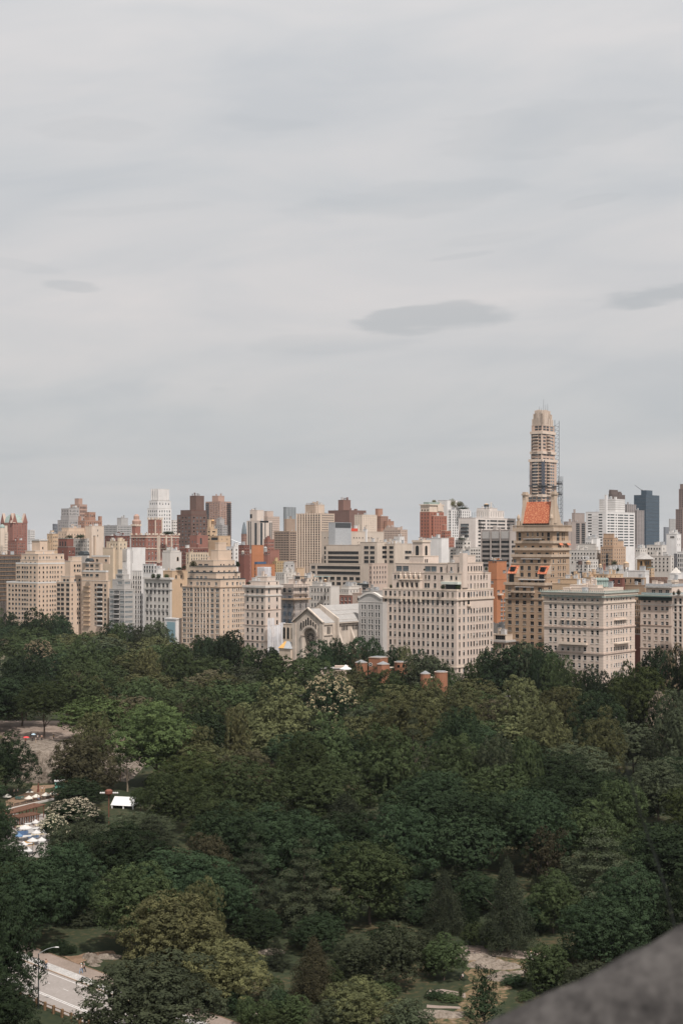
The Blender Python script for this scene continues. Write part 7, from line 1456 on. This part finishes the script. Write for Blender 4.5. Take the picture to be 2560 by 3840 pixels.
# ---- people
SKIN = flat('skin', (.42, .25, .17), .6)
def skinned(J, E, name):
    me = bpy.data.meshes.new(name); me.from_pydata([j[:3] for j in J], E, []); ob = bpy.data.objects.new(name, me); COL.objects.link(ob)
    ob.modifiers.new('s', 'SKIN'); sub = ob.modifiers.new('u', 'SUBSURF'); sub.levels = 1; sub.render_levels = 1
    me.skin_vertices[0].data[0].use_root = True
    for i, j in enumerate(J): me.skin_vertices[0].data[i].radius = (j[3], j[3]*(j[4] if len(j) > 4 else 1))
    bpy.context.view_layer.update(); dg = bpy.context.evaluated_depsgraph_get(); out = bpy.data.meshes.new_from_object(ob.evaluated_get(dg)); out.name = name
    bpy.data.objects.remove(ob); 
    for p in out.polygons: p.use_smooth = True
    return out
def posemeshes(pose):
    st = {'stand': (.05, 0), 'walk': (.28, .12), 'sit': (0, 0)}[pose][0]
    sit = pose == 'sit'; hz = .5 if sit else .95
    if sit: LG = [[(s*.1, .02, hz, .095), (s*.12, .45, hz+.02, .07), (s*.12, .47, .10, .05), (s*.12, .60, .05, .035)] for s in (-1, 1)]
    else: LG = [[(s*.1, 0, hz-.05, .095), (s*.11, s*st*.6+.05*(st > .1), .50, .065), (s*.11, s*st, .08, .045), (s*.11, s*st+.16, .04, .035)] for s in (-1, 1)]
    sw = .22 if pose == 'walk' else .03
    ar = [[(s*.2, 0, hz+.47, .055), (s*.26, -s*sw*.5, hz+.2, .042), (s*.25, -s*sw+.1, hz-.03, .03), (s*.25, -s*sw+.15, hz-.12, .028)] for s in (-1, 1)]
    J = [(0, 0, hz, .13, .8), (0, 0, hz+.22, .12, .8), (0, 0, hz+.42, .145, .75), (0, .01, hz+.56, .05), (0, .03, hz+.68, .085, 1.15), (0, .02, hz+.77, .07)]; E = [(0, 1), (1, 2), (2, 3), (3, 4), (4, 5)]
    for L_ in LG:
        n = len(J); J += L_; E += [(0, n), (n, n+1), (n+1, n+2), (n+2, n+3)]
    for A_ in ar:
        n = len(J); J += A_; E += [(2, n), (n, n+1), (n+1, n+2), (n+2, n+3)]
    body = skinned(J, E, 'person_body')
    J = [(0, 0, hz+.02, .145, .85), (0, 0, hz+.22, .135, .85), (0, 0, hz+.43, .155, .78)]; E = [(0, 1), (1, 2)]
    for A_ in ar: n = len(J); J += [(A_[0][0], A_[0][1], A_[0][2], .07), ((A_[0][0]+A_[1][0])/2, (A_[0][1]+A_[1][1])/2, (A_[0][2]+A_[1][2])/2-.03, .062)]; E += [(2, n), (n, n+1)]
    shirt = skinned(J, E, 'shirt')
    J = [(0, 0, hz+.04, .15, .85)]; E = []
    for L_ in LG: n = len(J); J += [(a, b_, c, r_+.018) for a, b_, c, r_ in L_[:3]]; E += [(0, n), (n, n+1), (n+1, n+2)]
    tr_ = skinned(J, E, 'trousers'); q = MB(); q.lathe([(.02, .85*0+.0), (.085, .02), (.105, .09), (.09, .17), (.03, .21)], BARK, (0, .0, hz+.64), 10); hair = q.mesh('hair')
    return body, shirt, tr_, hair
PM = {p: posemeshes(p) for p in ('stand', 'walk', 'sit')}
def cloth(c): return flat('cloth_%.2f_%.2f_%.2f' % c, c, .8)
def person(p, yaw, pose, shirt, pants, hair, label, s=1.0, group=None):
    b = link('person', PM[pose][0], None, p, (0, 0, yaw), (s, s, s), label=label, cat='person', group=group)
    if not PM[pose][0].materials: PM[pose][0].materials.append(SKIN)
    for i, (nm, c) in enumerate((('shirt', shirt), ('trousers', pants), ('hair', hair))):
        me = PM[pose][i+1]
        if not me.materials: me.materials.append(SKIN)
        o = link(nm, me, b); o.material_slots[0].link = 'OBJECT'; o.material_slots[0].material = cloth(c)
    return b
WH, BK, BL, RD, TN = (.62, .60, .58), (.03, .03, .035), (.09, .14, .25), (.5, .05, .04), (.36, .22, .10)
# cyclist with bicycle
g0 = G('L', 350, 432); yaw = math.atan2(-.714, .70)
bk = empty('bicycle', g0+Vector((0, 0, .13*0)), math.atan2(dV.y, dV.x), label='step-through bicycle held by the rider in a mustard top on the park drive', cat='bicycle')
for sx in (-.55, .55):
    w_ = empty('wheel', (sx, 0, .35)); w_.parent = bk; q = MB()
    for k_ in range(20):
        a0, a1 = 2*math.pi*k_/20, 2*math.pi*(k_+1)/20; q.tube((.34*math.cos(a0), 0, .34*math.sin(a0)), (.34*math.cos(a1), 0, .34*math.sin(a1)), .028, .028, STEEL, 5, False)
    q.build('tyre', w_); q = MB(); [q.tube((0, 0, 0), (.33*math.cos(a), 0, .33*math.sin(a)), .004, .004, METAL, 4, False) for a in r(0, 6, 14)]; q.build('spokes', w_)
q = MB(); [q.tube(a, c, .018, .018, METAL, 6) for a, c in (((-.55, 0, .35), (-.1, 0, .32)), ((-.1, 0, .32), (-.2, 0, .85)), ((-.1, 0, .32), (.42, 0, .78)), ((-.55, 0, .35), (-.17, 0, .70)), ((.55, 0, .35), (.42, 0, .95)))]; q.build('frame', bk)
q = MB(); q.tube((.40, -.28, 1.0), (.40, .28, 1.0), .015, .015, STEEL); q.tube((.42, 0, .92), (.40, 0, 1.0), .015, .015, STEEL); q.build('handlebar', bk); q = MB(); q.box(-.32, -.07, .86, -.06, .07, .92, STEEL); q.build('saddle', bk)
person(g0+Vector((.05, .25, .0)), math.atan2(-dV.x, dV.y)+math.pi, 'walk', TN, BL, (.12, .05, .03), 'person with long auburn hair in a mustard top and jeans with the bicycle')
person(G('L', 770, 478), 2.3, 'walk', WH, (.25, .35, .48), WH, 'person in white top, light blue skirt and white hat walking on the footpath', .98); person(G('L', 803, 462), 2.3, 'walk', (.20, .22, .25), BK, BK, 'person in grey patterned shirt and dark shorts walking on the footpath', 1.05)
person(G('N', 1297, 362), .5, 'walk', (.55, .40, .38), WH, TN, 'person in pale pink standing at the right end of the clearing path'); person(G('N', 525, 590), 1.0, 'sit', WH, BK, BK, 'person in a white shirt sitting beside the arbour tree'); person(G('N', 905, 285), 1.0, 'stand', (.4, .2, .12), BK, BK, 'person in rust red standing behind the benches')
for i, (x, y, ps, s_, p_, l) in enumerate(((445, 818, 'walk', WH, TN, 'person in white top and tan trousers walking across the plaza, taller of two'), (470, 822, 'stand', (.5, .42, .3), TN, 'person in cream clothes beside the walker in white on the plaza'), (97, 842, 'stand', BK, BK, 'person in black under the dark maple, leftmost of three'), (152, 842, 'stand', (.2, .2, .22), BK, 'person in grey under the dark maple, middle of three'), (188, 838, 'walk', (.25, .3, .4), BK, 'person in blue-grey under the dark maple, rightmost of three'),
        (405, 800, 'stand', BK, BK, 'person in dark clothes by the slim post on the plaza'), (350, 912, 'sit', (.3, .1, .08), BK, 'person in dark red sitting under the front plaza umbrella'), (330, 905, 'sit', (.1, .1, .12), BK, 'person in black sitting under the front plaza umbrella'), (400, 898, 'sit', WH, BL, 'person in white sitting under the middle plaza umbrella'), (425, 900, 'stand', (.1, .14, .2), BK, 'person in navy standing beside the middle plaza umbrella'), (550, 860, 'stand', (.3, .12, .08), BK, 'person in brown at the right end of the plaza'), (435, 1290, 'walk', BK, BK, 'person in black walking through the white market stalls'), (240, 1240, 'stand', BL, BK, 'person in blue beside the big white market umbrella'))):
    person(G('K', x, y), i*1.3, ps, s_, p_, BK, l)
for i, (x, y, s_, p_, l) in enumerate(((270, 306, (.45, .2, .15), BK, 'person holding a red parasol on the rock outcrop'), (346, 274, (.35, .38, .42), BK, 'person holding a pale blue parasol on the rock outcrop'), (380, 292, WH, (.5, .4, .3), 'person in white carrying a yellow bag on the rock outcrop'), (398, 268, WH, BK, 'person in a white shirt and black trousers on the rock outcrop'), (441, 268, (.35, .2, .15), BK, 'person in reddish top left of the tree trunk on the outcrop'), (566, 266, (.45, .33, .08), BK, 'person in a yellow shirt right of the tree trunk on the outcrop'), (330, 230, BK, BK, 'person in black on the shaded path behind the outcrop'), (402, 240, (.1, .1, .12), BL, 'person in dark clothes on the shaded path behind the outcrop'))):
    u, v = px_('K', x, y); D = (EYE-HZ)*F/(v-VH); p = Vector(((u-1280)/F*D, D, HZ)); p.z = hill_h(p.x, p.y)-.1; person(p, i*.9, 'walk' if i % 2 else 'stand', s_, p_, BK, l, 1.08)
    if i < 2:
        t = empty('parasol', p+Vector((.25, 0, 1.3)), label=('red' if i == 0 else 'pale blue')+' parasol held up on the rock outcrop', cat='parasol'); q = MB(); q.lathe([(1.0 if i == 0 else .75, .75), (.75 if i == 0 else .5, 1.0), (.05, 1.15)], flat('parasol_red', (.62, .06, .06)) if i == 0 else flat('parasol_blue', (.40, .52, .60)), n=12, cap=False); q.build('canopy', t); q = MB(); q.tube((0, 0, 0), (0, 0, 1.1), .02, .02, STEEL, 5); q.build('handle', t)
# ---- street lamp on the drive
g0 = G('L', 268, 885); lp = empty('street_lamp', g0, label='tall black street lamp with a curved arm over the park drive', cat='street lamp'); q = MB(); q.tube((0, 0, 0), (0, 0, 8.3), .11, .07, STEEL, 10); q.build('pole', lp)
q = MB(); pr = [(0, 0, 8.2), (.5, 0, 8.55), (1.2, 0, 8.95), (2.0, 0, 9.2), (2.6, 0, 9.28)]; [q.tube(a, c, .045, .045, METAL, 6) for a, c in zip(pr, pr[1:])]; q.build('arm', lp); q = MB(); q.lathe([(.05, 0), (.19, .05), (.2, .12), (.1, .2)], ROOFW, n=10); o = q.build('lamp_head', lp, (2.75, 0, 9.18)); o.scale = (1.9, .9, .8)
# ---- post and rail fence
fn = empty('wooden_fence', (0, 0, 0), label='brown post-and-rail fence along the near edge of the drive', cat='fence'); WD = surf('weathered_wood', (.20, .12, .065), .85, .3, 3.)
for k_ in range(24): prism(117.6, 117.95, -216+k_*2.3, -215.65+k_*2.3, 0, 1.25, WD, 'post', parent=fn)
for z in (.5, 1.0): prism(117.74, 117.8, -216, -160, z, z+.13, WD, 'rail', parent=fn)
# ---- benches in the clearing
def bench(p, yaw, L_, label, group=None, name='park_bench'):
    t = empty(name, p, yaw, label=label, cat='bench', group=group); q = MB(); [q.box(-L_/2, y, .43, L_/2, y+.12, .47, WDK) for y in (-.22, -.08, .06)]; q.build('seat', t); q = MB(); [q.box(-L_/2, .24, z, L_/2, .28, z+.11, WDK) for z in (.55, .70, .85)]; q.build('backrest', t)
    for x in (-L_/2+.1, 0, L_/2-.16): q = MB(); q.box(x, -.22, 0, x+.06, -.16, .43, STEEL); q.box(x, .22, 0, x+.06, .29, .95, STEEL); q.box(x, -.22, .38, x+.06, .25, .43, STEEL); q.build('leg', t)
    return t
WDK = surf('bench_wood', (.07, .05, .04), .8, .2, 4.)
a, c = G('N', 575, 285), G('N', 735, 305); bench((a+c)/2, math.atan2(c.y-a.y, c.x-a.x), (c-a).length*1.0, 'long dark slatted park bench under the hemlocks, left of two'); a, c = G('N', 775, 312), G('N', 900, 330); bench((a+c)/2, math.atan2(c.y-a.y, c.x-a.x), (c-a).length, 'long dark slatted park bench under the hemlocks, right of two')
# ---- plaza by the pergola
CANV = surf('canvas', (.56, .53, .47), .9, .08, 1.)
def umbrella(fr, x, y, w, D, label, group, mat=CANV, table=True):
    u, v = px_(fr, x, y); p = PT(u, v, D); R_ = w/FR[fr][2]/F*D/2; h = p.z; t = empty('market_umbrella', (p.x, p.y, 0), label=label, cat='umbrella', group=group)
    q = MB(); q.lathe([(R_, h-.35), (R_*.5, h+.0), (.04, h+.38)], mat, n=8, cap=False); q.lathe([(R_, h-.5), (R_, h-.35)], mat, n=8, cap=False); q.build('canopy', t); q = MB(); q.tube((0, 0, 0), (0, 0, h+.4), .035, .035, STEEL, 6); q.build('pole', t)
    if table:
        s = empty('cafe_table', (p.x+.2, p.y-.1, 0), label='small round table under the umbrella: '+label, cat='table', group=group+' tables'); q = MB(); q.lathe([(.55, .70), (.55, .74)], STEEL, n=14); q.build('tabletop', s); q = MB(); q.tube((0, 0, 0), (0, 0, .7), .04, .04, STEEL, 6); q.lathe([(.28, 0), (.28, .03)], STEEL, n=10); q.build('pedestal', s)
for x, y, w, D, l in ((80, 845, 98, 392, 'cream umbrella at the far left of the plaza'), (316, 803, 90, 401, 'cream umbrella farthest back on the plaza'), (308, 862, 96, 387, 'cream umbrella at the front of the plaza'), (383, 845, 94, 390, 'cream umbrella in the middle of the plaza'), (483, 830, 92, 394, 'cream umbrella right of the middle one'), (562, 816, 84, 398, 'cream umbrella at the right end of the plaza')): umbrella('K', x, y, w, D, l, 'cream plaza umbrellas')
for x, y, w, D, l in ((265, 1172, 160, 335, 'large white market umbrella above the stalls'), (378, 1115, 90, 345, 'small white umbrella next to the blossom tree'), (385, 1222, 100, 330, 'white umbrella lower by the blossom tree'), (250, 1345, 100, 316, 'white and orange stall umbrella near the bottom of the market'), (345, 1305, 120, 320, 'wide white stall umbrella in the middle of the market'), (440, 1300, 100, 322, 'white stall umbrella at the right of the market'), (300, 1410, 90, 310, 'lowest white stall umbrella behind the thin tree'), (200, 1255, 90, 327, 'blue-shaded stall umbrella at the left of the market')): umbrella('K', x, y, w, D, l, 'white market umbrellas', ROOFW if 'blue' not in l else flat('blue_canvas', (.10, .18, .30)), False)
for x, l in ((1205, 'left'), (1240, 'middle'), (1280, 'right')): umbrella('K', x, 255, 40, 502, 'tiny white umbrella glimpsed under the bright tree, %s of three' % l, 'tiny umbrellas under the bright tree', ROOFW, False)
TEAL = surf('teal_paint', (.05, .15, .14), .6, .2, 2.)
for x, l in ((195, 'left'), (225, 'right')):
    p = G('K', x, 890); t = empty('picnic_table', p, .5, label='teal picnic table on the plaza, %s of two' % l, cat='picnic table', group='teal picnic tables'); q = MB(); q.box(-.8, -.35, .7, .8, .35, .75, TEAL); q.build('tabletop', t)
    for s in (-1, 1): q = MB(); q.box(-.8, s*.7-.12, .42, .8, s*.7+.12, .46, TEAL); q.build('seat', t)
    for s in (-.6, .6): q = MB(); q.tube((s, -.6, 0), (s, 0, .7), .04, .04, TEAL, 5); q.tube((s, .6, 0), (s, 0, .7), .04, .04, TEAL, 5); q.build('leg', t)
for k_ in range(7):
    a, c = G('K', 95+k_*66, 985-k_*14.5), G('K', 150+k_*66, 973-k_*14.5); bench((a+c)/2, math.atan2(c.y-a.y, c.x-a.x), (c-a).length, 'dark teal terrace bench above the brown pergola, %s from left' % ORD[k_], 'row of terrace benches')
a, c = G('K', 60, 1008), G('K', 560, 895); d_ = (c-a).normalized(); n2_ = Vector((-d_.y, d_.x, 0)); q = MB(); w0 = [a-n2_*.4, c-n2_*.4, c, a]; zt = .5
q.quad(*[(p.x, p.y, zt) for p in w0], PALE); q.quad((w0[0].x, w0[0].y, 0), (w0[1].x, w0[1].y, 0), (w0[1].x, w0[1].y, zt), (w0[0].x, w0[0].y, zt), PALE); q.quad((w0[2].x, w0[2].y, 0), (w0[3].x, w0[3].y, 0), (w0[3].x, w0[3].y, zt), (w0[2].x, w0[2].y, zt), PALE); q.quad((w0[1].x, w0[1].y, 0), (w0[2].x, w0[2].y, 0), (w0[2].x, w0[2].y, zt), (w0[1].x, w0[1].y, zt), PALE); q.quad((w0[0].x, w0[0].y, 0), (w0[3].x, w0[3].y, 0), (w0[3].x, w0[3].y, zt), (w0[0].x, w0[0].y, zt), PALE); props(q.build('terrace_wall'), 'low pale stone terrace wall above the brown pergola', 'wall')
PG = surf('pergola_wood', (.17, .085, .055), .8, .35, 2.)
for nm, pa, pb, w_, zt, Dm in (('upper', (75, 1050), (470, 945), 3.6, 3.3, 0), ('lower', (150, 1088), (415, 1045), 3.4, 2.6, 0)):
    ua, va = px_('K', *pa); ub, vb_ = px_('K', *pb); Da, Db = (EYE-zt)*F/(va-VH), (EYE-zt)*F/(vb_-VH); a, c = PT(ua, va, Da), PT(ub, vb_, Db); L_ = (c-a).length; t = empty('pergola', (a.x, a.y, 0), math.atan2(c.y-a.y, c.x-a.x), label='%s of two long brown slatted pergolas beside the plaza' % nm, cat='pergola')
    q = MB(); [q.box(x, -.4, zt, x+.22, w_, zt+.14, PG) for x in r(0, L_, int(L_/.42))]; [q.box(-.2, y, zt-.18, L_+.3, y+.14, zt, PG) for y in r(0, w_-.3, 5)]; q.build('roof_slats', t)
    for x in r(.3, L_-.3, 6):
        for y in (0, w_-.4): q = MB(); q.box(x, y, 0, x+.2, y+.2, zt-.18, PG); q.build('post', t)
# white marquee
u, v = px_('K', 1340, 940); p = PT(u, v, 378); t = empty('marquee_tent', (p.x, p.y, 0), -.25, label='white marquee tent with square posts among the trees right of the plaza', cat='tent'); TW_ = surf('tent_white', (.62, .61, .60), .6, .05); hz_ = p.z
q = MB(); x0, x1, y0, y1 = -3.8, 2.6, -2.4, 3.2; ym = .4
q.quad((x0, y0, hz_), (x1, y0, hz_), (x1, ym, hz_+1.9), (x0, ym, hz_+1.9), TW_); q.quad((x0, y1, hz_), (x1, y1, hz_), (x1, ym, hz_+1.9), (x0, ym, hz_+1.9), TW_); q.poly([(x0, y0, hz_), (x0, y1, hz_), (x0, ym, hz_+1.9)], TW_); q.poly([(x1, y0, hz_), (x1, y1, hz_), (x1, ym, hz_+1.9)], TW_); q.build('canopy', t)
for x in (-3.6, -.4, 2.3):
    for y in (y0+.1, y1-.3): q = MB(); q.box(x, y, 0, x+.32, y+.32, hz_, TW_); q.build('post', t)
# old lamp cluster pole, flagpole, kiosk
u, v = px_('K', 1145, 840); D = 352; p = PT(u, v, D); t = empty('lamp_cluster', (p.x, p.y, 0), label='rust brown pole with a lantern head and rows of white globe lamps beside the marquee', cat='lamp post'); RU = surf('rusty_iron', (.16, .06, .04), .7, .3, 4.)
q = MB(); q.tube((0, 0, 0), (0, 0, p.z), .14, .12, RU, 8); q.lathe([(.3, p.z-.3), (.95, p.z+.3), (.95, p.z+1.0), (.6, p.z+1.3)], RU, n=8); q.box(-2.1, -.06, p.z+.15, 2.1, .06, p.z+.3, RU); q.build('pole', t)
for x in (-2.0, -1.5, -1.15, 1.15, 1.6, 2.1): q = MB(); q.lathe([(.02, -.28), (.2, -.18), (.28, 0), (.2, .18), (.02, .28)], ROOFW, n=10, cap=False); q.build('globe_lamp', t, (x, 0, p.z+.42))
g0 = G('K', 1268, 705); t = empty('flagpole', g0, label='bare brown flagpole beside the forked pale tree trunk', cat='pole'); q = MB(); q.tube((0, 0, 0), (0, 0, 12.8), .17, .10, surf('brown_pole', (.20, .12, .08)), 8); q.lathe([(.02, 12.7), (.2, 12.85), (.02, 13.05)], METAL, n=8); q.build('pole', t)
g0 = G('K', 628, 768); t = empty('kiosk', g0, .2, label='green and white vending kiosk at the back of the plaza', cat='kiosk'); q = MB(); q.box(-1.3, -.8, 0, 1.3, .8, 1.9, surf('kiosk_green', (.10, .25, .20))); q.build('body', t); q = MB(); q.box(-1.5, -1, 1.9, 1.5, 1, 2.15, ROOFW); q.build('roof', t); q = MB(); q.box(-1.0, -.84, .9, 1.0, -.8, 1.6, GL[0]); q.build('hatch', t)
g0 = G('K', 705, 762); t = empty('fruit_stand', g0, .2, label='orange topped vending stand right of the green kiosk', cat='stand'); q = MB(); q.box(-1.4, -.6, 0, 1.4, .6, 1.0, surf('stand_green', (.12, .18, .10))); q.build('counter', t); q = MB(); q.box(-1.6, -.8, 1.7, 1.6, .8, 1.85, surf('stand_orange', (.45, .24, .14))); q.build('awning', t); [MB_.build('post', t) for MB_ in [(lambda m: (m.tube((x, y, .9), (x, y, 1.7), .04, .04, STEEL, 5), m)[1])(MB()) for x in (-1.4, 1.4) for y in (-.6, .6)]]
g0 = G('K', 405, 812); t = empty('bronze_post', g0, label='slim dark bronze statue post on the plaza path', cat='post'); q = MB(); q.lathe([(.35, 0), (.3, .9), (.16, 1.0), (.2, 1.8), (.1, 2.5), (.14, 2.75), (.02, 2.95)], RU, n=8); q.build('post', t)
# market counters between the white umbrellas
for i, (x, y, c_) in enumerate(((240, 1262, (.08, .14, .26)), (330, 1235, (.5, .5, .5)), (300, 1370, (.5, .3, .12)), (400, 1350, (.55, .54, .53)), (350, 1290, (.10, .16, .26)), (280, 1460, (.5, .5, .48)), (440, 1250, (.5, .49, .48)))):
    g0 = G('K', x, y); t = empty('market_stall', g0, .4, label=['blue-draped stall left of the market', 'pale stall behind the big white umbrella', 'orange and white stall low in the market', 'white stall right of the orange one', 'dark blue stall in the middle of the market', 'lowest white stall behind the thin tree', 'white stall beside the blossom tree'][i], cat='stall', group='market stalls below the pergola'); q = MB(); q.box(-1.3, -.5, .0, 1.3, .5, .95, flat('stall_%d' % i, c_)); q.build('counter', t); q = MB(); q.box(-1.5, -.8, 2.1, 1.5, .8, 2.2, ROOFW if i % 3 else flat('stall_roof', (.5, .42, .3))); q.build('canopy', t); q = MB(); [q.tube((a, c, 0), (a, c, 2.1), .03, .03, METAL, 4) for a in (-1.4, 1.4) for c in (-.7, .7)]; q.build('frame', t)
# ---- brick zoo towers (M frame)
ZB = wall('zoo_brick', (.29, .13, .075), streak=.25, scale=.5); ZR = surf('zoo_roof', (.22, .225, .23), .7, .15, 1.)
def oct_tower(fr, x, yt, w, D, label, roof=None, n=8, yaw=.15, nm='brick_tower'):
    u, v = px_(fr, x, yt); p = PT(u, v, D); R_ = w/FR[fr][2]/F*D/2/math.cos(math.pi/n); t = empty(nm, (p.x, p.y, 0), yaw, label=label, cat='building'); h = p.z
    q = MB(); q.lathe([(R_, 0), (R_, h-3.4), (R_*1.01, h-3.3), (R_*1.01, h-3.1), (R_, h-3.0), (R_, h)], ZB, n=n); q.build('wall', t); q = MB(); q.lathe([(R_*1.06, h), (R_*1.06, h+.2)], ROSE, n=n)
    q.build('cornice', t); q = MB(); q.lathe([(R_*1.0, h+.25), (.1, h+1.3)] if roof else [(R_*.8, h+.25), (R_*.75, h+.5)], ZR, n=n); q.build('roof', t); return t, R_, h
oct_tower('M', 505, 160, 125, 600, 'small octagonal brick tower with a grey pyramid roof, left zoo tower', True); oct_tower('M', 743, 178, 130, 582, 'octagonal brick zoo tower with a pale pyramid roof, front centre', True)
t, R_, h = oct_tower('M', 690, 103, 150, 592, 'tallest square brick zoo block with a round clock window', False, 4, yaw=-.62)
u, v = px_('M', 605, 180); p = PT(u, v, 587.6); q = MB(); [q.lathe([(a, 0), (a, c_)], m_, n=20) for a, c_, m_ in ((.82, .1, PALE), (.66, .16, GL[0]), (.25, .2, PALE))]; o = q.build('clock', t); o.matrix_world = Matrix.Translation(p) @ Matrix.Rotation(math.radians(-20), 4, 'Z') @ Matrix.Rotation(math.radians(90), 4, 'X'); o.matrix_parent_inverse = Matrix.Identity(4); o.matrix_basis = Matrix.Rotation(.62, 4, 'Z') @ Matrix.Translation((p.x-t.location.x, p.y-t.location.y, p.z)) @ Matrix.Rotation(math.radians(-8), 4, 'Z') @ Matrix.Rotation(math.radians(90), 4, 'X')
t, R_, h = oct_tower('M', 934, 155, 135, 596, 'brick zoo tower with square lookout openings beside the terrace', False, 12)
for a in (-2.1, -1.3): q = MB(); q.box(-.55, -.06, -.5, .55, .06, .5, GL[3]); q.build('window', t, (R_*1.0*math.cos(a), R_*1.0*math.sin(a), h-1.4), (0, 0, a+math.pi/2))
t, R_, h = oct_tower('M', 1202, 282, 105, 556, 'brick zoo pavilion tower with a glazed pyramid roof, left of the lower pair', True, 12); oct_tower('M', 1372, 262, 140, 560, 'round brick zoo pavilion tower with a flat pale roof, right of the lower pair', False, 14)
for fr, xa, xb, yt, D, l in (('M', 815, 950, 208, 600, 'brick terrace wing joining the zoo towers'), ('M', 1262, 1352, 318, 562, 'brick link wall between the lower pair of zoo towers')):
    u, v = px_(fr, (xa+xb)/2, yt); p = PT(u, v, D); w = (xb-xa)/FR[fr][2]/F*D; t = empty('brick_wing', (p.x, p.y, 0), 0, label=l, cat='building'); q = MB(); q.box(-w/2, -1.5, 0, w/2, 2, p.z-.3, ZB); q.build('wall', t); q = MB(); q.box(-w/2, -1.8, p.z-.3, w/2, 2.2, p.z, CREAM); q.build('parapet', t)
u, v = px_('M', 336, 225); p = PT(u, v, 588); t = empty('peaked_tent', (p.x, p.y, 0), label='small white peaked tent left of the brick zoo towers', cat='tent'); q = MB(); w = 130/2.9037/F*588/2; q.lathe([(w*1.05, p.z-.3), (w*1.05, p.z), (w*.5, p.z+.65), (.08, p.z+1.7)], TW_, n=8, cap=False); q.build('canopy', t); [(lambda m: (m.tube((w*.9*math.cos(a), w*.9*math.sin(a), 0), (w*.9*math.cos(a), w*.9*math.sin(a), p.z), .08, .08, METAL, 5), m.build('post', t)))(MB()) for a in (.8, 2.3, 3.9, 5.5)]
u, v = px_('M', 205, 205); p = PT(u, v, 604); t = empty('low_pavilion', (p.x, p.y, 0), .0, label='long low curved pavilion roof behind the white peaked tent', cat='building'); q = MB(); q.box(-5.5, -2, 0, 5.5, 2, p.z-.6, ROSE); q.build('wall', t); q = MB(); q.box(-5.9, -2.4, p.z-.6, 5.9, 2.4, p.z-.2, GREYC); q.box(.5, -2, p.z-.2, 6.2, 2.2, p.z+.5, ROSE); q.build('roof', t)
# ---- the stone ledge in front of the lens and a stray wire
gr = groundmat('granite', (.026, .0245, .024), (.056, .052, .050), (.088, .082, .078), 9., 45., (.36, .5, .64))
ld = empty('stone_ledge', (0, 0, 0), label='rounded weathered granite parapet coping, blurred in the bottom right corner', cat='ledge')
q = MB(); cx, cy, cz, R_ = 1.36, 2.5, EYE-2.53, 2.0; nu, nv = 96, 48; rn = np.random.RandomState(3)
for i in range(nv+1):
    ph = math.pi*i/nv
    for j in range(nu):
        th = 2*math.pi*j/nu; dx_, dy_, dz_ = math.sin(ph)*math.cos(th), math.sin(ph)*math.sin(th), math.cos(ph); k = 1+.006*math.sin(dx_*23+dz_*17)*math.sin(dy_*19+dx_*11)+.004*math.sin(dz_*51+dy_*43)
        q.v.append((cx+R_*k*dx_, cy+R_*k*dy_*.11, cz+R_*k*dz_))
mi = q.mat(gr)
for i in range(nv):
    for j in range(nu): q.f.append((i*nu+j, i*nu+(j+1) % nu, (i+1)*nu+(j+1) % nu, (i+1)*nu+j)); q.m.append(mi)
o = q.build('coping_stone', ld)
for p_ in o.data.polygons: p_.use_smooth = True
q = MB(); q.box(.5, 2.2, EYE-9, 6, 2.8, EYE-2.2, gr); q.build('parapet_wall', ld)
wr = MB(); pts = [(2340, 2860), (2376, 2980), (2409, 3086), (2449, 3200), (2498, 3347), (2530, 3500), (2560, 3640)]; P3 = [PT(u, v, 3.3+.1*i) for i, (u, v) in enumerate(pts)]
for a, c in zip(P3, P3[1:]): wr.tube(a, c, .003, .003, STEEL, 6, False)
props(wr.build('stray_wire'), 'thin dark cable hanging just behind the stone ledge, blurred', 'wire')
# ================================================================== AIR
hz, t_, b_ = None, None, None
m = bpy.data.materials.new('haze'); m.use_nodes = True; t_ = m.node_tree; t_.nodes.clear(); o_ = t_.nodes.new('ShaderNodeOutputMaterial'); v_ = t_.nodes.new('ShaderNodeVolumePrincipled')
v_.inputs['Color'].default_value = (.90, .94, 1, 1); v_.inputs['Density'].default_value = .00003; v_.inputs['Anisotropy'].default_value = .3; t_.links.new(v_.outputs[0], o_.inputs['Volume'])
q = MB(); q.box(-12400, -900, -1.2, 12400, 12400, 205, m); q.build('haze', kind='stuff')
